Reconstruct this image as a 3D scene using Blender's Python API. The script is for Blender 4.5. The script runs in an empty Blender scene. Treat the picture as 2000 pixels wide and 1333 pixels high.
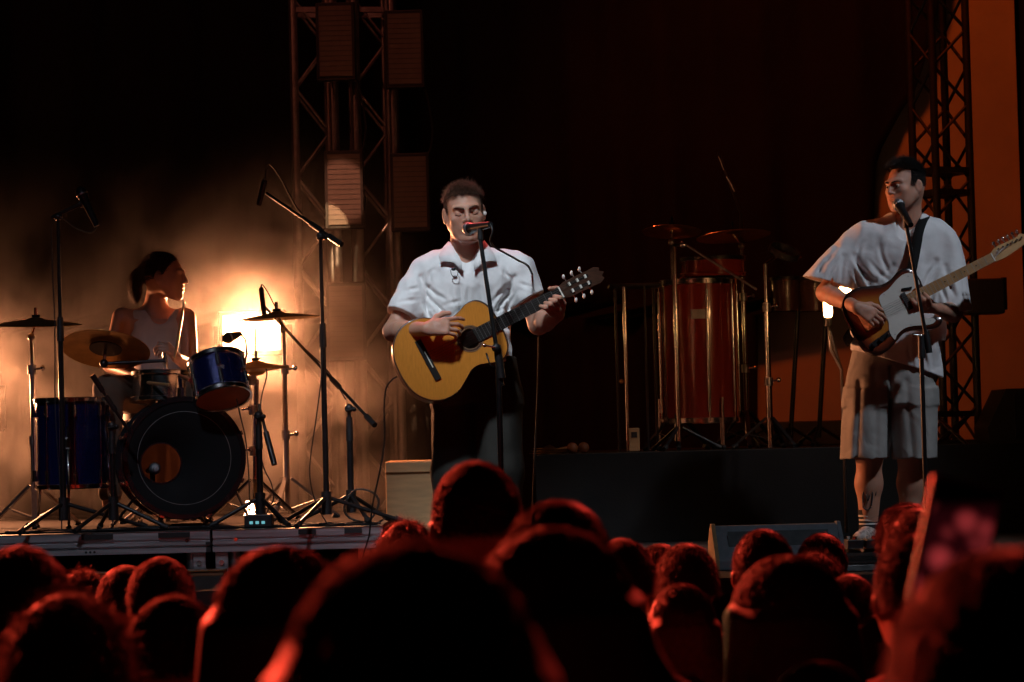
import bpy, math, random
import numpy as np
from mathutils import Vector, Matrix

scene = bpy.context.scene
COL = scene.collection
rng = np.random.default_rng(7)
random.seed(7)
PI = math.pi

# ------------------------------------------------------------------ camera
IMG_W, IMG_H, FPX = 2000.0, 1333.0, 5000.0
CAM = Vector((0.0, 0.0, 1.95))                       # camera held up in the crowd
PITCH = math.atan((850 - 666.5) / FPX)
ROLL = math.radians(1.45)
CAM_R = Matrix.Rotation(PI / 2 + PITCH, 3, 'X') @ Matrix.Rotation(-ROLL, 3, 'Z')
cam_data = bpy.data.cameras.new('camera')
cam = bpy.data.objects.new('camera', cam_data)
COL.objects.link(cam)
cam.matrix_world = Matrix.Translation(CAM) @ CAM_R.to_4x4()
cam_data.sensor_width = 36.0
cam_data.lens = FPX / IMG_W * 36.0
cam_data.clip_start = 0.05
cam_data.clip_end = 400.0
cam_data.dof.use_dof = True
cam_data.dof.focus_distance = 10.9
cam_data.dof.aperture_fstop = 5.6
scene.camera = cam


def P(px, py, Y):
    """world point on the plane y=Y seen at photo pixel (px, py)"""
    d = CAM_R @ Vector(((px - 1000.0) / FPX, -(py - 666.5) / FPX, -1.0))
    return CAM + d * (Y / d.y)


# ------------------------------------------------------------------ world, exposure, lights
world = bpy.data.worlds.new('World')
scene.world = world
world.use_nodes = True
wn = world.node_tree
sky = wn.nodes.new('ShaderNodeTexSky')
sky.sky_type = 'NISHITA'
sky.sun_disc = False
sky.sun_elevation = math.radians(-4)
sky.sun_rotation = math.radians(200)
bg = wn.nodes['Background']
wn.links.new(sky.outputs[0], bg.inputs[0])
bg.inputs[1].default_value = 0.006
scene.view_settings.view_transform = 'Standard'
scene.view_settings.look = 'None'
scene.view_settings.exposure = 0.0
scene.view_settings.gamma = 1.0
scene.render.engine = 'CYCLES'
scene.cycles.use_denoising = True
scene.cycles.max_bounces = 6
scene.cycles.volume_bounces = 1
scene.cycles.volume_step_rate = 2.0
scene.cycles.volume_max_steps = 256
scene.cycles.sample_clamp_indirect = 4.0
scene.cycles.sample_clamp_direct = 0.0


def spot(name, loc, target, energy, color, deg, blend=0.4, radius=0.08):
    l = bpy.data.lights.new(name, 'SPOT')
    l.energy = energy
    l.color = color
    l.spot_size = math.radians(deg)
    l.spot_blend = blend
    l.shadow_soft_size = radius
    o = bpy.data.objects.new(name, l)
    COL.objects.link(o)
    o.location = loc
    o.rotation_euler = (Vector(target) - Vector(loc)).to_track_quat('-Z', 'Y').to_euler()
    return o


# unseen stage lights, most above the picture; the curtain one is added fill
COOL = (0.80, 0.90, 1.0)
spot('front_key_light', (-1.1, 5.4, 8.2), (-0.15, 10.6, 2.68), 2050, COOL, 12.5, 0.6, 0.3)
spot('side_key_light', (4.6, 8.4, 7.2), (1.78, 11.75, 2.35), 580, (0.80, 0.88, 1.0), 19, 0.6, 0.15)
spot('front_wash_light', (-2.2, 4.0, 7.6), (-1.7, 11.0, 1.52), 560, (0.76, 0.83, 1.0), 20, 0.8, 0.2)
spot('front_floor_light', (1.7, 3.4, 7.6), (1.3, 10.3, 1.45), 320, (0.72, 0.84, 1.0), 9, 0.7, 0.1)
RED = (1.0, 0.060, 0.028)
spot('red_back_light', (-4.4, 12.9, 4.4), (-0.4, 4.6, 1.6), 14500, RED, 44, 0.5, 0.12)
spot('red_back_light', (2.3, 13.0, 4.6), (0.7, 4.6, 1.6), 2200, (1.0, 0.05, 0.03), 44, 0.5, 0.12)
spot('red_centre_back_light', (-1.4, 14.2, 6.6), (-0.2, 10.65, 2.95), 800, (1.0, 0.10, 0.09), 9, 0.5, 0.1)
spot('orange_wall_light', (1.2, 11.4, 8.0), (2.9, 16.2, 3.0), 430, (1.0, 0.105, 0.008), 58, 0.7, 0.3)
spot('red_curtain_fill', (-1.0, 9.0, 8.8), (-1.2, 16.0, 4.2), 110, (1.0, 0.20, 0.12), 56, 0.8, 0.3)  # added wash that warms and lifts the curtain's blacks
spot('red_percussion_light', (-0.2, 15.4, 5.0), P(1318, 447, 13.5), 90, (1.0, 0.16, 0.07), 16, 0.5, 0.05)
spot('red_truss_light', (-4.4, 12.2, 5.4), (-1.15, 15.0, 3.7), 14, (1.0, 0.20, 0.10), 34, 0.6, 0.05)
spot('amber_percussion_light', (-0.6, 15.2, 2.6), (1.15, 13.5, 2.3), 5.5, (1.0, 0.42, 0.12), 50, 0.5, 0.05)

# ------------------------------------------------------------------ materials
MATS = {}


def mat(name, color, rough=0.5, metal=0.0, var=0.15, scale=20.0, bump=0.0, bscale=200.0,
        spec=0.5, trans=0.0, stretch=(1, 1, 1), coat=0.0, sheen=0.0, attr=None, wrinkle=0.0, sss=0.0):
    m = bpy.data.materials.new(name)
    m.use_nodes = True
    nt = m.node_tree
    b = nt.nodes['Principled BSDF']
    tc = nt.nodes.new('ShaderNodeTexCoord')
    mp = nt.nodes.new('ShaderNodeMapping')
    mp.inputs['Scale'].default_value = stretch
    nt.links.new(tc.outputs['Object'], mp.inputs[0])
    nz = nt.nodes.new('ShaderNodeTexNoise')
    nz.inputs['Scale'].default_value = scale
    nz.inputs['Detail'].default_value = 5
    nt.links.new(mp.outputs[0], nz.inputs['Vector'])
    ramp = nt.nodes.new('ShaderNodeMapRange')
    ramp.inputs[1].default_value = 0.3
    ramp.inputs[2].default_value = 0.7
    ramp.inputs[3].default_value = 1 - var
    ramp.inputs[4].default_value = 1 + var
    nt.links.new(nz.outputs[0], ramp.inputs[0])
    mx = nt.nodes.new('ShaderNodeMix')
    mx.data_type = 'RGBA'
    mx.blend_type = 'MULTIPLY'
    mx.inputs[0].default_value = 1.0
    if attr:
        at = nt.nodes.new('ShaderNodeAttribute')
        at.attribute_name = attr
        nt.links.new(at.outputs['Color'], mx.inputs[6])
    else:
        mx.inputs[6].default_value = (*color, 1)
    nt.links.new(ramp.outputs[0], mx.inputs[7])
    nt.links.new(mx.outputs[2], b.inputs['Base Color'])
    b.inputs['Metallic'].default_value = metal
    b.inputs['Specular IOR Level'].default_value = spec
    rr = nt.nodes.new('ShaderNodeMapRange')
    rr.inputs[3].default_value = max(0.02, rough * 0.8)
    rr.inputs[4].default_value = min(1.0, rough * 1.25)
    nt.links.new(nz.outputs[0], rr.inputs[0])
    nt.links.new(rr.outputs[0], b.inputs['Roughness'])
    b.inputs['Coat Weight'].default_value = coat
    b.inputs['Sheen Weight'].default_value = sheen
    if bump:
        n2 = nt.nodes.new('ShaderNodeTexNoise')
        n2.inputs['Scale'].default_value = bscale
        n2.inputs['Detail'].default_value = 4
        nt.links.new(mp.outputs[0], n2.inputs['Vector'])
        bp = nt.nodes.new('ShaderNodeBump')
        bp.inputs['Strength'].default_value = bump
        bp.inputs['Distance'].default_value = 0.004
        nt.links.new(n2.outputs[0], bp.inputs['Height'])
        nt.links.new(bp.outputs[0], b.inputs['Normal'])
        if wrinkle:
            wz = nt.nodes.new('ShaderNodeTexNoise')
            wz.inputs['Scale'].default_value = 9.0
            wz.inputs['Detail'].default_value = 1.5
            wz.inputs['Distortion'].default_value = 0.8
            nt.links.new(mp.outputs[0], wz.inputs['Vector'])
            b2 = nt.nodes.new('ShaderNodeBump')
            b2.inputs['Strength'].default_value = wrinkle
            b2.inputs['Distance'].default_value = 0.05
            nt.links.new(wz.outputs[0], b2.inputs['Height'])
            nt.links.new(b2.outputs[0], bp.inputs['Normal'])
    if sss:
        b.inputs['Subsurface Weight'].default_value = sss
        b.inputs['Subsurface Radius'].default_value = (1.0, 0.4, 0.25)
        b.inputs['Subsurface Scale'].default_value = 0.012
    if trans:
        tr = nt.nodes.new('ShaderNodeBsdfTranslucent')
        nt.links.new(mx.outputs[2], tr.inputs[0])
        ms = nt.nodes.new('ShaderNodeMixShader')
        ms.inputs[0].default_value = trans
        nt.links.new(b.outputs[0], ms.inputs[1])
        nt.links.new(tr.outputs[0], ms.inputs[2])
        nt.links.new(ms.outputs[0], nt.nodes['Material Output'].inputs[0])
    MATS[name] = m
    return m


def emit(name, color, strength):
    m = bpy.data.materials.new(name)
    m.use_nodes = True
    nt = m.node_tree
    e = nt.nodes.new('ShaderNodeEmission')
    e.inputs[0].default_value = (*color, 1)
    e.inputs[1].default_value = strength
    nt.links.new(e.outputs[0], nt.nodes['Material Output'].inputs[0])
    MATS[name] = m
    return m


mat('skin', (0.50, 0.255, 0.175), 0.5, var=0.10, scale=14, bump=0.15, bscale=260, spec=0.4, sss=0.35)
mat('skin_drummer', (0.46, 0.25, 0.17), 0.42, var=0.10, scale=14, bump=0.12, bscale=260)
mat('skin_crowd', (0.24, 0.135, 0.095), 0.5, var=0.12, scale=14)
mat('hair_dark', (0.011, 0.007, 0.005), 0.62, var=0.4, scale=60, spec=0.5, trans=0.10)
mat('hair_black', (0.008, 0.006, 0.005), 0.62, var=0.4, scale=60, spec=0.5, trans=0.10)
mat('hair_brown', (0.040, 0.021, 0.012), 0.62, var=0.4, scale=60, spec=0.5, trans=0.10)
mat('hair_fair', (0.09, 0.05, 0.025), 0.62, var=0.35, scale=60, spec=0.5, trans=0.10)
mat('white_knit', (0.74, 0.74, 0.74), 0.85, var=0.05, scale=30, bump=0.45, bscale=420, spec=0.2, sheen=0.2, wrinkle=0.22)
mat('white_cotton', (0.70, 0.70, 0.71), 0.85, var=0.06, scale=18, bump=0.3, bscale=380, spec=0.2, sheen=0.15, wrinkle=0.25)
mat('olive_trouser', (0.030, 0.029, 0.025), 0.85, var=0.2, scale=14, bump=0.4, bscale=300, spec=0.2)
mat('khaki_shorts', (0.31, 0.30, 0.285), 0.88, var=0.1, scale=12, bump=0.35, bscale=360, spec=0.15, wrinkle=0.3)
mat('tank_top', (0.46, 0.45, 0.45), 0.85, var=0.08, scale=20, bump=0.3, bscale=300, spec=0.2)
mat('brown_trouser', (0.12, 0.075, 0.05), 0.85, var=0.15, scale=15, bump=0.3, bscale=260)
mat('black_cloth', (0.010, 0.010, 0.010), 0.92, var=0.25, scale=4, bump=0.3, bscale=120, spec=0.15)
mat('black_drape', (0.012, 0.010, 0.010), 0.95, var=0.2, scale=2, bump=0.2, bscale=60, spec=0.1)
mat('tee_dark', (0.022, 0.021, 0.024), 0.9, var=0.2, scale=10, spec=0.2)
mat('tee_red', (0.10, 0.02, 0.025), 0.9, var=0.2, scale=10, spec=0.2)
mat('tee_grey', (0.10, 0.09, 0.09), 0.9, var=0.2, scale=10, spec=0.2)
mat('jeans', (0.03, 0.04, 0.07), 0.9, var=0.2, scale=10, spec=0.2)
mat('chrome', (0.78, 0.77, 0.75), 0.16, 1.0, var=0.06, scale=40)
mat('steel_grey', (0.42, 0.42, 0.43), 0.36, 1.0, var=0.15, scale=30)
mat('aluminium', (0.50, 0.51, 0.53), 0.42, 1.0, var=0.25, scale=9, bump=0.15, bscale=60, stretch=(0.3, 1, 6))
mat('truss_alloy', (0.42, 0.42, 0.42), 0.4, 0.9, var=0.2, scale=20)
mat('truss_black', (0.018, 0.018, 0.018), 0.5, 0.3, var=0.2, scale=20)
mat('black_metal', (0.018, 0.018, 0.019), 0.32, 0.4, var=0.25, scale=40)
mat('black_plastic', (0.014, 0.014, 0.015), 0.45, var=0.25, scale=50, bump=0.15, bscale=300)
mat('rubber', (0.012, 0.012, 0.012), 0.55, var=0.2, scale=40)
mat('mic_mesh', (0.42, 0.43, 0.46), 0.42, 0.9, var=0.25, scale=400, bump=0.6, bscale=700)
mat('brass', (0.55, 0.36, 0.14), 0.30, 1.0, var=0.18, scale=18, bump=0.2, bscale=90)
mat('blue_sparkle', (0.008, 0.013, 0.085), 0.2, 0.45, var=0.75, scale=240, bump=0.25, bscale=420, coat=1.0)
mat('red_lacquer', (0.22, 0.022, 0.012), 0.22, var=0.2, scale=10, coat=1.0, stretch=(1, 1, 0.2))
mat('drum_black', (0.010, 0.010, 0.012), 0.25, var=0.2, scale=20, coat=0.4)
mat('drum_head_black', (0.008, 0.008, 0.009), 0.8, var=0.2, scale=12, spec=0.25)
mat('drum_head_clear', (0.62, 0.58, 0.52), 0.5, var=0.08, scale=12, trans=0.55)
mat('hair_fuzz', (0.055, 0.024, 0.014), 0.55, var=0.3, scale=60, trans=0.4)
mat('ring_grey', (0.22, 0.21, 0.20), 0.6, var=0.15, scale=30)
mat('hair_singer', (0.085, 0.042, 0.024), 0.5, var=0.4, scale=60, trans=0.1)
mat('drum_head_dim', (0.024, 0.012, 0.008), 0.5, var=0.1, scale=12, trans=0.3)
mat('drum_head_reflection', (0.20, 0.06, 0.03), 0.35, var=0.15, scale=10, trans=0.4)  # red-amber colour stands in for the reflection on the bottom head
mat('white_paint', (0.72, 0.70, 0.66), 0.55, var=0.08, scale=20)
mat('spruce', (0.52, 0.185, 0.018), 0.30, var=0.10, scale=30, stretch=(6, 1, 1), coat=0.5, bump=0.05, bscale=40)
mat('rosewood', (0.055, 0.022, 0.012), 0.35, var=0.35, scale=30, stretch=(1, 1, 8), coat=0.3)
mat('mahogany', (0.14, 0.05, 0.025), 0.35, var=0.25, scale=30, coat=0.3)
mat('ebony', (0.010, 0.008, 0.007), 0.75, var=0.3, scale=40, spec=0.2)
mat('nylon', (0.10, 0.085, 0.07), 0.5, var=0.1, scale=30)
mat('maple', (0.50, 0.28, 0.12), 0.32, var=0.12, scale=25, coat=0.5)
mat('ivory', (0.75, 0.72, 0.64), 0.4, var=0.08, scale=30)
mat('pickguard_white', (0.60, 0.58, 0.53), 0.4, var=0.05, scale=20)
mat('sunburst', (1, 1, 1), 0.22, var=0.08, scale=20, coat=0.8, attr='burst')
mat('plywood', (0.40, 0.24, 0.11), 0.7, var=0.16, scale=9, bump=0.2, bscale=80, stretch=(1, 1, 6))
mat('wood_red', (0.20, 0.075, 0.03), 0.5, var=0.2, scale=10)
mat('asphalt', (0.045, 0.045, 0.046), 0.9, var=0.3, scale=60, bump=0.6, bscale=240)
mat('stage_black', (0.016, 0.015, 0.015), 0.85, var=0.35, scale=6, bump=0.25, bscale=160)
mat('wall_paint', (0.42, 0.38, 0.34), 0.9, var=0.10, scale=3, bump=0.25, bscale=40)
mat('panel_grid', (0.15, 0.12, 0.105), 0.6, var=0.1, scale=20, bump=0.5, bscale=300)
mat('sock_black', (0.014, 0.014, 0.016), 0.9, var=0.2, scale=60)
mat('shoe_pattern', (0.36, 0.30, 0.27), 0.8, var=0.65, scale=55)
mat('grey_speaker', (0.16, 0.18, 0.20), 0.6, var=0.15, scale=30, bump=0.3, bscale=260)
mat('lip', (0.34, 0.12, 0.10), 0.45, var=0.1, scale=30)
mat('peg_pearl', (0.70, 0.62, 0.56), 0.3, var=0.15, scale=60)
emit('blinder_glow', (1.0, 0.50, 0.20), 40.0)
emit('filament_glow', (1.0, 0.50, 0.18), 40.0)

# ------------------------------------------------------------------ mesh helpers


def frame_from(axis, hint=(0, 0, 1)):
    w = Vector(axis).normalized()
    h = Vector(hint)
    if abs(w.dot(h.normalized())) > 0.95:
        h = Vector((1, 0, 0)) if abs(w.x) < 0.8 else Vector((0, 1, 0))
    u = h.cross(w).normalized()
    v = w.cross(u).normalized()
    return u, v, w


def catmull(pts, n=8, closed=False):
    pts = np.asarray(pts, float)
    N = len(pts)
    out = []
    segs = N if closed else N - 1
    t = np.linspace(0, 1, n, endpoint=False)[:, None]
    for i in range(segs):
        if closed:
            p0, p1, p2, p3 = pts[(i - 1) % N], pts[i], pts[(i + 1) % N], pts[(i + 2) % N]
        else:
            p0, p1, p2, p3 = pts[max(i - 1, 0)], pts[i], pts[i + 1], pts[min(i + 2, N - 1)]
        out.append(0.5 * ((2 * p1) + (-p0 + p2) * t + (2 * p0 - 5 * p1 + 4 * p2 - p3) * t * t
                          + (-p0 + 3 * p1 - 3 * p2 + p3) * t ** 3))
    out = np.concatenate(out)
    if not closed:
        out = np.vstack([out, pts[-1]])
    return out


class MB:
    def __init__(self):
        self.v = []
        self.f = []
        self.s = []

    def raw(self, v, f, smooth=True):
        o = len(self.v)
        self.v += [tuple(p) for p in v]
        self.f += [tuple(i + o for i in q) for q in f]
        self.s += [smooth] * len(f)
        return self

    def box(self, c, size, R=None):
        c = Vector(c)
        h = Vector(size) * 0.5
        vs = []
        for x in (-1, 1):
            for y in (-1, 1):
                for z in (-1, 1):
                    p = Vector((x * h.x, y * h.y, z * h.z))
                    vs.append(c + (R @ p if R is not None else p))
        fs = [(0, 1, 3, 2), (4, 6, 7, 5), (0, 4, 5, 1), (2, 3, 7, 6), (0, 2, 6, 4), (1, 5, 7, 3)]
        return self.raw(vs, fs, False)

    def bar(self, p0, p1, w, h, hint=(0, 0, 1)):
        p0, p1 = Vector(p0), Vector(p1)
        u, v, wd = frame_from(p1 - p0, hint)
        R = Matrix((u, v, wd)).transposed()
        return self.box((p0 + p1) / 2, (w, h, (p1 - p0).length), R)

    def cyl(self, p0, p1, r0, r1=None, n=14, caps=True):
        r1 = r0 if r1 is None else r1
        p0, p1 = Vector(p0), Vector(p1)
        u, v, w = frame_from(p1 - p0)
        a = [2 * PI * i / n for i in range(n)]
        ring = [u * math.cos(t) + v * math.sin(t) for t in a]
        vs = [p0 + d * r0 for d in ring] + [p1 + d * r1 for d in ring]
        self.raw(vs, [(i, (i + 1) % n, n + (i + 1) % n, n + i) for i in range(n)], True)
        if caps:
            self.raw(vs[:n], [tuple(range(n - 1, -1, -1))], False)
            self.raw(vs[n:], [tuple(range(n))], False)
        return self

    def tube(self, pts, r, n=8, caps=True):
        pts = [Vector(p) for p in pts]
        rs = r if hasattr(r, '__len__') else [r] * len(pts)
        vs = []
        prev = None
        for i, p in enumerate(pts):
            t = (pts[min(i + 1, len(pts) - 1)] - pts[max(i - 1, 0)]).normalized()
            if prev is None:
                u, v, _ = frame_from(t)
            else:
                u = (prev - t * prev.dot(t)).normalized()
                v = t.cross(u)
            prev = u
            for k in range(n):
                a = 2 * PI * k / n
                vs.append(p + (u * math.cos(a) + v * math.sin(a)) * rs[i])
        fs = []
        for i in range(len(pts) - 1):
            for k in range(n):
                fs.append((i * n + k, i * n + (k + 1) % n, (i + 1) * n + (k + 1) % n, (i + 1) * n + k))
        if caps:
            fs.append(tuple(range(n - 1, -1, -1)))
            m = (len(pts) - 1) * n
            fs.append(tuple(m + k for k in range(n)))
        return self.raw(vs, fs, True)

    def lathe(self, o, axis, prof, n=32, hint=(0, 0, 1), smooth=True):
        """prof: (radius, height along axis) in order; consecutive duplicates make hard edges"""
        o = Vector(o)
        u, v, w = frame_from(axis, hint)
        for (r0, h0), (r1, h1) in zip(prof[:-1], prof[1:]):
            vs = []
            for r, h in ((r0, h0), (r1, h1)):
                for k in range(n):
                    a = 2 * PI * k / n
                    vs.append(o + w * h + (u * math.cos(a) + v * math.sin(a)) * r)
            self.raw(vs, [(k, (k + 1) % n, n + (k + 1) % n, n + k) for k in range(n)], smooth)
        return self

    def ball(self, c, r, n=12, m=8, R=None):
        c = Vector(c)
        r = Vector((r, r, r)) if not hasattr(r, '__len__') else Vector(r)
        vs = []
        for j in range(m + 1):
            th = PI * j / m
            for k in range(n):
                a = 2 * PI * k / n
                p = Vector((math.sin(th) * math.cos(a) * r.x, math.sin(th) * math.sin(a) * r.y, math.cos(th) * r.z))
                vs.append(c + (R @ p if R is not None else p))
        fs = [(j * n + k, (j + 1) * n + k, (j + 1) * n + (k + 1) % n, j * n + (k + 1) % n)
              for j in range(m) for k in range(n)]
        return self.raw(vs, fs, True)

    def prism(self, pts2, o, u, v, w, t0, t1):
        """outline pts2 (list of (a,b)) in the frame o,u,v extruded along w from t0 to t1"""
        o, u, v, w = Vector(o), Vector(u), Vector(v), Vector(w)
        n = len(pts2)
        lo = [o + u * a + v * b + w * t0 for a, b in pts2]
        hi = [o + u * a + v * b + w * t1 for a, b in pts2]
        self.raw(lo + hi, [(i, (i + 1) % n, n + (i + 1) % n, n + i) for i in range(n)], n > 12)
        self.raw(hi, [tuple(range(n))], False)
        self.raw(lo, [tuple(range(n - 1, -1, -1))], False)
        return self

    def build(self, name, material, parent=None, bevel=0.0, root=None):
        off = ROOTLOC.get(parent.name, Vector()) if parent is not None else (root or Vector())
        me = bpy.data.meshes.new(name)
        me.from_pydata([tuple(Vector(p) - off) for p in self.v], [], self.f)
        me.polygons.foreach_set('use_smooth', self.s)
        me.update()
        o = bpy.data.objects.new(name, me)
        COL.objects.link(o)
        me.materials.append(MATS[material])
        if parent is not None:
            o.parent = parent
            ROOTLOC[o.name] = off
        else:
            o.location = off
            ROOTLOC[o.name] = off
        if bevel:
            md = o.modifiers.new('bevel', 'BEVEL')
            md.width = bevel
            md.segments = 2
            md.limit_method = 'ANGLE'
        return o


ROOTLOC = {}


def np_mesh(name, verts, quads, material, parent=None, root=None, smooth=True):
    off = ROOTLOC.get(parent.name, Vector()) if parent is not None else (root or Vector())
    me = bpy.data.meshes.new(name)
    verts = np.asarray(verts, np.float32) - np.array(off, np.float32)
    quads = np.asarray(quads, np.int32)
    k = quads.shape[1]
    me.vertices.add(len(verts))
    me.vertices.foreach_set('co', verts.ravel())
    me.loops.add(quads.size)
    me.loops.foreach_set('vertex_index', quads.ravel())
    me.polygons.add(len(quads))
    me.polygons.foreach_set('loop_start', np.arange(0, quads.size, k, dtype=np.int32))
    me.polygons.foreach_set('use_smooth', np.full(len(quads), smooth))
    me.update(calc_edges=True)
    me.validate()
    me.materials.append(MATS[material])
    o = bpy.data.objects.new(name, me)
    COL.objects.link(o)
    if parent is not None:
        o.parent = parent
    else:
        o.location = off
    ROOTLOC[o.name] = off
    return o


def thing(name, label, cat, loc=(0, 0, 0), group=None):
    o = bpy.data.objects.new(name, None)
    o.empty_display_size = 0.1
    COL.objects.link(o)
    o.location = loc
    ROOTLOC[o.name] = Vector(loc)
    return tag(o, label, cat, group)


def tag(o, label, cat, group=None):
    o['label'] = label
    o['category'] = cat
    if group:
        o['group'] = group
    return o


def struct(o):
    o['kind'] = 'structure'
    return o


# ------------------------------------------------------------------ signed-distance modelling


def vnoise(p, scale, seed):
    """smooth value noise in [-1,1] on an (...,3) array"""
    q = np.asarray(p, np.float32) * np.asarray(scale, np.float32) + 37.0
    i = np.floor(q).astype(np.int32)
    f = q - i
    f = f * f * (3 - 2 * f)
    lat = np.random.default_rng(seed).uniform(-1, 1, (16, 16, 16)).astype(np.float32)
    r = 0
    for dx in (0, 1):
        wx = f[..., 0] if dx else 1 - f[..., 0]
        for dy in (0, 1):
            wy = f[..., 1] if dy else 1 - f[..., 1]
            for dz in (0, 1):
                wz = f[..., 2] if dz else 1 - f[..., 2]
                r = r + lat[(i[..., 0] + dx) & 15, (i[..., 1] + dy) & 15, (i[..., 2] + dz) & 15] * wx * wy * wz
    return r


class Field:
    def __init__(self, lo, hi, h):
        self.lo = np.array(lo, np.float32)
        self.h = h
        self.n = np.ceil((np.array(hi) - self.lo) / h).astype(int) + 1
        self.d = np.full(self.n, 0.5, np.float32)

    def region(self, lo, hi):
        a = np.clip(np.floor((np.array(lo) - self.lo) / self.h).astype(int), 0, self.n)
        b = np.clip(np.ceil((np.array(hi) - self.lo) / self.h).astype(int) + 1, 0, self.n)
        if np.any(b <= a):
            return None, None
        sl = tuple(slice(x, y) for x, y in zip(a, b))
        ax = [self.lo[k] + np.arange(a[k], b[k], dtype=np.float32) * self.h for k in range(3)]
        X, Y, Z = np.meshgrid(*ax, indexing='ij')
        return sl, np.stack([X, Y, Z], -1)

    def merge(self, sl, dn, k, op='u'):
        d = self.d[sl]
        if op == 'u':
            if k > 0:
                hh = np.maximum(k - np.abs(d - dn), 0) / k
                self.d[sl] = np.minimum(d, dn) - hh * hh * k * 0.25
            else:
                self.d[sl] = np.minimum(d, dn)
        elif op == 's':
            dn = -dn
            if k > 0:
                hh = np.maximum(k - np.abs(d - dn), 0) / k
                self.d[sl] = np.maximum(d, dn) + hh * hh * k * 0.25
            else:
                self.d[sl] = np.maximum(d, dn)
        elif op == 'i':
            self.d[sl] = np.maximum(d, dn)

    def cone(self, a, b, ra, rb, k=0.02, op='u'):
        a, b = np.array(a, np.float32), np.array(b, np.float32)
        m = max(ra, rb) + k + 3 * self.h
        sl, p = self.region(np.minimum(a, b) - m, np.maximum(a, b) + m)
        if sl is None:
            return
        ab = b - a
        t = np.clip(((p - a) @ ab) / max(float(ab @ ab), 1e-9), 0, 1)
        dn = np.linalg.norm(p - a - t[..., None] * ab, axis=-1) - (ra + (rb - ra) * t)
        self.merge(sl, dn, k, op)

    def chain(self, pts, rs, k=0.01, op='u'):
        for i in range(len(pts) - 1):
            self.cone(pts[i], pts[i + 1], rs[i], rs[i + 1], k, op)

    def ell(self, c, r, R=None, k=0.02, op='u'):
        c, r = np.array(c, np.float32), np.array(r, np.float32)
        m = float(r.max()) + k + 3 * self.h
        sl, p = self.region(c - m, c + m)
        if sl is None:
            return
        q = p - c
        if R is not None:
            q = q @ np.array(R, np.float32)           # columns of R are the local axes
        k0 = np.linalg.norm(q / r, axis=-1)
        k1 = np.linalg.norm(q / (r * r), axis=-1)
        dn = k0 * (k0 - 1) / np.maximum(k1, 1e-6)
        self.merge(sl, dn, k, op)

    def loft(self, rows, k=0.03, op='u', e=2.3, yaw=0.0):
        """rows: (z, cx, cy, rx, ry) from low to high or high to low; horizontal sections"""
        rows = np.array(sorted(rows), np.float32)
        m = 0.03 + k
        lo = [(rows[:, 1] - rows[:, 3]).min() - m - .1, (rows[:, 2] - rows[:, 4]).min() - m - .1, rows[0, 0] - m]
        hi = [(rows[:, 1] + rows[:, 3]).max() + m + .1, (rows[:, 2] + rows[:, 4]).max() + m + .1, rows[-1, 0] + m]
        sl, p = self.region(lo, hi)
        if sl is None:
            return
        z = p[..., 2]
        zi = p[0, 0, :, 2]
        it = [np.interp(zi, rows[:, 0], rows[:, j]) for j in (1, 2, 3, 4)]
        # soften the piecewise-linear section table
        ker = np.ones(5) / 5
        it = [np.convolve(np.pad(a, 2, 'edge'), ker, 'valid') for a in it]
        cx, cy, rx, ry = [a.astype(np.float32) for a in it]
        dx, dy = p[..., 0] - cx, p[..., 1] - cy
        if yaw:
            c, s = math.cos(yaw), math.sin(yaw)
            dx, dy = dx * c + dy * s, -dx * s + dy * c
        q = (np.abs(dx / rx) ** e + np.abs(dy / ry) ** e) ** (1 / e)
        dn = (q - 1) * np.minimum(rx, ry)
        dz = np.maximum(rows[0, 0] - z, z - rows[-1, 0])
        dn = np.maximum(dn, dz)
        self.merge(sl, dn.astype(np.float32), k, op)

    def plane(self, o, n, op='i', lo=None, hi=None):
        """keep the side the normal points away from"""
        lo = self.lo if lo is None else lo
        hi = self.lo + self.n * self.h if hi is None else hi
        sl, p = self.region(lo, hi)
        n = np.array(n, np.float32)
        n /= np.linalg.norm(n)
        self.merge(sl, (p - np.array(o, np.float32)) @ n, 0, op)

    def noise(self, amp, scale, seed, lo=None, hi=None):
        sl, p = self.region(self.lo if lo is None else lo, self.lo + self.n * self.h if hi is None else hi)
        near = np.abs(self.d[sl]) < 0.05
        add = np.zeros(near.shape, np.float32)
        add[near] = vnoise(p[near], scale, seed) * amp
        self.d[sl] += add

    def mesh(self):
        d, h = self.d, self.h
        s = d < 0
        n = self.n
        c = [(0, 0, 0), (1, 0, 0), (0, 1, 0), (1, 1, 0), (0, 0, 1), (1, 0, 1), (0, 1, 1), (1, 1, 1)]
        cnt = np.zeros(n - 1, np.uint8)
        for x, y, z in c:
            cnt += s[x:n[0] - 1 + x, y:n[1] - 1 + y, z:n[2] - 1 + z]
        act = (cnt > 0) & (cnt < 8)
        idx = np.argwhere(act)
        vid = np.full(n - 1, -1, np.int32)
        vid[act] = np.arange(len(idx), dtype=np.int32)
        val = np.stack([d[idx[:, 0] + x, idx[:, 1] + y, idx[:, 2] + z] for x, y, z in c], 1)
        acc = np.zeros((len(idx), 3), np.float32)
        num = np.zeros(len(idx), np.float32)
        cc = np.array(c, np.float32)
        for i in range(8):
            for j in range(i + 1, 8):
                if np.abs(cc[i] - cc[j]).sum() != 1:
                    continue
                a, b = val[:, i], val[:, j]
                m = (a < 0) != (b < 0)
                t = np.where(m, a / np.where(np.abs(a - b) < 1e-9, 1, a - b), 0)[:, None]
                acc += np.where(m[:, None], cc[i] + (cc[j] - cc[i]) * t, 0)
                num += m
        v = (idx + acc / np.maximum(num, 1)[:, None]) * h + self.lo
        faces = []
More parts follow.
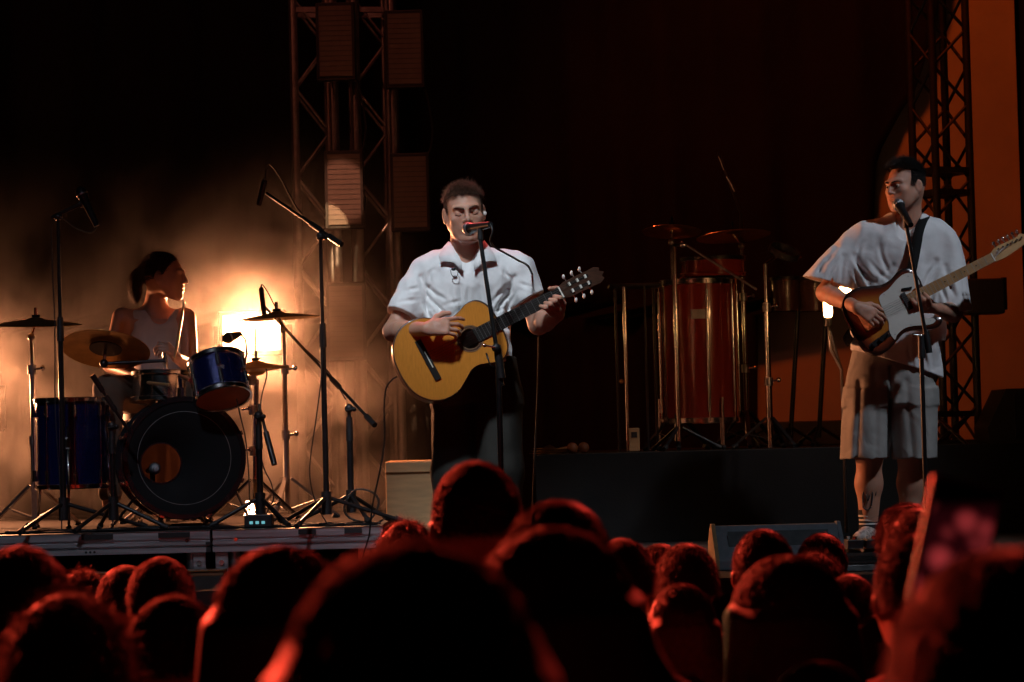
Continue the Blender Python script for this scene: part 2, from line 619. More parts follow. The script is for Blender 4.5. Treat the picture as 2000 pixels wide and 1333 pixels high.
        for ax in range(3):
            a1, a2 = (ax + 1) % 3, (ax + 2) % 3
            s0 = [slice(None)] * 3
            s1 = [slice(None)] * 3
            s0[ax] = slice(0, n[ax] - 1)
            s1[ax] = slice(1, n[ax])
            e0, e1 = s[tuple(s0)], s[tuple(s1)]
            ed = np.argwhere(e0 != e1)
            ed = ed[(ed[:, a1] > 0) & (ed[:, a2] > 0) & (ed[:, a1] < n[a1] - 1) & (ed[:, a2] < n[a2] - 1)]
            flip = e0[ed[:, 0], ed[:, 1], ed[:, 2]]
            q = []
            for o1, o2 in ((1, 1), (0, 1), (0, 0), (1, 0)):
                w = ed.copy()
                w[:, a1] -= o1
                w[:, a2] -= o2
                q.append(vid[w[:, 0], w[:, 1], w[:, 2]])
            q = np.stack(q, 1)
            q[~flip] = q[~flip][:, ::-1]
            faces.append(q)
        f = np.concatenate(faces)
        f = f[(f >= 0).all(1)]
        return v, f


def keep_largest(v, f):
    """drop loose specks: keep the biggest connected piece"""
    lab = np.arange(len(v))
    for _ in range(400):
        m = lab[f].min(1)
        new = lab.copy()
        for k in range(f.shape[1]):
            np.minimum.at(new, f[:, k], m)
        new = new[new]
        if (new == lab).all():
            break
        lab = new
    big = np.bincount(lab[f[:, 0]], minlength=len(v)).argmax()
    fk = f[lab[f[:, 0]] == big]
    used = np.unique(fk)
    re = np.full(len(v), -1, np.int32)
    re[used] = np.arange(len(used))
    return v[used], re[fk]


def strand_mesh(paths, r, sides=3):
    """paths (N,S,3) -> tapered thin tubes as one vertex/quad set"""
    N, S, _ = paths.shape
    t = np.gradient(paths, axis=1)
    t /= np.linalg.norm(t, axis=-1, keepdims=True) + 1e-9
    ref = rng.normal(size=(N, 1, 3))
    u = np.cross(t, ref)
    u /= np.linalg.norm(u, axis=-1, keepdims=True) + 1e-9
    w = np.cross(t, u)
    taper = np.linspace(1, 0.25, S)[None, :, None]
    rad = (r if np.isscalar(r) else r[:, None, None]) * taper
    rings = []
    for k in range(sides):
        a = 2 * PI * k / sides
        rings.append(paths + (u * math.cos(a) + w * math.sin(a)) * rad)
    v = np.stack(rings, 2).reshape(-1, 3)               # N,S,sides
    n0 = np.arange(N)[:, None, None] * S * sides
    i0 = np.arange(S - 1)[None, :, None] * sides
    k0 = np.arange(sides)[None, None, :]
    k1 = (k0 + 1) % sides
    q = np.stack(np.broadcast_arrays(n0 + i0 + k0, n0 + i0 + k1, n0 + i0 + sides + k1, n0 + i0 + sides + k0), -1)
    return v, q.reshape(-1, 4)


def join_np(parts):
    vs, fs, o = [], [], 0
    for v, f in parts:
        vs.append(v)
        fs.append(f + o)
        o += len(v)
    return np.concatenate(vs), np.concatenate(fs)
STAGE_Z, RISER_Z, PERC_Z = 1.39, 1.575, 1.845

# ------------------------------------------------------------------ setting
struct(MB().box((0, 20, -0.05), (160, 160, 0.1)).build('ground', 'asphalt'))
m = MB()
m.box((0, 13.6, STAGE_Z - 0.03), (13.0, 7.8, 0.06))
struct(m.build('stage_floor', 'stage_black'))
m = MB()
xs = np.linspace(-6.5, 6.5, 131)
front = [(x, 9.72 + 0.025 * math.sin(x * 9) + 0.012 * math.sin(x * 23)) for x in xs]
vs = [(x, y, z) for z in (0.0, STAGE_Z - 0.06) for x, y in front]
n = len(xs)
vs += [(x, y + 0.02, z) for x, y, z in vs]
fs = [(i, i + 1, n + i + 1, n + i) for i in range(n - 1)]
fs += [(2 * n + i + 1, 2 * n + i, 3 * n + i, 3 * n + i + 1) for i in range(n - 1)]
m.raw(vs, fs)
o = m.build('stage_skirt', 'black_drape')
tag(o, 'pleated black skirt hanging along the front of the stage', 'skirt')

# the lit wall at the back and the black drape hung in front of it
wall = MB()
a, b = P(1300, 300, 16.22), P(1990, 300, 16.22)
wall.box(((a.x + b.x) / 2, 16.27, 4.0), (b.x - a.x, 0.1, 8.0))
tag(wall.build('back_wall', 'wall_paint'), 'plain wall washed in deep orange light behind the stage', 'wall')


def drape(name, outline_px, Y, label, pleat=0.06, freq=11.0, nx=220, nz=60):
    """hung cloth: a pleated sheet bounded on the right by a free edge given as (py, px) pairs"""
    right = sorted(outline_px['right'])
    zs = np.linspace(outline_px.get('z0', STAGE_Z), 8.2, nz)
    x0 = outline_px['x0']
    pz = [P(p[1], p[0], Y) for p in right]
    rz = np.array([p.z for p in pz])[::-1]
    rx = np.array([p.x for p in pz])[::-1]
    vs = []
    for z in zs:
        xr = np.interp(z, rz, rx)
        for i in range(nx):
            t = i / (nx - 1)
            x = x0 + (xr - x0) * t
            y = Y + pleat * math.sin(x * freq + 0.4 * math.sin(x * 3.1 + z)) + 0.02 * math.sin(x * 31 + z * 1.3)
            vs.append((x, y, z))
    fs = [(j * nx + i, j * nx + i + 1, (j + 1) * nx + i + 1, (j + 1) * nx + i)
          for j in range(nz - 1) for i in range(nx - 1)]
    o = MB().raw(vs, fs).build(name, 'black_drape')
    md = o.modifiers.new('thickness', 'SOLIDIFY')
    md.thickness = 0.012
    return tag(o, label, 'curtain')


drape('stage_curtain', {'x0': -9.5, 'right': [(-900, 2050), (0, 1833), (60, 1818), (130, 1800), (180, 1785),
                                              (230, 1755), (310, 1712), (420, 1706), (600, 1700), (612, 1480),
                                              (800, 1476), (1300, 1470)]},
      16.0, 'wide black stage curtain drawn aside before the orange wall')
mm = P(1996, 300, 15.7)
drape('stage_curtain', {'x0': mm.x, 'right': [(-900, 2500), (1300, 2500)]}, 15.7,
      'narrow black side curtain at the end of the orange wall', nx=60)

# ------------------------------------------------------------------ drum riser (two decks side by side)


def riser_deck(xa, xb, y0, y1, label):
    r = thing('riser_deck', label, 'stage riser', ((xa + xb) / 2, (y0 + y1) / 2, STAGE_Z), 'drum riser decks')
    MB().box(((xa + xb) / 2, (y0 + y1) / 2 + .02, RISER_Z - 0.012), (xb - xa - 0.02, y1 - y0 - 0.03, 0.024)).build('deck_top', 'stage_black', r)
    prof = [(0, 0.0), (0.006, 0.002), (0.006, 0.034), (0.016, 0.036), (0.016, 0.044), (0.002, 0.047), (0.002, 0.060),
            (0.014, 0.063), (0.014, 0.068), (0.0, 0.072), (0.0, 0.094), (0.05, 0.094), (0.05, 0.0)]
    o = Vector((xa + 0.004, y0, RISER_Z))
    m = MB()
    m.prism([(p, -q) for p, q in prof], o, (0, 1, 0), (0, 0, 1), (1, 0, 0), 0, xb - xa - 0.008)
    pr = m.build('edge_profile', 'aluminium', r)
    for q in m.s:
        pass
    for pol in pr.data.polygons:
        pol.use_smooth = False
    MB().box(((xa + xb) / 2, y1 - 0.02, RISER_Z - 0.05), (xb - xa - 0.01, 0.03, 0.09)).build('back_rail', 'aluminium', r)
    for x in (xa + 0.09, xb - 0.09):
        for y in (y0 + 0.06, y1 - 0.1):
            MB().cyl((x, y, STAGE_Z), (x, y, RISER_Z - 0.03), 0.024, n=12).build('leg', 'steel_grey', r)
    return r


x_joint = P(412, 1036, 11.0).x
d1 = riser_deck(x_joint - 2.0, x_joint - 0.002, 11.0, 13.9, 'left drum riser deck with ribbed aluminium edge under the floor tom')
d2 = riser_deck(x_joint + 0.002, x_joint + 0.74, 11.0, 13.9, 'short drum riser deck with ribbed aluminium edge under the boom stands')
for d, xs_ in ((d1, (190, 340, )), (d2, (600, 690))):
    for px in xs_:
        c = P(px, 1050, 11.0)
        w = 0.135 if d is d1 else 0.075
        MB().box((c.x, 10.998, RISER_Z - 0.017), (w, 0.006, 0.022)).build('slot', 'black_plastic', d)
for d, px in ((d1, 365), (d2, 460)):
    c = P(px, 1055, 11.0)
    MB().cyl((c.x, 11.0, RISER_Z - 0.042), (c.x, 11.012, RISER_Z - 0.042), 0.008, n=10).build('bolt', 'chrome', d)
c = P(168, 1072, 11.0)
for k in range(3):
    MB().cyl((c.x + k * 0.018, 10.9985, RISER_Z - 0.082), (c.x + k * 0.018, 11.004, RISER_Z - 0.082), 0.0055, n=10).build('rating_dot', 'black_plastic', d1)
MB().box((x_joint - 0.012, 10.996, RISER_Z - 0.056), (0.022, 0.01, 0.012)).build('joint_clamp', 'black_plastic', d1)
MB().box((x_joint - 0.012, 10.997, RISER_Z - 0.083), (0.02, 0.008, 0.022)).build('joint_clamp', 'black_plastic', d1)
for d, px in ((d1, 389), (d2, 433)):
    c = P(px, 1100, 11.02)
    pl = MB().box((c.x, 11.03, STAGE_Z + 0.045), (0.056, 0.012, 0.088)).build('leg_plate', 'aluminium', d, 0.003)
    MB().cyl((c.x, 11.016, STAGE_Z + 0.045), (c.x, 11.03, STAGE_Z + 0.045), 0.011, n=12).build('bolt', 'chrome', pl)
c = P(300, 1120, 10.9)
cs = thing('storage_box', 'low dark wooden box with a brass strip for its lit edge under the drum riser front', 'box', (c.x, 10.85, STAGE_Z))
MB().box((c.x, 10.86, STAGE_Z + 0.012), (0.62, 0.14, 0.024)).build('box', 'wood_red', cs, 0.003)
MB().box((c.x, 10.785, STAGE_Z + 0.022), (0.622, 0.006, 0.005)).build('lit_edge_strip', 'brass', cs)  # brass strip put in to show light along the edge

rug = MB().box(((x_joint - .55), 12.15, RISER_Z + .004), (2.5, 2.1, .007)).build('dulling_rug', 'black_drape')  # black sheet added to dull the lamp's sheen on the deck
tag(rug, 'flat black rug added under the drum kit to dull the lit deck', 'rug')

# ------------------------------------------------------------------ percussion riser with black skirt
xa, xb = P(1046, 900, 13.0).x, 5.2
pr = thing('percussion_riser', 'broad black skirted riser carrying the red drum', 'stage riser', ((xa + xb) / 2, 14.2, STAGE_Z))
MB().box(((xa + xb) / 2, 14.2, PERC_Z - 0.02), (xb - xa, 2.4, 0.04)).build('deck_top', 'stage_black', pr)
xs = np.linspace(xa, xb, 120)
vs = [(x, 13.0 - 0.006 + 0.010 * math.sin(x * 17) * (1 if z < 1.5 else .3), z) for z in (STAGE_Z + .004, 1.6, PERC_Z - 0.001) for x in xs]
n = len(xs)
sk = MB().raw(vs, [(j * n + i, j * n + i + 1, (j + 1) * n + i + 1, (j + 1) * n + i) for j in (0, 1) for i in range(n - 1)])
sk = sk.build('skirt', 'black_cloth', pr)
MB().box((xa + .01, 14.2, (STAGE_Z + PERC_Z) / 2 - .02), (0.02, 2.38, PERC_Z - STAGE_Z - .05)).build('side_skirt', 'black_cloth', pr)

# ------------------------------------------------------------------ trusses


def truss(name, label, cx, cy, z0, z1, w, yaw, material, tube_r=0.024, brace_r=0.010, pitch=0.25, plates=(), group=None):
    r = thing(name, label, 'truss', (cx, cy, z0), group)
    c, s = math.cos(yaw), math.sin(yaw)
    cor = [Vector((cx + (x * c - y * s) * w / 2, cy + (x * s + y * c) * w / 2, 0)) for x, y in ((-1, -1), (1, -1), (1, 1), (-1, 1))]
    for q in cor:
        MB().cyl(q + Vector((0, 0, z0)), q + Vector((0, 0, z1)), tube_r, n=12).build('chord', material, r)
    nseg = int((z1 - z0) / pitch)
    for i in range(4):
        a, b = cor[i], cor[(i + 1) % 4]
        for k in range(nseg):
            za, zb = z0 + k * pitch, z0 + (k + 1) * pitch
            if (k + i // 2) % 2:
                za, zb = zb, za
            MB().cyl(a + Vector((0, 0, za)), b + Vector((0, 0, zb)), brace_r, n=6, caps=False).build('brace', material, r)
    for z in plates:
        for i in range(4):
            a, b = cor[i], cor[(i + 1) % 4]
            MB().bar(a + Vector((0, 0, z)), b + Vector((0, 0, z)), 0.03, 0.03).build('joint_bar', material, r)
    MB().box((cx, cy, z0 + 0.01), (w * 1.6, w * 1.6, 0.02)).build('base_plate', material, r)
    return r


TY = 15.0
for px, lab in ((611, 'alloy truss tower standing in smoke behind the drummer'),
                (725, 'alloy truss tower rising behind the second column of panels')):
    c = P(px, 300, TY)
    truss('truss_tower', lab, c.x, TY, STAGE_Z, 5.6, 0.20, 0.12, 'truss_alloy', 0.022, 0.009, 0.262,
          (P(px, 25, TY).z,), 'truss towers behind the drums')
c = P(1838, 300, 13.6)
truss('truss_tower', 'black truss tower silhouetted on the orange wall', c.x, 13.6, PERC_Z, 5.4, 0.215, 0.42, 'truss_black',
      0.021, 0.009, 0.20, (P(1850, 336, 13.6).z, P(1850, 379, 13.6).z))

# light panels hung in two columns in front of the alloy trusses
PY = 14.6
for px, py, lab in ((655, 80, 'slim light panel high up beside the alloy truss, topmost of its column'),
                    (672, 370, 'slim light panel with a pale lit corner, middle of its column'),
                    (676, 628, 'slim light panel half lost in orange smoke, lowest of its column'),
                    (790, 95, 'slim light panel high up, upper one of the outer column'),
                    (801, 375, 'slim light panel beside the singer head, lower one of the outer column')):
    c = P(px, py, PY)
    t = thing('light_panel', lab, 'light panel', (c.x, PY, c.z - 0.21), 'light panels on the alloy trusses')
    MB().box((c.x, PY + 0.05, c.z), (0.225, 0.07, 0.45)).build('housing', 'black_plastic', t, 0.006)
    MB().box((c.x, PY + 0.008, c.z), (0.188, 0.010, 0.405)).build('diffuser', 'panel_grid', t, 0.002)
    for sx in (-1, 1):
        MB().box((c.x + sx * 0.101, PY + 0.008, c.z), (0.014, 0.02, 0.44)).build('bezel', 'black_plastic', t)
    for k in range(1, 14):
        MB().box((c.x, PY + 0.002, c.z - 0.2025 + k * 0.405 / 14), (0.186, 0.003, 0.0025)).build('grille_bar', 'black_plastic', t)
    MB().bar((c.x - .03, PY + .09, c.z), (c.x - .03, PY + .26, c.z), .03, .03).build('bracket', 'steel_grey', t)
for px, y0, lab in ((655, 0, 'inner grey mounting pole'), (698, 0, 'outer grey mounting pole'), (772, 0, 'grey mounting pole carrying the outer panels')):
    c = P(px, 300, PY + 0.16)
    if px == 772:
        lb = 'thin grey pole carrying the outer column of light panels'
    else:
        lb = 'thin grey pole behind the %s edge of the inner light panels' % ('left' if px == 655 else 'right')
    p = thing('mounting_pole', lb, 'pole', (c.x, PY + .16, STAGE_Z), 'panel mounting poles')
    MB().cyl((c.x, PY + .16, STAGE_Z + .01), (c.x, PY + .16, 5.6), 0.026, n=12).build('tube', 'steel_grey', p)
    MB().lathe((c.x, PY + .16, STAGE_Z), (0, 0, 1), [(0.0, 0.0), (0.09, 0.0), (0.09, 0.012), (0.03, 0.03)], 16).build('foot', 'steel_grey', p)
# a beam that grazes the lower left corner of the middle panel
cp = P(654, 428, PY)
spot('panel_beam_light', (cp.x - 1.2, 10.2, 6.4), (cp.x - .03, PY, cp.z - .035), 4200, (1.0, 0.55, 0.26), 2.1, 0.05, 0.01)
cp = P(672, 370, PY)
spot('panel_wash_light', (cp.x - 1.2, 10.2, 6.4), (cp.x, PY, cp.z), 900, (1.0, 0.36, 0.2), 3.2, 0.3, 0.02)

# black floodlight clamped to the black truss
c = P(1920, 580, 13.4)
fl = thing('floodlight', 'black boxy floodlight clamped to the black truss', 'floodlight', (c.x, 13.4, c.z - .1))
MB().box((c.x, 13.42, c.z), (0.205, 0.16, 0.185)).build('housing', 'black_plastic', fl, 0.008)
for k in range(6):
    MB().box((c.x - .085 + k * .034, 13.515, c.z), (0.006, 0.03, 0.165)).build('cooling_fin', 'black_metal', fl)
for sx in (-1, 1):
    MB().bar((c.x + sx * .115, 13.42, c.z - .07), (c.x + sx * .115, 13.42, c.z + .1), 0.008, 0.03).build('yoke_arm', 'black_metal', fl)
MB().bar((c.x - .125, 13.42, c.z), (c.x - .25, 13.52, c.z), 0.03, 0.03).build('clamp', 'black_metal', fl)

# dark sidefill speaker at the right edge, on the percussion riser
c = P(1985, 850, 13.15)
sp = thing('sidefill_speaker', 'dark sloping speaker cabinet before the orange wall', 'speaker', (c.x, 13.3, PERC_Z))
x0 = P(1930, 850, 13.15).x
z1 = P(1960, 760, 13.15).z
ol = [(x0, PERC_Z), (x0 + .6, PERC_Z), (x0 + .6, z1), (x0 + .09, z1), (x0 - .01, PERC_Z + .08)]
MB().prism(ol, (0, 13.1, 0), (1, 0, 0), (0, 0, 1), (0, 1, 0), 0, .4).build('cabinet', 'black_plastic', sp, 0.008)
MB().box((x0 + .34, 13.096, (PERC_Z + z1) / 2), (0.42, 0.012, (z1 - PERC_Z) * .8)).build('grille', 'black_metal', sp)

# low black flight case behind the guitarist on the percussion riser
ca, cb = P(1478, 850, 14.6), P(1668, 822, 14.6)
fc = thing('flight_case', 'low black flight case on the riser against the orange wall', 'flight case', ((ca.x + cb.x) / 2, 14.8, PERC_Z))
zt = P(1570, 822, 14.6).z
MB().box(((ca.x + cb.x) / 2, 14.8, (PERC_Z + zt) / 2), (cb.x - ca.x, .4, zt - PERC_Z - .004)).build('body', 'black_plastic', fc, .006)
for x in (ca.x, cb.x):
    MB().bar((x, 14.6, PERC_Z + .004), (x, 14.6, zt), .02, .02).build('corner_edge', 'black_metal', fc)

# plywood crate beside the singer
a, b = P(752, 902, 12.3), P(860, 893, 12.3)
zb = STAGE_Z
cr = thing('plywood_crate', 'plain plywood crate standing in the smoke beside the singer', 'crate', ((a.x + b.x) / 2, 12.5, zb))
MB().box(((a.x + b.x) / 2 + .03, 12.5, (zb + a.z) / 2), (b.x - a.x + .06, .38, a.z - zb)).build('box', 'plywood', cr, .004)
for z in (zb + .03, a.z - .03):
    MB().box(((a.x + b.x) / 2 + .03, 12.304, z), (b.x - a.x + .06, .012, .05)).build('batten', 'plywood', cr, .003)

# floor wedge monitor in front of the guitarist
a, b = P(1388, 1028, 10.4), P(1640, 1024, 10.4)
wm = thing('floor_monitor', 'grey wedge monitor lying on the stage before the guitarist', 'monitor speaker', ((a.x + b.x) / 2, 10.4, STAGE_Z))
h = a.z - STAGE_Z
side = [(-.20, 0), (.16, 0), (.16, h * .55), (.03, h), (-.02, h), (-.20, h * .25)]
MB().prism(side, (a.x + .012, 10.4, STAGE_Z), (0, 1, 0), (0, 0, 1), (1, 0, 0), 0, b.x - a.x - .024).build('cabinet', 'grey_speaker', wm, .006)
for x in (a.x, b.x - .016):
    MB().prism([(p * 1.06, q * 1.04 + .001) for p, q in side], (x, 10.4, STAGE_Z), (0, 1, 0), (0, 0, 1), (1, 0, 0), 0, .016).build('end_cheek', 'plywood' if x == a.x else 'grey_speaker', wm, .004)
MB().bar((a.x + .06, 10.28, STAGE_Z + h * .62), (b.x - .06, 10.28, STAGE_Z + h * .62), .006, .1, (0, .6, 1)).build('grille', 'black_metal', wm)

# pedalboard at the guitarist's feet
a = P(1652, 1130, 9.95)
b = P(1800, 1126, 9.95)
pb = thing('pedalboard', 'silver pedalboard with black pedals at the stage edge below the guitarist', 'pedalboard', ((a.x + b.x) / 2, 9.98, STAGE_Z))
w = b.x - a.x
cx = (a.x + b.x) / 2
m = MB()
m.prism([(0, 0), (.03, 0), (.035, .02), (.02, .03), (.022, .045), (.005, .055), (0, .072), (.2, .085), (.2, 0)], (a.x, 9.90, STAGE_Z + .002), (0, 1, 0), (0, 0, 1), (1, 0, 0), 0, w)
o = m.build('frame', 'chrome', pb, .002)
for pol in o.data.polygons:
    pol.use_smooth = False
for k in range(4):
    x = a.x + .04 + k * .073
    e = MB().box((x, 9.99, STAGE_Z + .103), (.062, .11, .036)).build('effect_pedal', 'black_plastic', pb, .004)
    MB().cyl((x, 9.955, STAGE_Z + .12), (x, 9.955, STAGE_Z + .134), .009, n=12).build('foot_switch', 'chrome', e)
    for s in (-1, 1):
        MB().cyl((x + s * .016, 10.02, STAGE_Z + .12), (x + s * .016, 10.02, STAGE_Z + .132), .006, n=10).build('knob', 'ivory', e)
# ------------------------------------------------------------------ lamps


def blinder(px, py, Y, label, w=0.29, h=0.18, energy=60):
    c = P(px, py, Y)
    t = thing('blinder_lamp', label, 'stage lamp', (c.x, Y, RISER_Z), 'warm blinders behind the drums')
    MB().box((c.x, Y + .08, c.z), (w + .05, .12, h + .05)).build('housing', 'black_metal', t, .008)
    MB().box((c.x, Y + .012, c.z), (w, .016, h)).build('front_glass', 'blinder_glow', t, .007)
    MB().box((c.x, Y + .014, c.z), (.008, .018, h + .02)).build('centre_bar', 'black_metal', t)
    for sx in (-1, 1):
        MB().bar((c.x + sx * (w / 2 + .04), Y + .08, c.z - .18), (c.x + sx * (w / 2 + .04), Y + .08, c.z + .04), .01, .03).build('yoke_arm', 'black_metal', t)
    MB().bar((c.x - w / 2 - .045, Y + .08, c.z - .18), (c.x + w / 2 + .045, Y + .08, c.z - .18), .01, .03).build('yoke_bar', 'black_metal', t)
    MB().cyl((c.x, Y + .08, RISER_Z + .03), (c.x, Y + .08, c.z - .18), .016).build('pole', 'black_metal', t)
    MB().lathe((c.x, Y + .08, RISER_Z), (0, 0, 1), [(0, 0), (.16, 0), (.16, .012), (.03, .03)], 24).build('base', 'black_metal', t)
    l = bpy.data.lights.new('blinder_beam', 'SPOT')
    l.energy = energy
    l.color = (1.0, 0.35, 0.15)
    l.spot_size = PI
    l.spot_blend = .3
    l.shadow_soft_size = .09
    lo = bpy.data.objects.new('blinder_beam', l)
    COL.objects.link(lo)
    lo.parent = t
    lo.location = (0, -.10, c.z - RISER_Z)
    lo.rotation_euler = (-PI / 2, 0, 0)
    return t


blinder(491, 650, 12.95, 'blazing double blinder lamp behind the hi-hat', energy=310)
blinder(-72, 770, 13.0, 'second blinder lamp at the far end of the drum riser', energy=230)

# bare filament lamp beside the guitarist
c = P(1617, 602, 12.35)
bl = thing('filament_lamp', 'glowing tube lamp and an added second bulb on a thin stand by the guitarist elbow', 'lamp', (c.x + .04, 12.35, STAGE_Z))
c2 = P(1648, 566, 12.42)  # second bulb added for the bright streak at the sleeve hem
for q, ax in ((c, Vector((0, 0, 1))), (c2, Vector((.88, 0, .42)))):
    b = MB()
    L = .043
    b.lathe(q - ax * L, ax, [(.001, -.006), (.017, .0), (.0215, .012), (.0215, L * 2 - .012), (.017, L * 2), (.001, L * 2 + .006)], 18)
    b.build('bulb', 'filament_glow', bl)
    MB().cyl(q - ax * (L + .045), q - ax * (L + .004), .016).build('socket', 'black_plastic', bl)
    l = bpy.data.lights.new('bulb_light', 'POINT')
    l.energy = .8
    l.color = (1.0, .40, .12)
    l.shadow_soft_size = .03
    lo = bpy.data.objects.new('bulb_light', l)
    COL.objects.link(lo)
    lo.parent = bl
    lo.location = q + Vector((0, -.03, 0)) - Vector((c.x + .04, 12.35, STAGE_Z))
xs = c.x + .06
MB().tube([(c.x, 12.35, c.z - .085), (c.x + .01, 12.36, c.z - .2), (xs, 12.37, c.z - .3), (xs, 12.37, STAGE_Z + .05)], .008).build('stem', 'steel_grey', bl)
MB().tube([c2 - Vector((.88, 0, .42)) * .085, c2 + Vector((-.09, .03, -.12)), (xs, 12.37, c.z - .3)], .006).build('side_arm', 'steel_grey', bl)
MB().lathe((xs, 12.37, STAGE_Z), (0, 0, 1), [(0, 0), (.14, 0), (.14, .012), (.02, .03)], 24).build('base', 'black_metal', bl)

# ------------------------------------------------------------------ stands and microphones


def wingnut(p, parent, r=.011):
    MB().cyl(p, Vector(p) + Vector((.03, -.004, .004)), .005, n=8).ball(Vector(p) + Vector((.036, -.004, .005)), r, 8, 6).build('wing_nut', 'black_metal' if r < .012 else 'chrome', parent)


def tripod(root, x, y, z0, hub, reach, material, rot, r=.009, double=False):
    for k in range(3):
        a = rot + k * 2 * PI / 3
        f = Vector((x + math.cos(a) * reach, y + math.sin(a) * reach, z0 + .012))
        hb = Vector((x + math.cos(a) * .02, y + math.sin(a) * .02, z0 + hub))
        if double:
            lg = MB().bar(hb, f, .022, .012).build('leg', material, root)
            MB().bar(Vector((x, y, z0 + .05)), hb.lerp(f, .55), .016, .006).build('brace', material, root)
        else:
            lg = MB().cyl(hb, f, r, n=10).build('leg', material, root)
        MB().cyl(f + Vector((math.cos(a) * -.03, math.sin(a) * -.03, .012)), f, .014, .012, n=10).build('rubber_foot', 'rubber', lg)


def stand_root(name, label, cat, px, py_ref, Y, zf, group=None):
    c = P(px, py_ref, Y)
    return thing(name, label, cat, (c.x, Y, zf), group), c.x


def mic_body(t, tip, tail, handheld=True, dark=False):
    """a stage microphone: ball grille at tip, tapered body to tail"""
    tip, tail = Vector(tip), Vector(tail)
    d = (tail - tip).normalized()
    L = (tail - tip).length
    if handheld:
        MB().lathe(tip, d, [(.001, 0), (.012, .002), (.020, .009), (.0255, .022), (.0262, .034), (.024, .047)], 24).build('grille', 'mic_mesh' if not dark else 'black_metal', t)
        MB().lathe(tip, d, [(.0265, .030), (.0275, .032), (.0275, .036), (.0265, .038)], 24).build('band', 'steel_grey', t)
        MB().lathe(tip, d, [(.024, .047), (.022, .052), (.0185, .075), (.0125, L - .006), (.0125, L), (.001, L)], 20).build('body', 'black_metal', t)
    else:
        MB().lathe(tip, d, [(.001, 0), (.010, .001), (.012, .006), (.012, .028)], 18).build('grille', 'mic_mesh' if not dark else 'black_metal', t)
        MB().lathe(tip, d, [(.0125, .028), (.0125, L - .01), (.010, L), (.001, L)], 18).build('body', 'black_metal', t)
    return t


def mic_stand(label, px, Y, top, zf, rot=.4, reach=.27, boom=None, base='tripod', collar=None, rr=.0085, lower_r=.0105, group='microphone stands'):
    t, x = stand_root('microphone_stand', label, 'microphone stand', px, (top + 1000) / 2, Y, zf, group)
    zt = P(px, top, Y).z
    zc = P(px, collar, Y).z if collar else zf + (zt - zf) * .55
    MB().cyl((x, Y, zf + .06), (x, Y, zc), lower_r, n=12).build('lower_tube', 'black_metal', t)
    MB().cyl((x, Y, zc - .01), (x, Y, zt), rr, n=12).build('upper_tube', 'black_metal', t)
    cl = MB().cyl((x, Y, zc - .06), (x, Y, zc + .045), .0165, .0135, n=14).build('clutch', 'black_plastic', t)
    if base == 'tripod':
        MB().cyl((x, Y, zf + .05), (x, Y, zf + .15), .022, n=14).build('hub', 'black_plastic', t)
        tripod(t, x, Y, zf, .12, reach, 'black_metal', rot)
    else:
        MB().lathe((x, Y, zf), (0, 0, 1), [(.001, .0), (.13, .0), (.13, .014), (.10, .022), (.02, .035), (.016, .08)], 28).build('round_base', 'black_metal', t)
    if boom:
        p0, p1 = Vector(boom[0]), Vector(boom[1])
        bm = MB().cyl(p0, p1, .0072, n=10).build('boom_arm', 'black_metal', t)
        d = (p1 - p0).normalized()
        MB().cyl(p0, p0 + d * .085, .013, n=12).build('counterweight', 'black_metal', bm)
        if len(boom) > 2:
            s = p0.lerp(p1, boom[2])
            MB().cyl(s - d * .04, s + d * .04, .0125, n=12).build('boom_clutch', 'black_plastic', bm)
        q = Vector((x, Y, zt))
        sw = MB().ball(q, (.02, .018, .02), 12, 8)
        sw.build('swivel', 'black_plastic', t)
        wingnut(q + Vector((-.012, -.02, -.01)), t)
    return t, Vector((x, Y, zt))


def cable(label, pts, r=.0032, group=None, n=8):
    q = catmull([tuple(p) for p in pts], n)
    base = Vector(q[q[:, 2].argmin()])
    o = MB().tube(q, r, 6).build('cable', 'rubber', root=base)
    return tag(o, label, 'cable', group or 'stage cables')


# tall stand with handheld-type microphone at the floor tom
t, top = mic_stand('tall black microphone stand rising beside the floor tom', 119, 11.25, 424, RISER_Z, rot=.15, reach=.36, collar=640, lower_r=.0125)
e = P(160, 398, 11.25)
MB().cyl(top + Vector((-.03, 0, -.003)), e, .0085, n=10).build('short_boom', 'black_metal', t)
MB().ball(top, (.02, .02, .018), 12, 8).build('swivel', 'black_plastic', t)
MB().cyl(e - Vector((.012, 0, .004)), e + Vector((.016, 0, .004)), .017, n=12).build('mic_clip', 'black_plastic', t)
mk = thing('microphone', 'black microphone tilted on the tall stand beside the floor tom', 'microphone', P(166, 405, 11.25), 'microphones')
mic_body(mk, P(154, 366, 11.23), P(189, 442, 11.23), dark=True)
cable('microphone cable hanging down the tall stand beside the floor tom',
      [P(189, 443, 11.23), P(178, 455, 11.24), P(150, 447, 11.25), P(122, 428, 11.24), P(103, 436, 11.24), P(101, 480, 11.24), P(107, 640, 11.24),
       P(108, 800, 11.24), P(118, 960, 11.23), (P(120, 1000, 11.2).x, 11.2, RISER_Z + .006)])

for pa_, pb_, lb in (((690, 150), (702, 300), 'power cable looping between the two upper inner light panels'), ((822, 165), (832, 308), 'power cable looping between the two outer light panels')):
    qa, qb = P(*pa_, 14.68), P(*pb_, 14.68)
    md_ = (qa + qb) / 2 + Vector((.05, .03, -.04))
    cable(lb, [qa, qa + Vector((.03, .02, -.05)), md_, qb + Vector((.025, .02, .05)), qb], r=.006, group='panel cables')

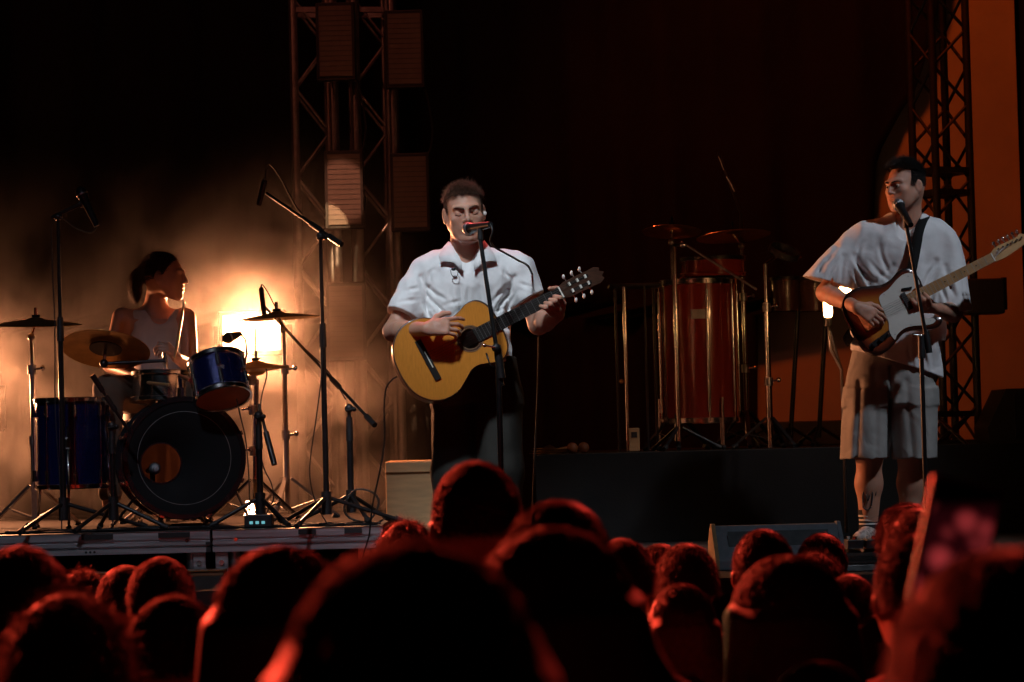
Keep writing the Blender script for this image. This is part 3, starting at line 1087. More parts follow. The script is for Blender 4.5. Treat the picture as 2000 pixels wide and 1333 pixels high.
# overhead boom stand
t, top = mic_stand('tall black boom stand reaching over the drums', 632, 11.15, 462, RISER_Z, rot=.2, reach=.33, collar=652,
                   boom=(P(667, 478, 11.1), P(520, 378, 11.4), .33), lower_r=.0125)
ov = thing('microphone', 'slim overhead microphone on the end of the tall boom', 'microphone', P(512, 370, 11.42), 'microphones')
mic_body(ov, P(505, 402, 11.44), P(517, 352, 11.42), handheld=False, dark=True)
cable('thin cable looping above the overhead boom end', [P(517, 352, 11.42), P(519, 330, 11.42), P(528, 322, 11.41), P(548, 348, 11.38), P(570, 390, 11.32), P(590, 420, 11.27), P(625, 455, 11.17), P(627, 520, 11.14), P(628, 640, 11.14)])
cable('cable bowing away from the tall boom stand to the floor', [P(628, 640, 11.13), P(629, 720, 11.12), P(620, 800, 11.1), P(607, 890, 11.1), P(606, 940, 11.1), P(618, 985, 11.1), (P(640, 1010, 11.1).x, 11.1, RISER_Z + .006)])

# short stand with long boom up to the hi-hat
t, top = mic_stand('short black stand with a long boom slanting up to the hi-hat', 684, 11.35, 798, RISER_Z, rot=.9, reach=.25, collar=835,
                   boom=(P(732, 831, 11.3), P(556, 642, 12.0), .42), lower_r=.014)
hm = thing('microphone', 'slim microphone on the long boom above the right crash cymbal', 'microphone', P(512, 590, 12.02), 'microphones')
MB().cyl(P(556, 642, 12.0), P(517, 600, 12.05), .007, n=10).build('clip_arm', 'black_metal', hm)
mic_body(hm, P(516, 618, 12.02), P(510, 562, 12.02), handheld=False, dark=True)
cable('cable hooked from the slim microphone over the right crash', [P(510, 562, 12.02), P(512, 556, 12.02), P(522, 570, 12.02), P(535, 595, 12.02), P(552, 632, 12.0), P(590, 676, 11.86), P(640, 725, 11.65), P(675, 780, 11.4)])

# low stand in front of the hi-hat
t, top = mic_stand('low black stand with a stubby boom in front of the hi-hat', 507, 11.25, 812, RISER_Z, rot=1.2, reach=.22, collar=850,
                   boom=(P(536, 908, 11.2), P(505, 790, 11.3), .4), lower_r=.014)
cable('cable drooping beside the hi-hat stand', [P(519, 718, 11.7), P(521, 735, 11.5), P(512, 770, 11.35), P(509, 800, 11.28), P(512, 900, 11.25), P(530, 945, 11.22), P(534, 975, 11.22), P(524, 995, 11.22), (P(515, 1010, 11.2).x, 11.2, RISER_Z + .006)])
cable('cable hanging from the rack tom down to the floor', [P(462, 780, 11.3), P(470, 815, 11.2), P(480, 860, 11.2), P(486, 930, 11.2), P(488, 985, 11.2), (P(490, 1010, 11.2).x, 11.2, RISER_Z + .006)])

# kick drum microphone stand
t, top = mic_stand('low black stand aiming its boom at the bass drum', 220, 11.12, 832, RISER_Z, rot=2.0, reach=.24, collar=860,
                   boom=(P(180, 733, 11.1), P(252, 842, 11.18), .5), lower_r=.011)
mt = thing('microphone', 'dark microphone tucked beside the blazing blinder lamp', 'microphone', P(452, 660, 11.9), 'microphones')
mic_body(mt, P(436, 664, 11.88), P(470, 652, 11.95), dark=True)
MB().tube([P(470, 652, 11.95), P(480, 665, 11.95), P(482, 690, 11.9), P(478, 712, 11.8)], .005).build('clip_arm', 'black_metal', mt)

# singer's stand: leaning upper tube with straight microphone
SY = 10.15
t = thing('microphone_stand', 'black microphone stand in front of the singer', 'microphone stand', (P(978, 900, SY).x, SY, STAGE_Z), 'microphone stands')
xb = P(978, 900, SY).x
pv = P(972, 690, SY)
MB().cyl((xb, SY, STAGE_Z + .06), (xb, SY, pv.z - .02), .0115, n=12).build('lower_tube', 'black_metal', t)
MB().cyl(pv + Vector((.012, 0, -.10)), pv + Vector((-.001, 0, .03)), .0185, .016, n=14).build('clutch', 'black_plastic', t)
MB().cyl(pv + Vector((.014, 0, -.13)), P(938, 468, SY + .05), .0088, n=12).build('upper_tube', 'black_metal', t)
MB().ball(pv + Vector((-.005, -.02, .02)), (.018, .014, .018), 12, 8).build('swivel', 'black_plastic', t)
MB().cyl(pv + Vector((-.008, -.03, .022)), pv + Vector((-.05, -.03, .03)), .004, n=8).ball(pv + Vector((-.052, -.03, .031)), .008, 8, 6).build('wing_nut', 'chrome', t)
MB().tube([pv + Vector((-.045, -.02, .0)), pv + Vector((-.03, -.02, -.05)), pv + Vector((-.012, -.02, -.06))], .0035).build('cable_clip', 'black_metal', t)
MB().lathe((xb, SY, STAGE_Z), (0, 0, 1), [(.001, 0), (.125, 0), (.125, .014), (.1, .022), (.02, .035), (.016, .08)], 28).build('round_base', 'black_metal', t)
hd = P(938, 462, SY + .05)
MB().cyl(hd - Vector((0, 0, .012)), hd + Vector((0, 0, .03)), .012, n=12).build('mic_clip', 'black_plastic', t)
SING_MIC_TIP = P(908, 448, SY + .17)
mk = thing('microphone', 'silver ball microphone at the singer mouth', 'microphone', P(935, 445, SY + .05), 'microphones')
mic_body(mk, SING_MIC_TIP, P(958, 439, SY - .01))
cable('cable sagging from the singer microphone past his shoulder', [P(958, 439, SY - .01), P(962, 452, SY - .02), P(958, 470, SY), P(965, 482, SY + .05), P(985, 494, SY + .1), P(1010, 508, SY + .2), P(1036, 528, SY + .45), P(1052, 600, SY + .75), P(1050, 760, SY + .95), P(1040, 1000, SY + 1.1), (P(1040, 1090, SY + 1.2).x, SY + 1.2, STAGE_Z + .006)], r=.0045)

# guitarist's stand
GY = 11.2
t = thing('microphone_stand', 'black microphone stand in front of the guitarist', 'microphone stand', (P(1806, 900, GY).x, GY, STAGE_Z), 'microphone stands')
xb = P(1806, 900, GY).x
pv = P(1799, 660, GY)
MB().cyl((xb, GY, STAGE_Z + .06), (xb, GY, pv.z), .0105, n=12).build('lower_tube', 'black_metal', t)
MB().cyl(P(1813, 684, GY), P(1770, 438, GY), .0085, n=12).build('boom_arm', 'black_metal', t)
MB().cyl(P(1815, 690, GY), P(1808, 648, GY), .0145, n=12).build('counterweight', 'black_plastic', t)
MB().cyl(pv + Vector((0, 0, -.09)), pv + Vector((0, 0, .015)), .017, .014, n=14).build('clutch', 'black_plastic', t)
MB().cyl(pv + Vector((0, -.02, .01)), pv + Vector((-.035, -.025, .012)), .004, n=8).ball(pv + Vector((-.037, -.025, .012)), .008, 8, 6).build('wing_nut', 'chrome', t)
MB().lathe((xb, GY, STAGE_Z), (0, 0, 1), [(.001, 0), (.13, 0), (.13, .014), (.1, .022), (.02, .035), (.016, .08)], 28).build('round_base', 'black_metal', t)
MB().cyl(P(1770, 446, GY), P(1769, 424, GY), .012, n=12).build('mic_clip', 'black_plastic', t)
mk = thing('microphone', 'shiny handheld microphone pointing at the guitarist chin', 'microphone', P(1768, 420, GY), 'microphones')
mic_body(mk, P(1751, 394, GY + .12), P(1779, 440, GY - .05))

# ------------------------------------------------------------------ cymbals


def cymbal(t, c, normal, r, name='cymbal', bell=.036):
    prof = [(.004, bell * .55), (.012, bell * .52), (.03, bell * .40), (.048, bell * .18), (r * .5, .001), (r * .85, -.010), (r, -.017),
            (r, -.0192), (r * .85, -.0122), (r * .5, -.0012), (.048, bell * .13), (.03, bell * .34), (.004, bell * .48)]
    b = MB().lathe(c, normal, prof, 56).build(name, 'brass', t)
    for q in np.linspace(.3, .92, 7):
        zz = np.interp(q * r, [.048, r * .5, r * .85, r], [bell * .18, .001, -.010, -.017])
        MB().lathe(c, normal, [(q * r - .0012, zz + .0002), (q * r, zz + .0011), (q * r + .0012, zz - .0001)], 40).build('groove', 'brass', b)
    n = Vector(normal).normalized()
    MB().lathe(Vector(c) + n * (bell * .5), n, [(.004, .0), (.019, .0), (.019, .012), (.004, .012)], 16).build('felt', 'black_cloth', t)
    MB().cyl(Vector(c) + n * (bell * .5 + .012), Vector(c) + n * (bell * .5 + .045), .008, n=10).build('wing_nut', 'chrome', t)
    return b


def cymbal_stand(label, px, Y, hub_px, zf, c, normal, r, rot=.3, reach=.26, mat_='steel_grey', collars=(720, 850), group='cymbals on stands', pole='steel_grey'):
    t, x = stand_root('cymbal_stand', label, 'cymbal stand', px, hub_px, Y, zf, group)
    c = Vector(c)
    n = Vector(normal).normalized()
    zt = c.z - .07
    zc = [P(px, q, Y).z for q in collars]
    segs = [zf + .05] + sorted(zc) + [zt]
    for i in range(len(segs) - 1):
        MB().cyl((x, Y, segs[i]), (x, Y, segs[i + 1]), .0145 - .003 * i, n=14).build('tube', pole, t)
    for z in zc:
        MB().cyl((x, Y, z - .022), (x, Y, z + .02), .0205, n=14).build('memory_lock', 'steel_grey', t)
        wingnut((x + .015, Y - .01, z), t, .0125)
    MB().ball((x, Y, zt), (.018, .016, .018), 12, 8).build('tilter', 'steel_grey', t)
    MB().cyl((x, Y, zt), c - n * .005, .006, n=10).build('tilter_rod', 'chrome', t)
    tripod(t, x, Y, zf, .20, reach, mat_, rot, double=True)
    cymbal(t, c, n, r)
    return t


cymbal_stand('crash cymbal high on a grey stand at the outer end of the kit', 64, 11.75, 800, RISER_Z, P(70, 628, 11.75), (.02, -.08, 1), .21, rot=2.8, reach=.24, collars=(722, 860))
cymbal_stand('crash cymbal on a grey double braced stand above the blinder lamp', 557, 12.0, 800, RISER_Z, P(541, 616, 12.0), (-.04, -.02, 1), .20, rot=.35, reach=.25, collars=(722, 850))

# ride cymbal on a boom from the bass drum
rd = thing('cymbal_stand', 'broad tilted ride cymbal in front of the drummer chest', 'cymbal stand', (P(213, 700, 11.7).x, 11.8, RISER_Z), 'cymbals on stands')
cc = P(207, 676, 11.75)
nn = Vector((.06, .40, .9)).normalized()
cymbal(rd, cc, nn, .205)
MB().lathe(cc - nn * .018, nn, [(.004, 0), (.075, .0), (.075, .007), (.004, .014)], 28).build('cup', 'black_plastic', rd)
MB().cyl(cc - nn * .09, cc, .007).build('tilter_rod', 'chrome', rd)
q = cc - nn * .09
MB().ball(q, .02, 12, 8).build('tilter', 'black_metal', rd)
MB().cyl(q, P(322, 705, 11.75), .008).build('boom_arm', 'black_metal', rd)
q2 = P(322, 705, 11.75)
MB().cyl(q2 + Vector((0, 0, .04)), (q2.x, 11.85, RISER_Z + .5), .011).build('tube', 'chrome', rd)
MB().cyl((q2.x, 11.85, RISER_Z + .52), (q2.x, 11.95, RISER_Z + .05), .012).build('lower_tube', 'steel_grey', rd)
tripod(rd, q2.x, 11.95, RISER_Z, .18, .25, 'steel_grey', 1.3, double=True)

# hi-hat
hc = P(500, 712, 11.75)
hh = thing('hi_hat', 'pair of hi-hat cymbals on a chrome stand before the blinder lamp', 'hi-hat', (hc.x - .02, 11.75, RISER_Z), 'cymbals on stands')
cymbal(hh, hc, (.0, -.03, 1), .155, 'top_cymbal', .035)
b = MB().lathe(hc - Vector((0, 0, .034)), (.0, .03, -1), [(.004, .02), (.03, .014), (.045, .0), (.155, -.018), (.155, -.020), (.045, -.003), (.004, .016)], 48).build('bottom_cymbal', 'brass', hh)
sx = P(494, 800, 11.75).x
MB().cyl((hc.x, 11.75, hc.z - .06), (hc.x, 11.75, P(494, 640, 11.75).z), .0042, n=8).build('pull_rod', 'chrome', hh)
MB().cyl((sx, 11.75, RISER_Z + .05), (hc.x, 11.75, hc.z - .07), .0125, n=14).build('tube', 'chrome', hh)
for py in (742, 800, 880):
    z = P(494, py, 11.75).z
    MB().cyl((sx, 11.75, z - .025), (sx, 11.75, z + .02), .02, n=14).build('memory_lock', 'steel_grey', hh)
    wingnut((sx - .05, 11.74, z), hh, .012)
tripod(hh, sx, 11.75, RISER_Z, .2, .25, 'chrome', .7, double=True)
MB().bar((sx + .02, 11.45, RISER_Z + .03), (sx, 11.72, RISER_Z + .10), .075, .01).build('pedal', 'chrome', hh)

# ------------------------------------------------------------------ drums


def hoop(t, c, axis, r, name='hoop', material='chrome', h=.022):
    MB().lathe(c, axis, [(r + .001, -h / 2), (r + .011, -h / 2), (r + .008, -h / 2 + .004), (r + .008, h / 2 - .003), (r + .012, h / 2), (r + .001, h / 2 + .001)], 48).build(name, material, t)


def lugs(t, c, axis, r, z0, z1, n, phase=0, long=True):
    u, v, w = frame_from(axis)
    c = Vector(c)
    for k in range(n):
        a = phase + 2 * PI * k / n
        d = u * math.cos(a) + v * math.sin(a)
        if long:
            lg = MB().cyl(c + w * (z0 + .045) + d * (r + .012), c + w * (z1 - .045) + d * (r + .012), .0085, n=10).build('lug', 'chrome', t)
        else:
            for zz in (z0 + .05, z1 - .05):
                lg = MB().cyl(c + w * (zz - .025) + d * (r + .010), c + w * (zz + .025) + d * (r + .010), .011, .009, n=10).build('lug', 'chrome', t)
        MB().cyl(c + w * (z0 - .005) + d * (r + .012), c + w * (z1 + .008) + d * (r + .012), .0032, n=6).build('tension_rod', 'chrome', lg)


# bass drum
bc = P(360, 895, 11.42)
R_B = .258
zoff = RISER_Z + R_B + .055 - bc.z
ax = Vector((.24, -.97, .02)).normalized()
bd = thing('bass_drum', 'large bass drum with black front head and thin white ring', 'drum', (bc.x, 11.6, RISER_Z), 'drum kit on the left riser')
sh = MB().lathe(bc, ax, [(R_B, .0), (R_B, -.40)], 64)
sh.lathe(bc, ax, [(R_B - .008, -.40), (R_B - .008, 0)], 64)
sh.build('shell', 'blue_sparkle', bd)
# front head: an annulus round the port hole
u, v, w = frame_from(ax)
hole = (-.105, -.02)
HR = .088
ang = np.linspace(0, 2 * PI, 72, endpoint=False)
outer = []
for a in ang:
    dx, dy = math.cos(a), math.sin(a)
    bq = hole[0] * dx + hole[1] * dy
    s_ = -bq + math.sqrt(bq * bq + R_B ** 2 - hole[0] ** 2 - hole[1] ** 2)
    outer.append((hole[0] + dx * s_, hole[1] + dy * s_))
inner = [(hole[0] + math.cos(a) * HR, hole[1] + math.sin(a) * HR) for a in ang]
sgn = 1 if u.x > 0 else -1
upv = 1 if v.z > 0 else -1


def onb(a, b, h):
    return bc + u * (a * sgn) + v * (b * upv) + w * h


vs = [onb(a, b, .006) for a, b in outer] + [onb(a, b, .006) for a, b in inner] + [onb(a, b, .002) for a, b in inner]
n = len(ang)
fs = [(i, (i + 1) % n, n + (i + 1) % n, n + i) for i in range(n)] + [(n + i, n + (i + 1) % n, 2 * n + (i + 1) % n, 2 * n + i) for i in range(n)]
hd = MB().raw(vs, fs).build('front_head', 'drum_head_black', bd)
MB().lathe(bc, ax, [(R_B * .80, .0066), (R_B * .80, .0074), (R_B * .808, .0074), (R_B * .808, .0066)], 96).build('painted_ring', 'ring_grey', hd)
MB().lathe(bc + (onb(*hole, 0) - bc), ax, [(HR - .001, .004), (HR - .001, .0075), (HR + .006, .0075), (HR + .006, .0062)], 48).build('port_ring', 'drum_black', hd)
MB().lathe(bc, ax, [(.001, -.405), (R_B - .01, -.402), (R_B - .002, -.398)], 48).build('batter_head', 'drum_head_dim', bd)
for h0 in (-.01, -.39):
    MB().lathe(bc, ax, [(R_B - .006, h0 - .02), (R_B + .014, h0 - .02), (R_B + .018, h0 - .015), (R_B + .018, h0 + .018), (R_B + .014, h0 + .022), (R_B - .006, h0 + .022)], 72).build('hoop', 'drum_black', bd)
lugs(bd, bc, ax, R_B, -.36, -.04, 8, .39, False)
for k in range(8):
    a = .39 + 2 * PI * k / 8
    d = u * math.cos(a) + v * math.sin(a)
    MB().bar(bc + d * (R_B + .021) + w * -.035, bc + d * (R_B + .021) + w * .018, .02, .008, d).build('claw', 'chrome', bd)
for s in (-1, 1):
    a0 = bc + Vector((s * R_B * .82, .08, -R_B * .55))
    MB().cyl(a0, (a0.x + s * .10, 11.28, RISER_Z + .008), .0065, n=8).build('spur', 'chrome', bd)
MB().cyl(bc + Vector((-.03, .18, R_B)), bc + Vector((-.03, .18, R_B + .06)), .02).build('tom_mount', 'chrome', bd)
MB().bar(bc + Vector((-.09, .18, R_B + .008)), bc + Vector((.09, .18, R_B + .008)), .05, .016).build('mount_plate', 'chrome', bd)
# microphone seen through the port
km = thing('microphone', 'squat microphone lying inside the bass drum port', 'microphone', onb(-.115, -.05, -.12), 'microphones')
mic_body(km, onb(-.12, -.04, -.05), onb(-.14, -.05, -.22), dark=False)
MB().cyl(onb(-.13, -.05, -.13), onb(-.13, -.21, -.13), .012).build('clip_arm', 'black_metal', km)

# rack tom
rc = P(428, 742, 11.35)
axr = Vector((-.20, .38, .88)).normalized()
rt = thing('rack_tom', 'blue sparkle rack tom tilted above the bass drum', 'drum', (rc.x, 11.4, RISER_Z), 'drum kit on the left riser')
R_T, H_T = .120, .175
MB().lathe(rc, axr, [(R_T, -H_T / 2), (R_T, H_T / 2)], 48).build('shell', 'blue_sparkle', rt)
MB().lathe(rc, axr, [(.001, H_T / 2 + .004), (R_T, H_T / 2 + .003)], 48).build('top_head', 'drum_head_clear', rt)
MB().lathe(rc, axr, [(R_T, -H_T / 2 - .004), (.001, -H_T / 2 - .005)], 48).build('bottom_head', 'drum_head_reflection', rt)
hoop(rt, rc + axr * (H_T / 2), axr, R_T)
hoop(rt, rc - axr * (H_T / 2), axr, R_T)
lugs(rt, rc, axr, R_T, -H_T / 2, H_T / 2, 6, .2, False)
MB().box(rc - axr.cross(Vector((1, 0, 0))).normalized() * 0 + Vector((.02, -R_T * .86, .052)), (.03, .006, .022)).build('badge', 'steel_grey', rt)
MB().cyl(rc + Vector((-R_T - .005, 0, 0)), P(352, 735, 11.55), .010).build('mount_arm', 'chrome', rt)
MB().cyl(P(352, 735, 11.55), bc + Vector((-.03, .18, R_B + .05)), .012).build('mount_post', 'chrome', rt)

# floor tom
fcx = P(140, 870, 11.6)
ft = thing('floor_tom', 'deep blue sparkle floor tom on three chrome legs', 'drum', (fcx.x, 11.6, RISER_Z), 'drum kit on the left riser')
R_F = .158
zt, zb = P(140, 782, 11.6).z, P(140, 950, 11.6).z
MB().lathe((fcx.x, 11.6, 0), (0, 0, 1), [(R_F, zb), (R_F, zt)], 56).build('shell', 'blue_sparkle', ft)
MB().lathe((fcx.x, 11.6, zt), (0, 0, 1), [(R_F, .003), (.001, .004)], 48).build('top_head', 'drum_head_clear', ft)
MB().lathe((fcx.x, 11.6, zb), (0, 0, 1), [(.001, -.004), (R_F, -.003)], 48).build('bottom_head', 'drum_head_reflection', ft)
hoop(ft, (fcx.x, 11.6, zt), (0, 0, 1), R_F)
hoop(ft, (fcx.x, 11.6, zb), (0, 0, 1), R_F)
lugs(ft, (fcx.x, 11.6, 0), (0, 0, 1), R_F, zb, zt, 8, .25, False)
for k in range(3):
    a = .6 + k * 2 * PI / 3
    x, y = fcx.x + math.cos(a) * (R_F + .02), 11.6 + math.sin(a) * (R_F + .02)
    lg = MB().tube([(x, y, zt - .12), (x, y, zb - .02), (x + math.cos(a) * .02, y + math.sin(a) * .02, RISER_Z + .015)], .0065).build('leg', 'chrome', ft)
    MB().ball((x + math.cos(a) * .02, y + math.sin(a) * .02, RISER_Z + .013), .013, 10, 8).build('rubber_foot', 'rubber', lg)
    MB().box((x - math.cos(a) * .008, y - math.sin(a) * .008, (zt + zb) / 2), (.03, .03, .05)).build('leg_bracket', 'chrome', ft, .004)

# snare drum by the drummer knees
sc = P(322, 758, 11.85)
sd = thing('snare_drum', 'shallow chrome snare drum behind the bass drum', 'drum', (sc.x, 11.85, RISER_Z), 'drum kit on the left riser')
MB().lathe(sc, (0.03, .08, 1), [(.15, -.06), (.15, .06)], 48).build('shell', 'chrome', sd)
MB().lathe(sc, (0.03, .08, 1), [(.15, .062), (.001, .063)], 40).build('top_head', 'white_paint', sd)
hoop(sd, sc + Vector((.002, .005, .06)), (0.03, .08, 1), .15)
hoop(sd, sc - Vector((.002, .005, .06)), (0.03, .08, 1), .15)
MB().cyl((sc.x, 11.85, RISER_Z + .04), (sc.x, 11.85, sc.z - .09), .014).build('stand_tube', 'chrome', sd)
tripod(sd, sc.x, 11.85, RISER_Z, .16, .22, 'chrome', .5, double=True)

# bass drum pedal and clutter of cables on the riser front
pd_ = thing('kick_pedal', 'chrome kick pedal on the riser behind the bass drum', 'pedal', (bc.x - .1, 12.05, RISER_Z))
MB().bar((bc.x - .12, 12.02, RISER_Z + .1), (bc.x - .12, 12.28, RISER_Z + .03), .08, .012).build('footboard', 'chrome', pd_)
MB().bar((bc.x - .16, 12.02, RISER_Z + .01), (bc.x - .16, 12.02, RISER_Z + .2), .014, .02).build('post', 'chrome', pd_)
MB().bar((bc.x - .08, 12.02, RISER_Z + .01), (bc.x - .08, 12.02, RISER_Z + .2), .014, .02).build('post', 'chrome', pd_)
cr_ = np.random.default_rng(3)
clabels = ['tangled black cable lying under the tall stand base', 'black cable snaking along the riser edge under the bass drum',
           'loose cable curled on the riser between the two boom stands', 'black cable running flat past the hi-hat pedal',
           'coil of cable heaped at the foot of the short boom stand', 'cable trailing from the floor tom legs to the riser edge']
spans = [(20, 230), (180, 430), (540, 700), (400, 620), (640, 740), (60, 300)]
for lb, (p0, p1) in zip(clabels, spans):
    pts = []
    for i in range(9):
        px = p0 + (p1 - p0) * i / 8 + cr_.uniform(-12, 12)
        yy = 11.07 + cr_.uniform(0, .22)
        pts.append((P(px, 1025, yy).x, yy, RISER_Z + .006 + cr_.uniform(0, .006)))
    cable(lb, pts, r=.005, group='cables on the drum riser')
co = P(706, 985, 11.3)
a = np.linspace(0, 2 * PI * 3.2, 80)
cable('upright coil of cable hung on the short boom stand', [(co.x + math.cos(t) * .075 + .02 * math.sin(3 * t) * .3, 11.3 + .02 * math.sin(t * .31), RISER_Z + .082 + math.sin(t) * .072) for t in a], r=.004, n=1)
cable('thin instrument cable dropping from the acoustic guitar to the floor',
      [P(776, 736, 10.5), P(766, 742, 10.5), P(754, 760, 10.52), P(750, 800, 10.55), P(751, 860, 10.6), P(742, 920, 10.62), P(728, 985, 10.66), P(722, 1040, 10.7), (P(715, 1100, 10.75).x, 10.75, STAGE_Z + .006), (P(840, 1100, 10.9).x, 10.95, STAGE_Z + .006)], r=.0036)
sb = P(505, 1025, 11.12)
dbx = thing('stage_box', 'small black stage box with pale blue indicator windows on the riser', 'stage box', (sb.x, 11.12, RISER_Z))
MB().box((sb.x, 11.15, RISER_Z + .03), (.12, .09, .056)).build('case', 'black_plastic', dbx, .004)
emit('indicator_glow', (.25, .75, .85), .55)
for k in range(3):
    MB().box((sb.x - .03 + k * .026, 11.103, RISER_Z + .024), (.014, .006, .012)).build('indicator', 'indicator_glow', dbx)

# ------------------------------------------------------------------ percussion on the black riser
QY = 13.6
pc = P(1366, 690, QY)
R_P = .200
zt, zb = P(1366, 553, QY).z, P(1366, 822, QY).z
pdm = thing('tall_drum', 'tall red lacquered drum with chrome rods on the black riser', 'drum', (pc.x, QY, PERC_Z))
MB().lathe((pc.x, QY, 0), (0, 0, 1), [(R_P, zb), (R_P, zt)], 64).build('shell', 'red_lacquer', pdm)
MB().lathe((pc.x, QY, zt), (0, 0, 1), [(R_P, .003), (.001, .004)], 48).build('top_head', 'drum_head_clear', pdm)
MB().lathe((pc.x, QY, zb), (0, 0, 1), [(.001, -.004), (R_P, -.003)], 48).build('bottom_head', 'drum_head_clear', pdm)
hoop(pdm, (pc.x, QY, zt), (0, 0, 1), R_P, h=.03)
hoop(pdm, (pc.x, QY, zb), (0, 0, 1), R_P, h=.03)
lugs(pdm, (pc.x, QY, 0), (0, 0, 1), R_P, zb, zt, 8, .15, True)
bdg = P(1358, 617, QY)
MB().box((bdg.x, QY - R_P - .001, bdg.z), (.075, .006, .05)).build('badge', 'steel_grey', pdm, .002)
for k in range(3):
    a = -1.1 + k * 2 * PI / 3
    x, y = pc.x + math.cos(a) * (R_P + .02), QY + math.sin(a) * (R_P + .02)
    lg = MB().cyl((x, y, zb + .12), (x, y, PERC_Z + .012), .0075).build('leg', 'chrome', pdm)
    MB().ball((x, y, PERC_Z + .013), .014, 10, 8).build('rubber_foot', 'rubber', lg)
# snare on top
s2 = P(1392, 518, QY - .05)
ps = thing('snare_drum', 'shallow dark red drum resting above the tall red drum', 'drum', (s2.x, QY - .05, zt))
MB().lathe(s2, (0, 0, 1), [(.165, -.055), (.165, .03)], 48).build('shell', 'red_lacquer', ps)
MB().lathe(s2, (0, 0, 1), [(.165, .032), (.001, .033)], 40).build('top_head', 'drum_head_black', ps)
hoop(ps, s2 + Vector((0, 0, .03)), (0, 0, 1), .165, material='black_metal')
hoop(ps, s2 - Vector((0, 0, .055)), (0, 0, 1), .165, material='red_lacquer')
MB().cyl((s2.x, s2.y, zt + .006), s2 - Vector((0, 0, .056)), .10, .15, n=24).build('cradle', 'black_metal', ps)

for lab, px, hub, c, nrm, r, col in (
        ('crash cymbal catching red light above the tall drum', 1318, 700, P(1312, 447, 13.5), (.04, .16, 1), .155, (600, 760)),
        ('dim dark cymbal behind the chrome rod on the black riser', 1455, 700, P(1432, 456, 13.8), (-.05, .10, 1), .20, (580, 720))):
    cymbal_stand(lab, px, c.y, hub, PERC_Z, c, nrm, r, rot=.5, reach=.2, collars=col, mat_='black_metal', pole='chrome', group='percussion cymbals')
# bright chrome stand with small cymbal
x = P(1500, 700, 13.35).x
cst = thing('percussion_stand', 'bright chrome stand between the tall drum and the guitarist', 'stand', (x, 13.35, PERC_Z))
z_ = [P(1495, q, 13.35).z for q in (516, 600, 745, 868)]
MB().cyl((x, 13.35, PERC_Z + .004), (x, 13.35, z_[2]), .017).build('lower_tube', 'chrome', cst)
MB().cyl((x, 13.35, z_[2]), (x, 13.35, z_[1]), .0145).build('middle_tube', 'chrome', cst)
MB().cyl((x, 13.35, z_[1]), (x, 13.35, z_[0]), .011).build('upper_tube', 'chrome', cst)
for q in (z_[1], z_[2]):
    MB().cyl((x, 13.35, q - .025), (x, 13.35, q + .02), .023).build('memory_lock', 'steel_grey', cst)
    wingnut((x + .015, 13.34, q), cst, .013)
tripod(cst, x, 13.35, PERC_Z, .16, .2, 'black_metal', 1.1, double=True)
sm = P(1532, 492, 13.5)
MB().cyl((x, 13.35, z_[0]), sm, .007).build('arm', 'chrome', cst)
tb = thing('tambourine', 'small jingling tambourine mounted over the chrome stand', 'tambourine', sm, 'small percussion')
MB().lathe(sm, (.3, -.4, .85), [(.085, -.018), (.085, .018), (.077, .018), (.077, -.018), (.085, -.018)], 36).build('frame', 'black_plastic', tb)
u2, v2, w2 = frame_from((.3, -.4, .85))
for k in range(8):
    a = 2 * PI * k / 8
    q = sm + (u2 * math.cos(a) + v2 * math.sin(a)) * .081
    MB().lathe(q, w2, [(.001, -.003), (.014, -.001), (.014, .001), (.001, .003)], 14).build('jingle', 'chrome', tb)
# bongos to the right of the stand
for px, rr_, lb in ((1535, .085, 'smaller dark bongo drum beside the chrome stand'), (1590, .10, 'larger dark bongo drum near the glowing tube lamp')):
    q = P(px, 550, 13.7)
    bg_ = thing('bongo_drum', lb, 'drum', (q.x, 13.7, PERC_Z), 'pair of bongos')
    MB().lathe((q.x, 13.7, q.z), (0, 0, 1), [(rr_ * .85, -.16), (rr_, -.02), (rr_, .02), (.001, .021)], 36).build('shell', 'rosewood', bg_)
    hoop(bg_, (q.x, 13.7, q.z + .012), (0, 0, 1), rr_, material='black_metal')
    MB().cyl((q.x, 13.7, PERC_Z + .05), (q.x + .06, 13.7, q.z - .15), .013).build('tube', 'black_metal', bg_)
    tripod(bg_, q.x, 13.7, PERC_Z, .1, .16, 'black_metal', .2)
# thin boom mic reaching up in the dark
ob = thing('microphone_stand', 'overhead boom stand above the tall drum, mostly in darkness', 'microphone stand', (P(1330, 800, 13.3).x, 13.3, PERC_Z))
x = P(1322, 700, 13.3).x
zt_ = P(1318, 480, 13.3).z
MB().cyl((x, 13.3, PERC_Z + .05), (x, 13.3, zt_), .012).build('tube', 'chrome', ob)
MB().cyl(P(1478, 566, 13.2), P(1336, 476, 13.25), .0065).build('boom_arm', 'steel_grey', ob)
MB().ball(P(1334, 478, 13.25), .018, 10, 8).build('swivel', 'chrome', ob)
MB().cyl(P(1334, 478, 13.25), (x, 13.3, zt_), .008).build('joint', 'black_metal', ob)
tripod(ob, x, 13.3, PERC_Z, .12, .22, 'black_metal', .1)
ov2 = thing('microphone_stand', 'dark overhead stand whose bright boom tip shows high behind the singer', 'microphone stand', (P(1460, 850, 14.0).x, 14.0, PERC_Z))
x = P(1460, 850, 14.0).x
MB().cyl((x, 14.0, PERC_Z + .05), (x, 14.0, P(1450, 420, 14.0).z), .011).build('tube', 'black_metal', ov2)
MB().cyl((x, 14.0, P(1450, 420, 14.0).z), P(1402, 298, 14.0), .0055).build('boom_arm', 'black_metal', ov2)
MB().cyl(P(1420, 345, 13.99), P(1436, 374, 13.99), .009).build('boom_sleeve', 'chrome', ov2)
MB().cyl(P(1405, 305, 13.99), P(1415, 332, 13.99), .008).build('microphone_barrel', 'chrome', ov2)
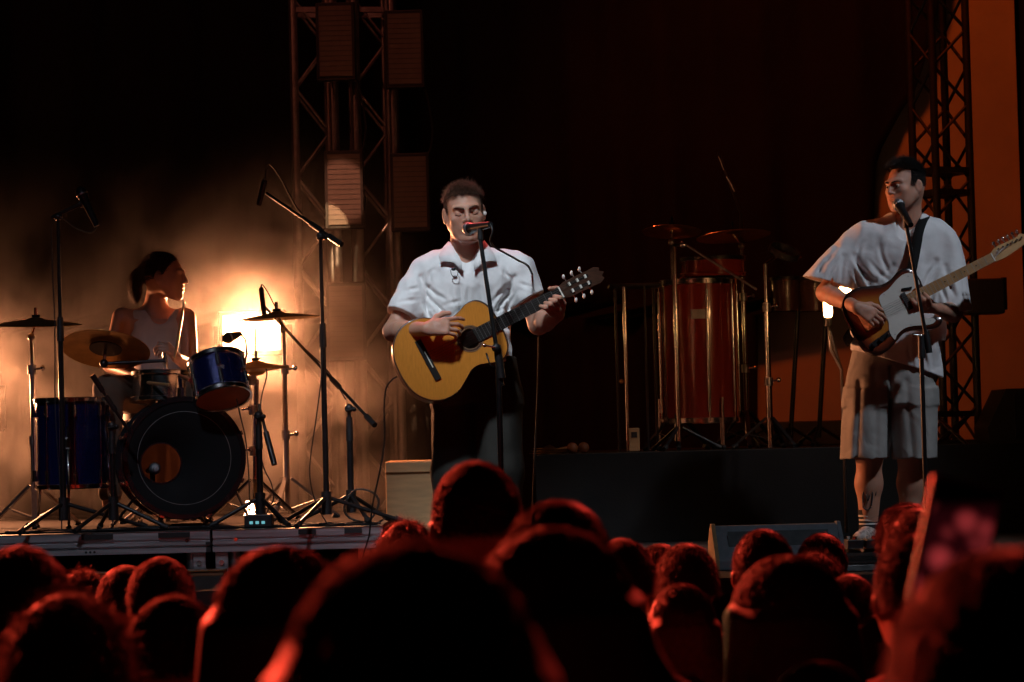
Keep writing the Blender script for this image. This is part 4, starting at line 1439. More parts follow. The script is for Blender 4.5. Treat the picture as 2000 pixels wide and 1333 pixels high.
tripod(ov2, x, 14.0, PERC_Z, .1, .2, 'black_metal', .8)
# music stand style table at left of the drum
tb = thing('keyboard_stand', 'thin dark stand with a flat top beside the tall drum', 'stand', (P(1240, 850, 13.3).x, 13.4, PERC_Z))
z1 = P(1230, 557, 13.3).z
xa_, xb_ = P(1190, 557, 13.3).x, P(1292, 557, 13.3).x
MB().box(((xa_ + xb_) / 2, 13.42, z1), (xb_ - xa_, .26, .016)).build('top', 'black_plastic', tb, .003)
for px, rr_ in ((1222, .0095), (1262, .006)):
    x = P(px, 700, 13.32).x
    MB().cyl((x, 13.32, PERC_Z + .004), (x, 13.32, z1 - .008), rr_).build('leg', 'chrome' if px == 1222 else 'black_metal', tb)
for px in (1205, 1280):
    x = P(px, 700, 13.52).x
    MB().cyl((x, 13.52, PERC_Z + .004), (x, 13.52, z1 - .008), .008).build('leg', 'black_metal', tb)
z2 = P(1222, 745, 13.3).z
MB().ball((P(1214, 745, 13.3).x, 13.31, z2), .012, 10, 8).build('clamp', 'brass', tb)
c = P(1238, 840, 13.25)
bx_ = thing('power_box', 'small pale power box at the foot of the thin stand', 'box', (c.x, 13.25, PERC_Z))
MB().box((c.x, 13.25, PERC_Z + .065), (.055, .04, .12)).build('case', 'plywood', bx_, .004)
MB().box((c.x, 13.228, PERC_Z + .09), (.03, .005, .03)).build('plate', 'black_plastic', bx_)
# little clutter at the riser's left end
c = P(1066, 868, 13.1)
st = thing('hand_cymbals', 'stack of small hand cymbals lying on the black riser', 'cymbals', (c.x, 13.2, PERC_Z), 'small percussion')
for k in range(3):
    MB().lathe((c.x + .01 * k, 13.2, PERC_Z + .004 + k * .012), (0.03, 0, 1), [(.001, .02), (.02, .014), (.03, .004), (.085, 0), (.085, .0015), (.03, .006), (.001, .022)], 32).build('cymbal', 'brass', st)
c = P(1118, 868, 13.15)
sh_ = thing('maracas', 'pair of small maracas lying on the black riser', 'maracas', (c.x, 13.2, PERC_Z), 'small percussion')
for k in range(2):
    q = Vector((c.x + k * .06, 13.2 + k * .06, PERC_Z + .03))
    MB().ball(q, .029, 14, 10).build('head', 'wood_red', sh_)
    MB().cyl(q + Vector((-.02, 0, 0)), q + Vector((-.16, .05, -.018)), .009).build('handle', 'maple', sh_)
# metal leg behind the guitarist
rl = thing('keyboard_stand', 'slanting chrome stand leg behind the guitarist on the black riser', 'stand', (P(1860, 860, 13.05).x, 13.05, PERC_Z))
MB().cyl(P(1826, 812, 13.3), P(1892, 872, 13.05), .0115).build('leg', 'chrome', rl)
MB().cyl(P(1892, 812, 13.5), P(1826, 872, 13.3), .0115).build('leg', 'black_metal', rl)
MB().bar(P(1812, 810, 13.3), P(1900, 808, 13.45), .03, .03).build('top_bar', 'black_metal', rl)
# ------------------------------------------------------------------ acoustic guitar
br, nu = P(836, 704, 10.40), P(1094, 572, 10.50)
GU = (nu - br).normalized()
GS = (nu - br).length / .65                       # size factor
n0 = Vector((.05, -1, .10))
GN = (n0 - GU * n0.dot(GU)).normalized()
GV = GN.cross(GU).normalized()
if GV.z < 0:
    GV = -GV


def GP(u_, v_, n_=0.0):
    """point on the acoustic guitar: u from the bridge towards the nut (m, full size)"""
    return br + GU * (u_ * GS) + GV * (v_ * GS) + GN * (n_ * GS)


half = catmull([(-.135, .0), (-.130, .06), (-.108, .118), (-.062, .165), (-.005, .184), (.055, .178), (.105, .150), (.145, .125),
                (.180, .118), (.220, .128), (.265, .143), (.305, .137), (.335, .105), (.348, .055), (.351, .0)], 6)
outl = [(a, b) for a, b in half] + [(a, -b) for a, b in half[-2:0:-1]]
HOLE_U, HOLE_R = .205, .043
ag = thing('acoustic_guitar', 'honey coloured classical guitar held by the singer', 'guitar', P(850, 790, 10.45))
# soundboard with a real sound hole
ol = np.array(outl)
pa = np.arctan2(ol[:, 1], ol[:, 0] - HOLE_U)
vs = [GP(a, b, 0) for a, b in outl] + [GP(HOLE_U + math.cos(t) * HOLE_R, math.sin(t) * HOLE_R, 0) for t in pa]
vs += [GP(HOLE_U + math.cos(t) * HOLE_R, math.sin(t) * HOLE_R, -.004) for t in pa]
n = len(outl)
fs = [(i, (i + 1) % n, n + (i + 1) % n, n + i) for i in range(n)] + [(n + i, n + (i + 1) % n, 2 * n + (i + 1) % n, 2 * n + i) for i in range(n)]
fs = [q[::-1] for q in fs]
top = MB().raw(vs, fs, False).build('soundboard', 'spruce', ag)
m = MB()
vs = [GP(a, b, -.0004) for a, b in outl] + [GP(a, b, -.094) for a, b in outl]
m.raw(vs, [(i, (i + 1) % n, n + (i + 1) % n, n + i) for i in range(n)], True)
m.build('sides', 'mahogany', ag)
MB().raw([GP(a, b, -.094) for a, b in outl], [tuple(range(n))], False).build('back', 'mahogany', ag)
m = MB()
vs = []
for s_, h_ in ((1.0, -.003), (1.012, -.002), (1.012, .0012), (.985, .0012)):
    vs += [GP(.1 + (a - .1) * s_, b * s_, h_) for a, b in outl]
m.raw(vs, [(k * n + i, k * n + (i + 1) % n, (k + 1) * n + (i + 1) % n, (k + 1) * n + i) for k in range(3) for i in range(n)])
m.build('binding', 'rosewood', ag)
m = MB().lathe(GP(HOLE_U, 0, .0004), GN, [(HOLE_R * GS, .0), (HOLE_R * GS, .0012), (HOLE_R * 1.38 * GS, .0012), (HOLE_R * 1.38 * GS, 0)], 56)
ro = m.build('rosette', 'rosewood', top)
for q in (1.06, 1.31):
    MB().lathe(GP(HOLE_U, 0, .0004), GN, [(HOLE_R * q * GS, .0013), (HOLE_R * q * GS, .0018), (HOLE_R * (q + .025) * GS, .0018), (HOLE_R * (q + .025) * GS, .0013)], 56).build('inlay_ring', 'maple', top)
bp = MB().prism([(-.014, -.095), (.014, -.095), (.014, .095), (-.014, .095)], GP(0, 0), GU * GS, GV * GS, GN * GS, .0005, .008).build('bridge', 'ebony', ag, .0015)
MB().prism([(.001, -.038), (.005, -.038), (.005, .038), (.001, .038)], GP(0, 0), GU * GS, GV * GS, GN * GS, .0075, .012).build('saddle', 'ivory', bp)
NECK_W0, NECK_W1 = .031, .026
fb = [(.232, -NECK_W0), (.650, -NECK_W1), (.650, NECK_W1), (.232, NECK_W0)]
fbo = MB().prism(fb, GP(0, 0), GU * GS, GV * GS, GN * GS, .0015, .0075).build('fretboard', 'ebony', ag)
prof = [(math.cos(t) * NECK_W1 * 1.0, .001 - math.sin(t) * .020) for t in np.linspace(0, PI, 9)]
m = MB()
vs = []
for uu, sc_ in ((.33, 1.16), (.40, 1.08), (.65, 1.0)):
    vs += [GP(uu, a * sc_, b * sc_ - (.004 if uu < .35 else 0)) for a, b in prof]
k = len(prof)
m.raw(vs, [(j * k + i, j * k + i + 1, (j + 1) * k + i + 1, (j + 1) * k + i) for j in range(2) for i in range(k - 1)])
m.build('neck', 'mahogany', ag)
MB().prism([(.320, -.03), (.385, -.018), (.385, .018), (.320, .03)], GP(0, 0), GU * GS, GV * GS, GN * GS, -.085, -.004).build('neck_heel', 'mahogany', ag)
for f in range(1, 19):
    uu = .65 - (.65 - .65 / (2 ** (f / 12)))
    if uu < .236:
        continue
    w_ = NECK_W1 + (NECK_W0 - NECK_W1) * (.65 - uu) / .418
    MB().cyl(GP(uu, -w_, .0078), GP(uu, w_, .0078), .0009, n=6).build('fret', 'steel_grey', fbo)
MB().prism([(.650, -.026), (.656, -.026), (.656, .026), (.650, .026)], GP(0, 0), GU * GS, GV * GS, GN * GS, .001, .0105).build('nut', 'ivory', ag)
# headstock bends back
HU = (GU * math.cos(.22) - GN * math.sin(.22)).normalized()
HN = (GN * math.cos(.22) + GU * math.sin(.22)).normalized()
H0 = GP(.656, 0, .0)
hs = [(0, -.027), (.03, -.036), (.165, -.037), (.190, -.038), (.214, -.026), (.208, -.012), (.226, 0), (.208, .012), (.214, .026), (.190, .038), (.165, .037), (.03, .036), (0, .027)]


def HP(a, b, c_=0):
    return H0 + HU * (a * GS) + GV * (b * GS) + HN * (c_ * GS)


hso = MB().prism(hs, H0, HU * GS, GV * GS, HN * GS, -.018, .001).build('headstock', 'rosewood', ag, .001)
for s in (-1, 1):
    MB().prism([(.035, s * .016 - .007), (.15, s * .016 - .007), (.15, s * .016 + .007), (.035, s * .016 + .007)], H0, HU * GS, GV * GS, HN * GS, .0005, .0016).build('slot', 'ebony', hso)
    for k in range(3):
        uu = .05 + k * .042
        MB().cyl(HP(uu, s * .008, .004), HP(uu, s * .024, .004), .0055, n=10).build('roller', 'ivory', hso)
        pg = MB().cyl(HP(uu, s * .036, -.009), HP(uu, s * .050, -.012), .0028, n=8).build('tuning_peg', 'chrome', ag)
        MB().ball(HP(uu, s * .058, -.014), (.0065, .009, .011), 10, 8).build('button', 'peg_pearl', pg)
for k in range(6):
    v0, v1 = (-.0285 + k * .0114), (-.0205 + k * .0082)
    s = -1 if k < 3 else 1
    rr_ = k % 3 if s > 0 else 2 - k % 3
    MB().tube([GP(.003, v0, .0115), GP(.650, v1, .0108), HP(.05 + rr_ * .042, s * (.012 + .003 * rr_), .0085)], .0003 + .00006 * k, 5).build('string', 'nylon', ag)

# ------------------------------------------------------------------ electric guitar
eb, en = P(1697, 627, 11.50), P(1938, 504, 11.56)
EU = (en - eb).normalized()
ES = (en - eb).length / .648
n0 = Vector((-.05, -1, .12))
EN = (n0 - EU * n0.dot(EU)).normalized()
EV = EN.cross(EU).normalized()
if EV.z < 0:
    EV = -EV


def EP(u_, v_, n_=0.0):
    return eb + EU * (u_ * ES) + EV * (v_ * ES) + EN * (n_ * ES)


eg = thing('electric_guitar', 'sunburst electric guitar with white pickguard held by the guitarist', 'guitar', P(1690, 700, 11.55))
body = catmull([(-.087, .0), (-.085, .075), (-.068, .128), (-.025, .157), (.03, .160), (.085, .140), (.135, .122), (.18, .124), (.235, .142), (.275, .136), (.298, .105), (.303, .06), (.300, .03),
                (.300, -.032), (.262, -.038), (.228, -.058), (.220, -.085), (.238, -.108), (.275, -.122), (.298, -.136), (.300, -.152), (.275, -.168), (.225, -.160), (.17, -.130), (.12, -.122), (.07, -.140), (.01, -.160), (-.04, -.155), (-.075, -.122), (-.087, -.06)], 5, True)
n = len(body)
# face triangulated from interior points so the burst can follow the distance to the edge
from mathutils.geometry import delaunay_2d_cdt
bo = np.array(body)
gx, gy = np.meshgrid(np.arange(-.085, .305, .011), np.arange(-.165, .165, .011))
gp = np.stack([gx.ravel(), gy.ravel()], 1)


def edge_dist(q):
    a_, b_ = bo, np.roll(bo, -1, 0)
    ab_ = b_ - a_
    tt_ = np.clip(((q[:, None] - a_) * ab_).sum(-1) / (ab_ ** 2).sum(-1), 0, 1)
    return np.linalg.norm(q[:, None] - a_ - tt_[..., None] * ab_, axis=-1).min(1)


def inside(q):
    a_, b_ = bo, np.roll(bo, -1, 0)
    y_ = q[:, None, 1]
    c1 = (a_[:, 1] > y_) != (b_[:, 1] > y_)
    xi = a_[:, 0] + (y_ - a_[:, 1]) / (b_[:, 1] - a_[:, 1] + 1e-12) * (b_[:, 0] - a_[:, 0])
    return (c1 & (q[:, None, 0] < xi)).sum(1) % 2 == 1


ed_ = edge_dist(gp)
gp = gp[inside(gp) & (ed_ > .006)]
pts2 = [Vector(q) for q in bo] + [Vector(q) for q in gp]
dv, de, df, *_ = delaunay_2d_cdt(pts2, [(i, (i + 1) % n) for i in range(n)], [list(range(n))], 1, 1e-6)
dvn = np.array([tuple(q) for q in dv])
dd_ = edge_dist(dvn)
edge_c, mid_c, in_c = np.array((.010, .006, .005)), np.array((.20, .030, .008)), np.array((.42, .14, .02))
vs, cols = [], []
for q, e_ in zip(dvn, dd_):
    vs.append(EP(q[0], q[1], -.004 * max(0, 1 - e_ / .006) ** 2))
    t_ = min(1, max(0, (e_ - .006) / .065))
    cols.append((*(edge_c + (mid_c - edge_c) * min(1, t_ * 2) if t_ < .5 else mid_c + (in_c - mid_c) * (t_ - .5) * 2), 1))
fs = [tuple(q) for q in df]
base_ = len(vs)
for h_ in (-.004, -.041, -.045):
    for (a, b) in body:
        vs.append(EP(a * (.99 if h_ < -.042 else 1), b * (.99 if h_ < -.042 else 1), h_))
        cols.append((*edge_c, 1))
fs += [(base_ + k * n + i, base_ + k * n + (i + 1) % n, base_ + (k + 1) * n + (i + 1) % n, base_ + (k + 1) * n + i) for k in range(2) for i in range(n)]
fs.append(tuple(base_ + 2 * n + i for i in range(n)))
ebody = MB().raw(vs, fs, True).build('body', 'sunburst', eg)
at = ebody.data.color_attributes.new('burst', 'FLOAT_COLOR', 'POINT')
at.data.foreach_set('color', np.array(cols, np.float32).ravel())
pgd = catmull([(.085, .045), (.10, .078), (.15, .088), (.20, .108), (.25, .118), (.285, .100), (.290, .045), (.240, .030), (.240, -.030), (.262, -.040), (.232, -.058), (.224, -.085), (.242, -.110), (.268, -.124), (.270, -.140), (.24, -.142),
               (.18, -.118), (.13, -.105), (.085, -.115), (.062, -.130), (.060, -.085), (.078, -.04)], 4, True)
pk = MB().prism([tuple(q) for q in pgd], EP(0, 0), EU * ES, EV * ES, EN * ES, .0006, .0034).build('pickguard', 'pickguard_white', eg)
for a, b in ((.12, .075), (.26, .10), (.25, -.128), (.16, -.105), (.075, -.11)):
    MB().cyl(EP(a, b, .003), EP(a, b, .0045), .003, n=8).build('screw', 'steel_grey', pk)
MB().prism([(.185, -.042), (.208, -.042), (.208, .042), (.185, .042)], EP(0, 0), EU * ES, EV * ES, EN * ES, .003, .011).build('neck_pickup', 'black_plastic', eg, .003)
bpl = MB().prism([(-.035, -.042), (.055, -.042), (.055, .042), (-.035, .042)], EP(0, 0), EU * ES, EV * ES, EN * ES, .0005, .004).build('bridge_plate', 'chrome', eg, .001)
for k in range(3):
    MB().cyl(EP(0, -.027 + k * .021, .009), EP(0, -.012 + k * .021, .009), .0045, n=10).build('saddle', 'brass', bpl)
MB().prism([(.018, -.036), (.034, -.028), (.034, .040), (.018, .032)], EP(0, 0), EU * ES, EV * ES, EN * ES, .004, .010).build('bridge_pickup', 'black_plastic', bpl)
cp_ = MB().prism([(-.055, -.125), (.060, -.105), (.060, -.080), (-.055, -.098)], EP(0, 0), EU * ES, EV * ES, EN * ES, .0006, .003).build('control_plate', 'black_metal', eg, .001)
for a, b in ((-.035, -.109), (.005, -.102)):
    MB().cyl(EP(a, b, .003), EP(a, b, .018), .0095, .0085, n=16).build('knob', 'black_metal', cp_)
MB().cyl(EP(.045, -.095, .003), EP(.048, -.095, .02), .003, n=8).ball(EP(.048, -.095, .022), .006, 8, 6).build('switch', 'chrome', cp_)
MB().prism([(.210, -.028), (.648, -.021), (.648, .021), (.210, .028)], EP(0, 0), EU * ES, EV * ES, EN * ES, .0035, .0085).build('fretboard', 'maple', eg, .001)
prof = [(math.cos(t) * .0215, .004 - math.sin(t) * .020) for t in np.linspace(0, PI, 9)]
vs = []
for uu, sc_ in ((.29, 1.22), (.40, 1.1), (.648, 1.0)):
    vs += [EP(uu, a * sc_, b) for a, b in prof]
k = len(prof)
MB().raw(vs, [(j * k + i, j * k + i + 1, (j + 1) * k + i + 1, (j + 1) * k + i) for j in range(2) for i in range(k - 1)]).build('neck', 'maple', eg)
for f in range(1, 22):
    uu = .648 / (2 ** (f / 12))
    w_ = .021 + .007 * (.648 - uu) / .438
    MB().cyl(EP(uu, -w_, .0088), EP(uu, w_, .0088), .0012, n=6).build('fret', 'steel_grey', eg)
for f in (3, 5, 7, 9, 15):
    uu = .648 / (2 ** ((f - .5) / 12))
    MB().cyl(EP(uu, 0, .0083), EP(uu, 0, .0091), .0035, n=10).build('fret_dot', 'ebony', eg)
hs = catmull([(.648, -.021), (.672, -.024), (.70, -.026), (.75, -.021), (.80, -.013), (.832, -.008), (.842, .012), (.835, .03), (.815, .042), (.80, .036), (.74, .036), (.70, .038), (.675, .034), (.655, .024), (.648, .021)], 3)
eh = MB().prism([tuple(q) for q in hs], EP(0, 0, -.004), EU * ES, EV * ES, EN * ES, -.012, .003).build('headstock', 'maple', eg, .001)
MB().prism([(.648, -.021), (.653, -.021), (.653, .021), (.648, .021)], EP(0, 0), EU * ES, EV * ES, EN * ES, .003, .0105).build('nut', 'ivory', eg)
for k in range(6):
    uu = .690 + k * .0245
    MB().cyl(EP(uu, .022, -.001), EP(uu, .022, .012), .0045, n=10).build('string_post', 'chrome', eh)
    pg = MB().cyl(EP(uu, .036, -.012), EP(uu, .052, -.012), .003, n=8).build('tuning_peg', 'chrome', eg)
    MB().ball(EP(uu, .058, -.012), (.007, .006, .009), 10, 8).build('button', 'chrome', pg)
    MB().tube([EP(0, -.025 + k * .0105, .0125), EP(.648, -.0165 + k * .0066, .0108), EP(uu, .022 - .004, .006)], .0006, 5).build('string', 'steel_grey', eg)

# ------------------------------------------------------------------ people: shared builders


def V(p):
    return np.array(p, np.float32)


def orient(f, up):
    f = Vector(f).normalized()
    up = Vector(up)
    up = (up - f * up.dot(f)).normalized()
    x = up.cross(f).normalized()
    return np.array([x, f, up], np.float32).T       # columns: right, forward, up


def head_sdf(F, c, R, s=1.0, mouth=0.0, female=False):
    c = V(c)

    def L(x, y, z):
        return c + R @ (np.array((x, y, z), np.float32) * s)
    F.ell(L(0, -.012, .030), np.array((.072, .093, .086)) * s, R, .0)
    F.ell(L(0, .034, -.030), np.array((.057, .060, .080)) * s, R, .035)
    F.ell(L(0, -.03, -.02), np.array((.060, .065, .06)) * s, R, .03)
    for sx in (-1, 1):
        F.cone(L(sx * .052, .002, -.045), L(sx * .026, .062, -.098), .020 * s, .017 * s, .028)
        F.ell(L(sx * .042, .060, -.020), np.array((.022, .020, .018)) * s, R, .022)
        F.cone(L(sx * .012, .0895, .0235), L(sx * .046, .075, .0245), .0092 * s, .008 * s, .016)
    for sx in (-1, 1):
        F.ell(L(sx * .036, .046, -.058), np.array((.022, .024, .03)) * s, R, .03)
    F.ell(L(0, .074, -.100), np.array((.020, .017, .015)) * s, R, .022)
    F.ell(L(0, .074, -.058), np.array((.030, .022, .026)) * s, R, .018)
    for sx in (-1, 1):
        F.ell(L(sx * .031, .103, .006), np.array((.019, .018, .0120)) * s, R, .014, 's')
        F.ell(L(sx * .031, .0745, .002), np.array((.0155, .0130, .0115)) * s, R, .006)
    F.cone(L(0, .092, .016), L(0, .112, -.024), .0065 * s, .0105 * s, .012)
    F.ell(L(0, .109, -.028), np.array((.0115, .010, .009)) * s, R, .006)
    for sx in (-1, 1):
        F.ell(L(sx * .0125, .100, -.031), np.array((.0075, .009, .007)) * s, R, .006)
        F.ell(L(sx * .0065, .108, -.038), np.array((.0035, .005, .004)) * s, R, .002, 's')
    o_ = mouth
    F.cone(L(-.018, .091, -.0565 + o_ * .25), L(.018, .091, -.0565 + o_ * .25), .0060 * s, .0060 * s, .007)
    F.ell(L(0, .096, -.0555 + o_ * .25), np.array((.014, .006, .005)) * s, R, .005)
    F.ell(L(0, .094, -.0695 - o_ * .75), np.array((.019, .0085, .0068)) * s, R, .006)
    F.ell(L(0, .100, -.0628 - o_ * .25), np.array((.021, .012, .0022 + o_ * .55)) * s, R, .004, 's')
    for sx in (-1, 1):
        RR = R @ np.array(Matrix.Rotation(sx * .30, 3, 'Z'), np.float32)
        F.ell(L(sx * .0775, -.012, -.006), np.array((.0085, .020, .033)) * s, RR, .006)
        F.ell(L(sx * .0845, -.004, -.004), np.array((.006, .010, .018)) * s, RR, .004, 's')


def hand_sdf(F, wrist, d, nrm, thumb_side, curls, s=1.0, spread=.06, thumb=(.55, .5)):
    """curls: per finger (index..little) three bend angles towards the palm normal"""
    d, nrm = Vector(d).normalized(), Vector(nrm)
    nrm = (nrm - d * nrm.dot(d)).normalized()
    sd_ = d.cross(nrm).normalized()
    if sd_.dot(Vector(thumb_side)) < 0:
        sd_ = -sd_
    w0 = Vector(wrist)
    offs = (.030, .010, -.010, -.028)
    lens = ((.042, .026, .021), (.046, .029, .022), (.043, .027, .021), (.034, .021, .018))
    rads = (.0090, .0093, .0088, .0078)
    kn = []
    for o_ in offs:
        k_ = w0 + d * (.084 * s - abs(o_ - .01) * .25) + sd_ * (o_ * s)
        kn.append(k_)
        F.cone(V(w0 + d * .012 + sd_ * (o_ * .55 * s)), V(k_), .0155 * s, .0115 * s, .014)
    F.ell(V(w0 + d * .05 * s + nrm * .006 + sd_ * .012), np.array((.022, .022, .016)) * s, None, .018)
    for i in range(4):
        a = 0.0
        p = kn[i]
        dd = (d + sd_ * (spread * (1.5 - i))).normalized()
        for j in range(3):
            a += curls[i][j]
            q = p + (dd * math.cos(a) + nrm * math.sin(a)) * (lens[i][j] * s)
            F.cone(V(p), V(q), rads[i] * (1 - .07 * j) * s, rads[i] * (.93 - .07 * j) * s, .004)
            p = q
    t0 = w0 + d * .022 * s + sd_ * .022 * s
    t1 = t0 + (d * .55 + sd_ * thumb[0] + nrm * .3).normalized() * .042 * s
    t2 = t1 + (d * .85 + sd_ * thumb[0] * .5 + nrm * thumb[1]).normalized() * .032 * s
    t3 = t2 + (d * .9 + nrm * thumb[1]).normalized() * .026 * s
    F.chain([V(t0), V(t1), V(t2), V(t3)], [.0150 * s, .0118 * s, .0105 * s, .0085 * s], .008)


def person(label, loc, group=None):
    return thing('person', label, 'person', loc, group)


def finish(F, name, material, parent, largest=True):
    v, f = F.mesh()
    if largest:
        v, f = keep_largest(v, f)
    return np_mesh(name, v, f, material, parent)


def rows(Y, lst):
    """(py, px_left, px_right, depth_radius, dy) -> loft rows"""
    out = []
    for py, xl, xr, ry, dy in lst:
        c_ = P((xl + xr) / 2, py, Y)
        out.append((c_.z, c_.x, Y + dy, (xr - xl) / 2 * Y / FPX, ry))
    return out


def shoe(t, ankle, d, length=.27, material='shoe_pattern'):
    d = Vector(d)
    d.z = 0
    d.normalize()
    a = Vector((ankle[0], ankle[1], STAGE_Z))
    lo = a - Vector((.22, .22, .0))
    F = Field(V(a) - .26, V(a) + .30, .008)
    F.cone(V(a + Vector((0, 0, .055)) - d * .03), V(a + Vector((0, 0, .042)) + d * .13), .046, .040, .03)
    F.cone(V(a + Vector((0, 0, .10)) - d * .01), V(a + Vector((0, 0, .05)) - d * .02), .044, .046, .03)
    F.plane(V(a + Vector((0, 0, .022))), (0, 0, -1))
    o = finish(F, 'shoe', material, t)
    F = Field(V(a) - .26, V(a) + .30, .008)
    F.cone(V(a + Vector((0, 0, .03)) - d * .035), V(a + Vector((0, 0, .03)) + d * .135), .052, .046, .02)
    F.plane(V(a + Vector((0, 0, .026))), (0, 0, 1))
    F.plane(V(a + Vector((0, 0, .001))), (0, 0, -1))
    finish(F, 'sole', 'white_paint', t)


def scalp_roots(c, R, radii, n, mask, seed):
    g = np.random.default_rng(seed)
    out = []
    while sum(len(o) for o in out) < n:
        q = g.normal(size=(n * 3, 3))
        q /= np.linalg.norm(q, axis=1, keepdims=True)
        out.append(q[mask(q)])
    q = np.concatenate(out)[:n]
    pos = V(c) + (q * np.array(radii)) @ R.T
    nr = q / np.array(radii)
    nr /= np.linalg.norm(nr, axis=1, keepdims=True)
    return q, pos, nr @ R.T


def short_hair(c, R, radii, n, mask, seed, length=(.02, .035), lean=(0, 0, 0), curl=.4, r=.0009, S=5):
    g = np.random.default_rng(seed + 50)
    q, pos, nr = scalp_roots(c, R, radii, n, mask, seed)
    ln = g.uniform(*length, n)[:, None]
    lean = (R @ np.array(lean, float))[None, :]
    cl = g.normal(size=(n, 3)) * curl
    t = np.linspace(0, 1, S)
    paths = []
    ph = g.uniform(0, 6.28, (n, 1))
    e1 = np.cross(nr, g.normal(size=(n, 3)))
    e1 /= np.linalg.norm(e1, axis=1, keepdims=True)
    e2 = np.cross(nr, e1)
    for k in t:
        p = pos + nr * ln * (k * (1 - .35 * k * min(1, curl * 2))) + (lean + cl * .6) * ln * k * k
        p = p + (e1 * np.cos(ph + k * 7) + e2 * np.sin(ph + k * 7)) * ln * curl * .35 * k
        paths.append(p)
    return strand_mesh(np.stack(paths, 1), r)


def cap_mesh(c, R, radii, mask, h=.006, noise=(.004, 55, 1), thick=.012, clip=None):
    """hair mass hugging the skull, cut by a mask of head-space planes [(point, normal)]"""
    c = V(c)
    mr = float(max(radii)) + .05
    F = Field(c - mr, c + mr, h)
    F.ell(c, radii, R, 0)
    if noise:
        F.noise(noise[0], noise[1], noise[2])
    for o_, n_ in clip or ():
        F.plane(c + R @ V(o_), R @ V(n_))
    return F.mesh()
def creases(F, lines, ycut, wd=.0075):
    """narrow drawn folds; each line (x0, y0, x1, y1, depth) in photo pixels on the front of the cloth"""
    for x0, y0, x1, y1, amp in lines:
        a_, b_ = V(P(x0, y0, Y0 - .12)), V(P(x1, y1, Y0 - .12))
        lo_ = np.minimum(a_, b_) - np.array((.04, 0, .04))
        hi_ = np.maximum(a_, b_) + np.array((.04, 0, .04))
        lo_[1], hi_[1] = F.lo[1], ycut
        sl_, q_ = F.region(lo_, hi_)
        if sl_ is None:
            continue
        ab_ = b_ - a_
        t_ = np.clip(((q_ - a_) @ ab_) / (ab_ @ ab_), 0, 1)
        d_ = q_ - a_ - t_[..., None] * ab_
        # bend the line a little and fade it at both ends
        dd_ = np.sqrt((d_[..., 0] + .006 * np.sin(t_ * 5)) ** 2 + d_[..., 2] ** 2)
        F.d[sl_] += (amp * np.sin(np.pi * np.clip(t_ * .9 + .05, 0, 1)) * (np.exp(-(dd_ / wd) ** 2) - .45 * np.exp(-((dd_ - 2 * wd) / wd) ** 2))).astype(np.float32)


# ================================================================== the singer
Y0 = 10.7
sg = person('singer in white knit polo shirt and dark trousers strumming a guitar', (P(930, 1000, Y0).x, Y0, STAGE_Z))
HC = P(907, 416, Y0 - .06)
HR_ = orient((.12, -1, -.10), (-.085, -.10, 1))
lo = (P(720, 700, Y0).x, Y0 - .50, STAGE_Z - .01)
hi = (P(1130, 700, Y0).x, Y0 + .26, P(905, 340, Y0).z)
F = Field(lo, hi, .0042)
head_sdf(F, HC, HR_, 1.05, mouth=.007)
F.cone(V(P(909, 452, Y0 - .025)), V(P(912, 505, Y0 + .015)), .062, .071, .03)
F.cone(V(P(858, 516, Y0 + .02)), V(P(970, 516, Y0 + .02)), .042, .042, .04)
F.loft(rows(Y0, [(515, 840, 990, .07, .02), (560, 842, 985, .085, .02), (640, 848, 982, .08, .02), (710, 850, 1000, .10, .02), (760, 856, 1008, .10, .02)]), .04)
shR, elR, wrR = P(828, 533, Y0 + .01), P(768, 648, Y0 - .06), P(834, 643, Y0 - .375)
F.chain([V(P(868, 518, Y0 + .02)), V(shR.lerp(elR, .1)), V(shR.lerp(elR, .5)), V(elR)], [.042, .038, .042, .041], .015)
F.chain([V(elR), V(elR.lerp(wrR, .28)), V(wrR)], [.041, .043, .027], .015)
hand_sdf(F, wrR, (P(885, 636, Y0 - .37) - wrR), (0, 1, -.45), (0, -.2, 1),
         [(.25, .35, .3), (.45, .55, .4), (.5, .6, .4), (.5, .65, .5)], 1.0, .10, (.75, .1))
shL, elL, wrL = P(1012, 527, Y0 + .01), P(1052, 634, Y0 - .02), P(1089, 616, Y0 - .165)
F.chain([V(P(960, 518, Y0 + .02)), V(shL.lerp(elL, .1)), V(shL.lerp(elL, .5)), V(elL)], [.042, .038, .042, .042], .015)
F.chain([V(elL), V(elL.lerp(wrL, .35)), V(wrL)], [.042, .042, .028], .015)
# fretting hand: palm below the neck, fingers folded over the front, thumb over the top
NY = 10.495
kn = []
for i in range(4):
    K = P(1101 - 8 * i, 593 + 6.5 * i, NY - .012 + .004 * i)
    M_ = P(1094 - 9.5 * i, 582 + 6.5 * i, NY - .043)
    T = P(1083 - 9 * i, 579 + 6.5 * i, NY - .034)
    F.cone(V(wrL + Vector((.004, 0, .005))), V(K), .017, .0118, .012)
    F.chain([V(K), V(M_), V(T)], [.0112, .0098, .0086], .004)
F.ell(V(P(1090, 604, NY + .01)), (.026, .022, .022), None, .015)
F.chain([V(P(1096, 606, NY + .03)), V(P(1098, 585, NY + .036)), V(P(1088, 564, NY + .018)), V(P(1074, 564, NY - .010))], [.015, .0125, .0105, .009], .006)
for hx, kx, ax_ in (((895, 742), (884, 905), (882, 1082)), ((972, 742), (982, 905), (984, 1082))):
    F.chain([V(P(*hx, Y0 + .02)), V(P(*kx, Y0 - .02)), V(P(*ax_, Y0 + .03))], [.080, .055, .038], .04)
finish(F, 'body', 'skin', sg)
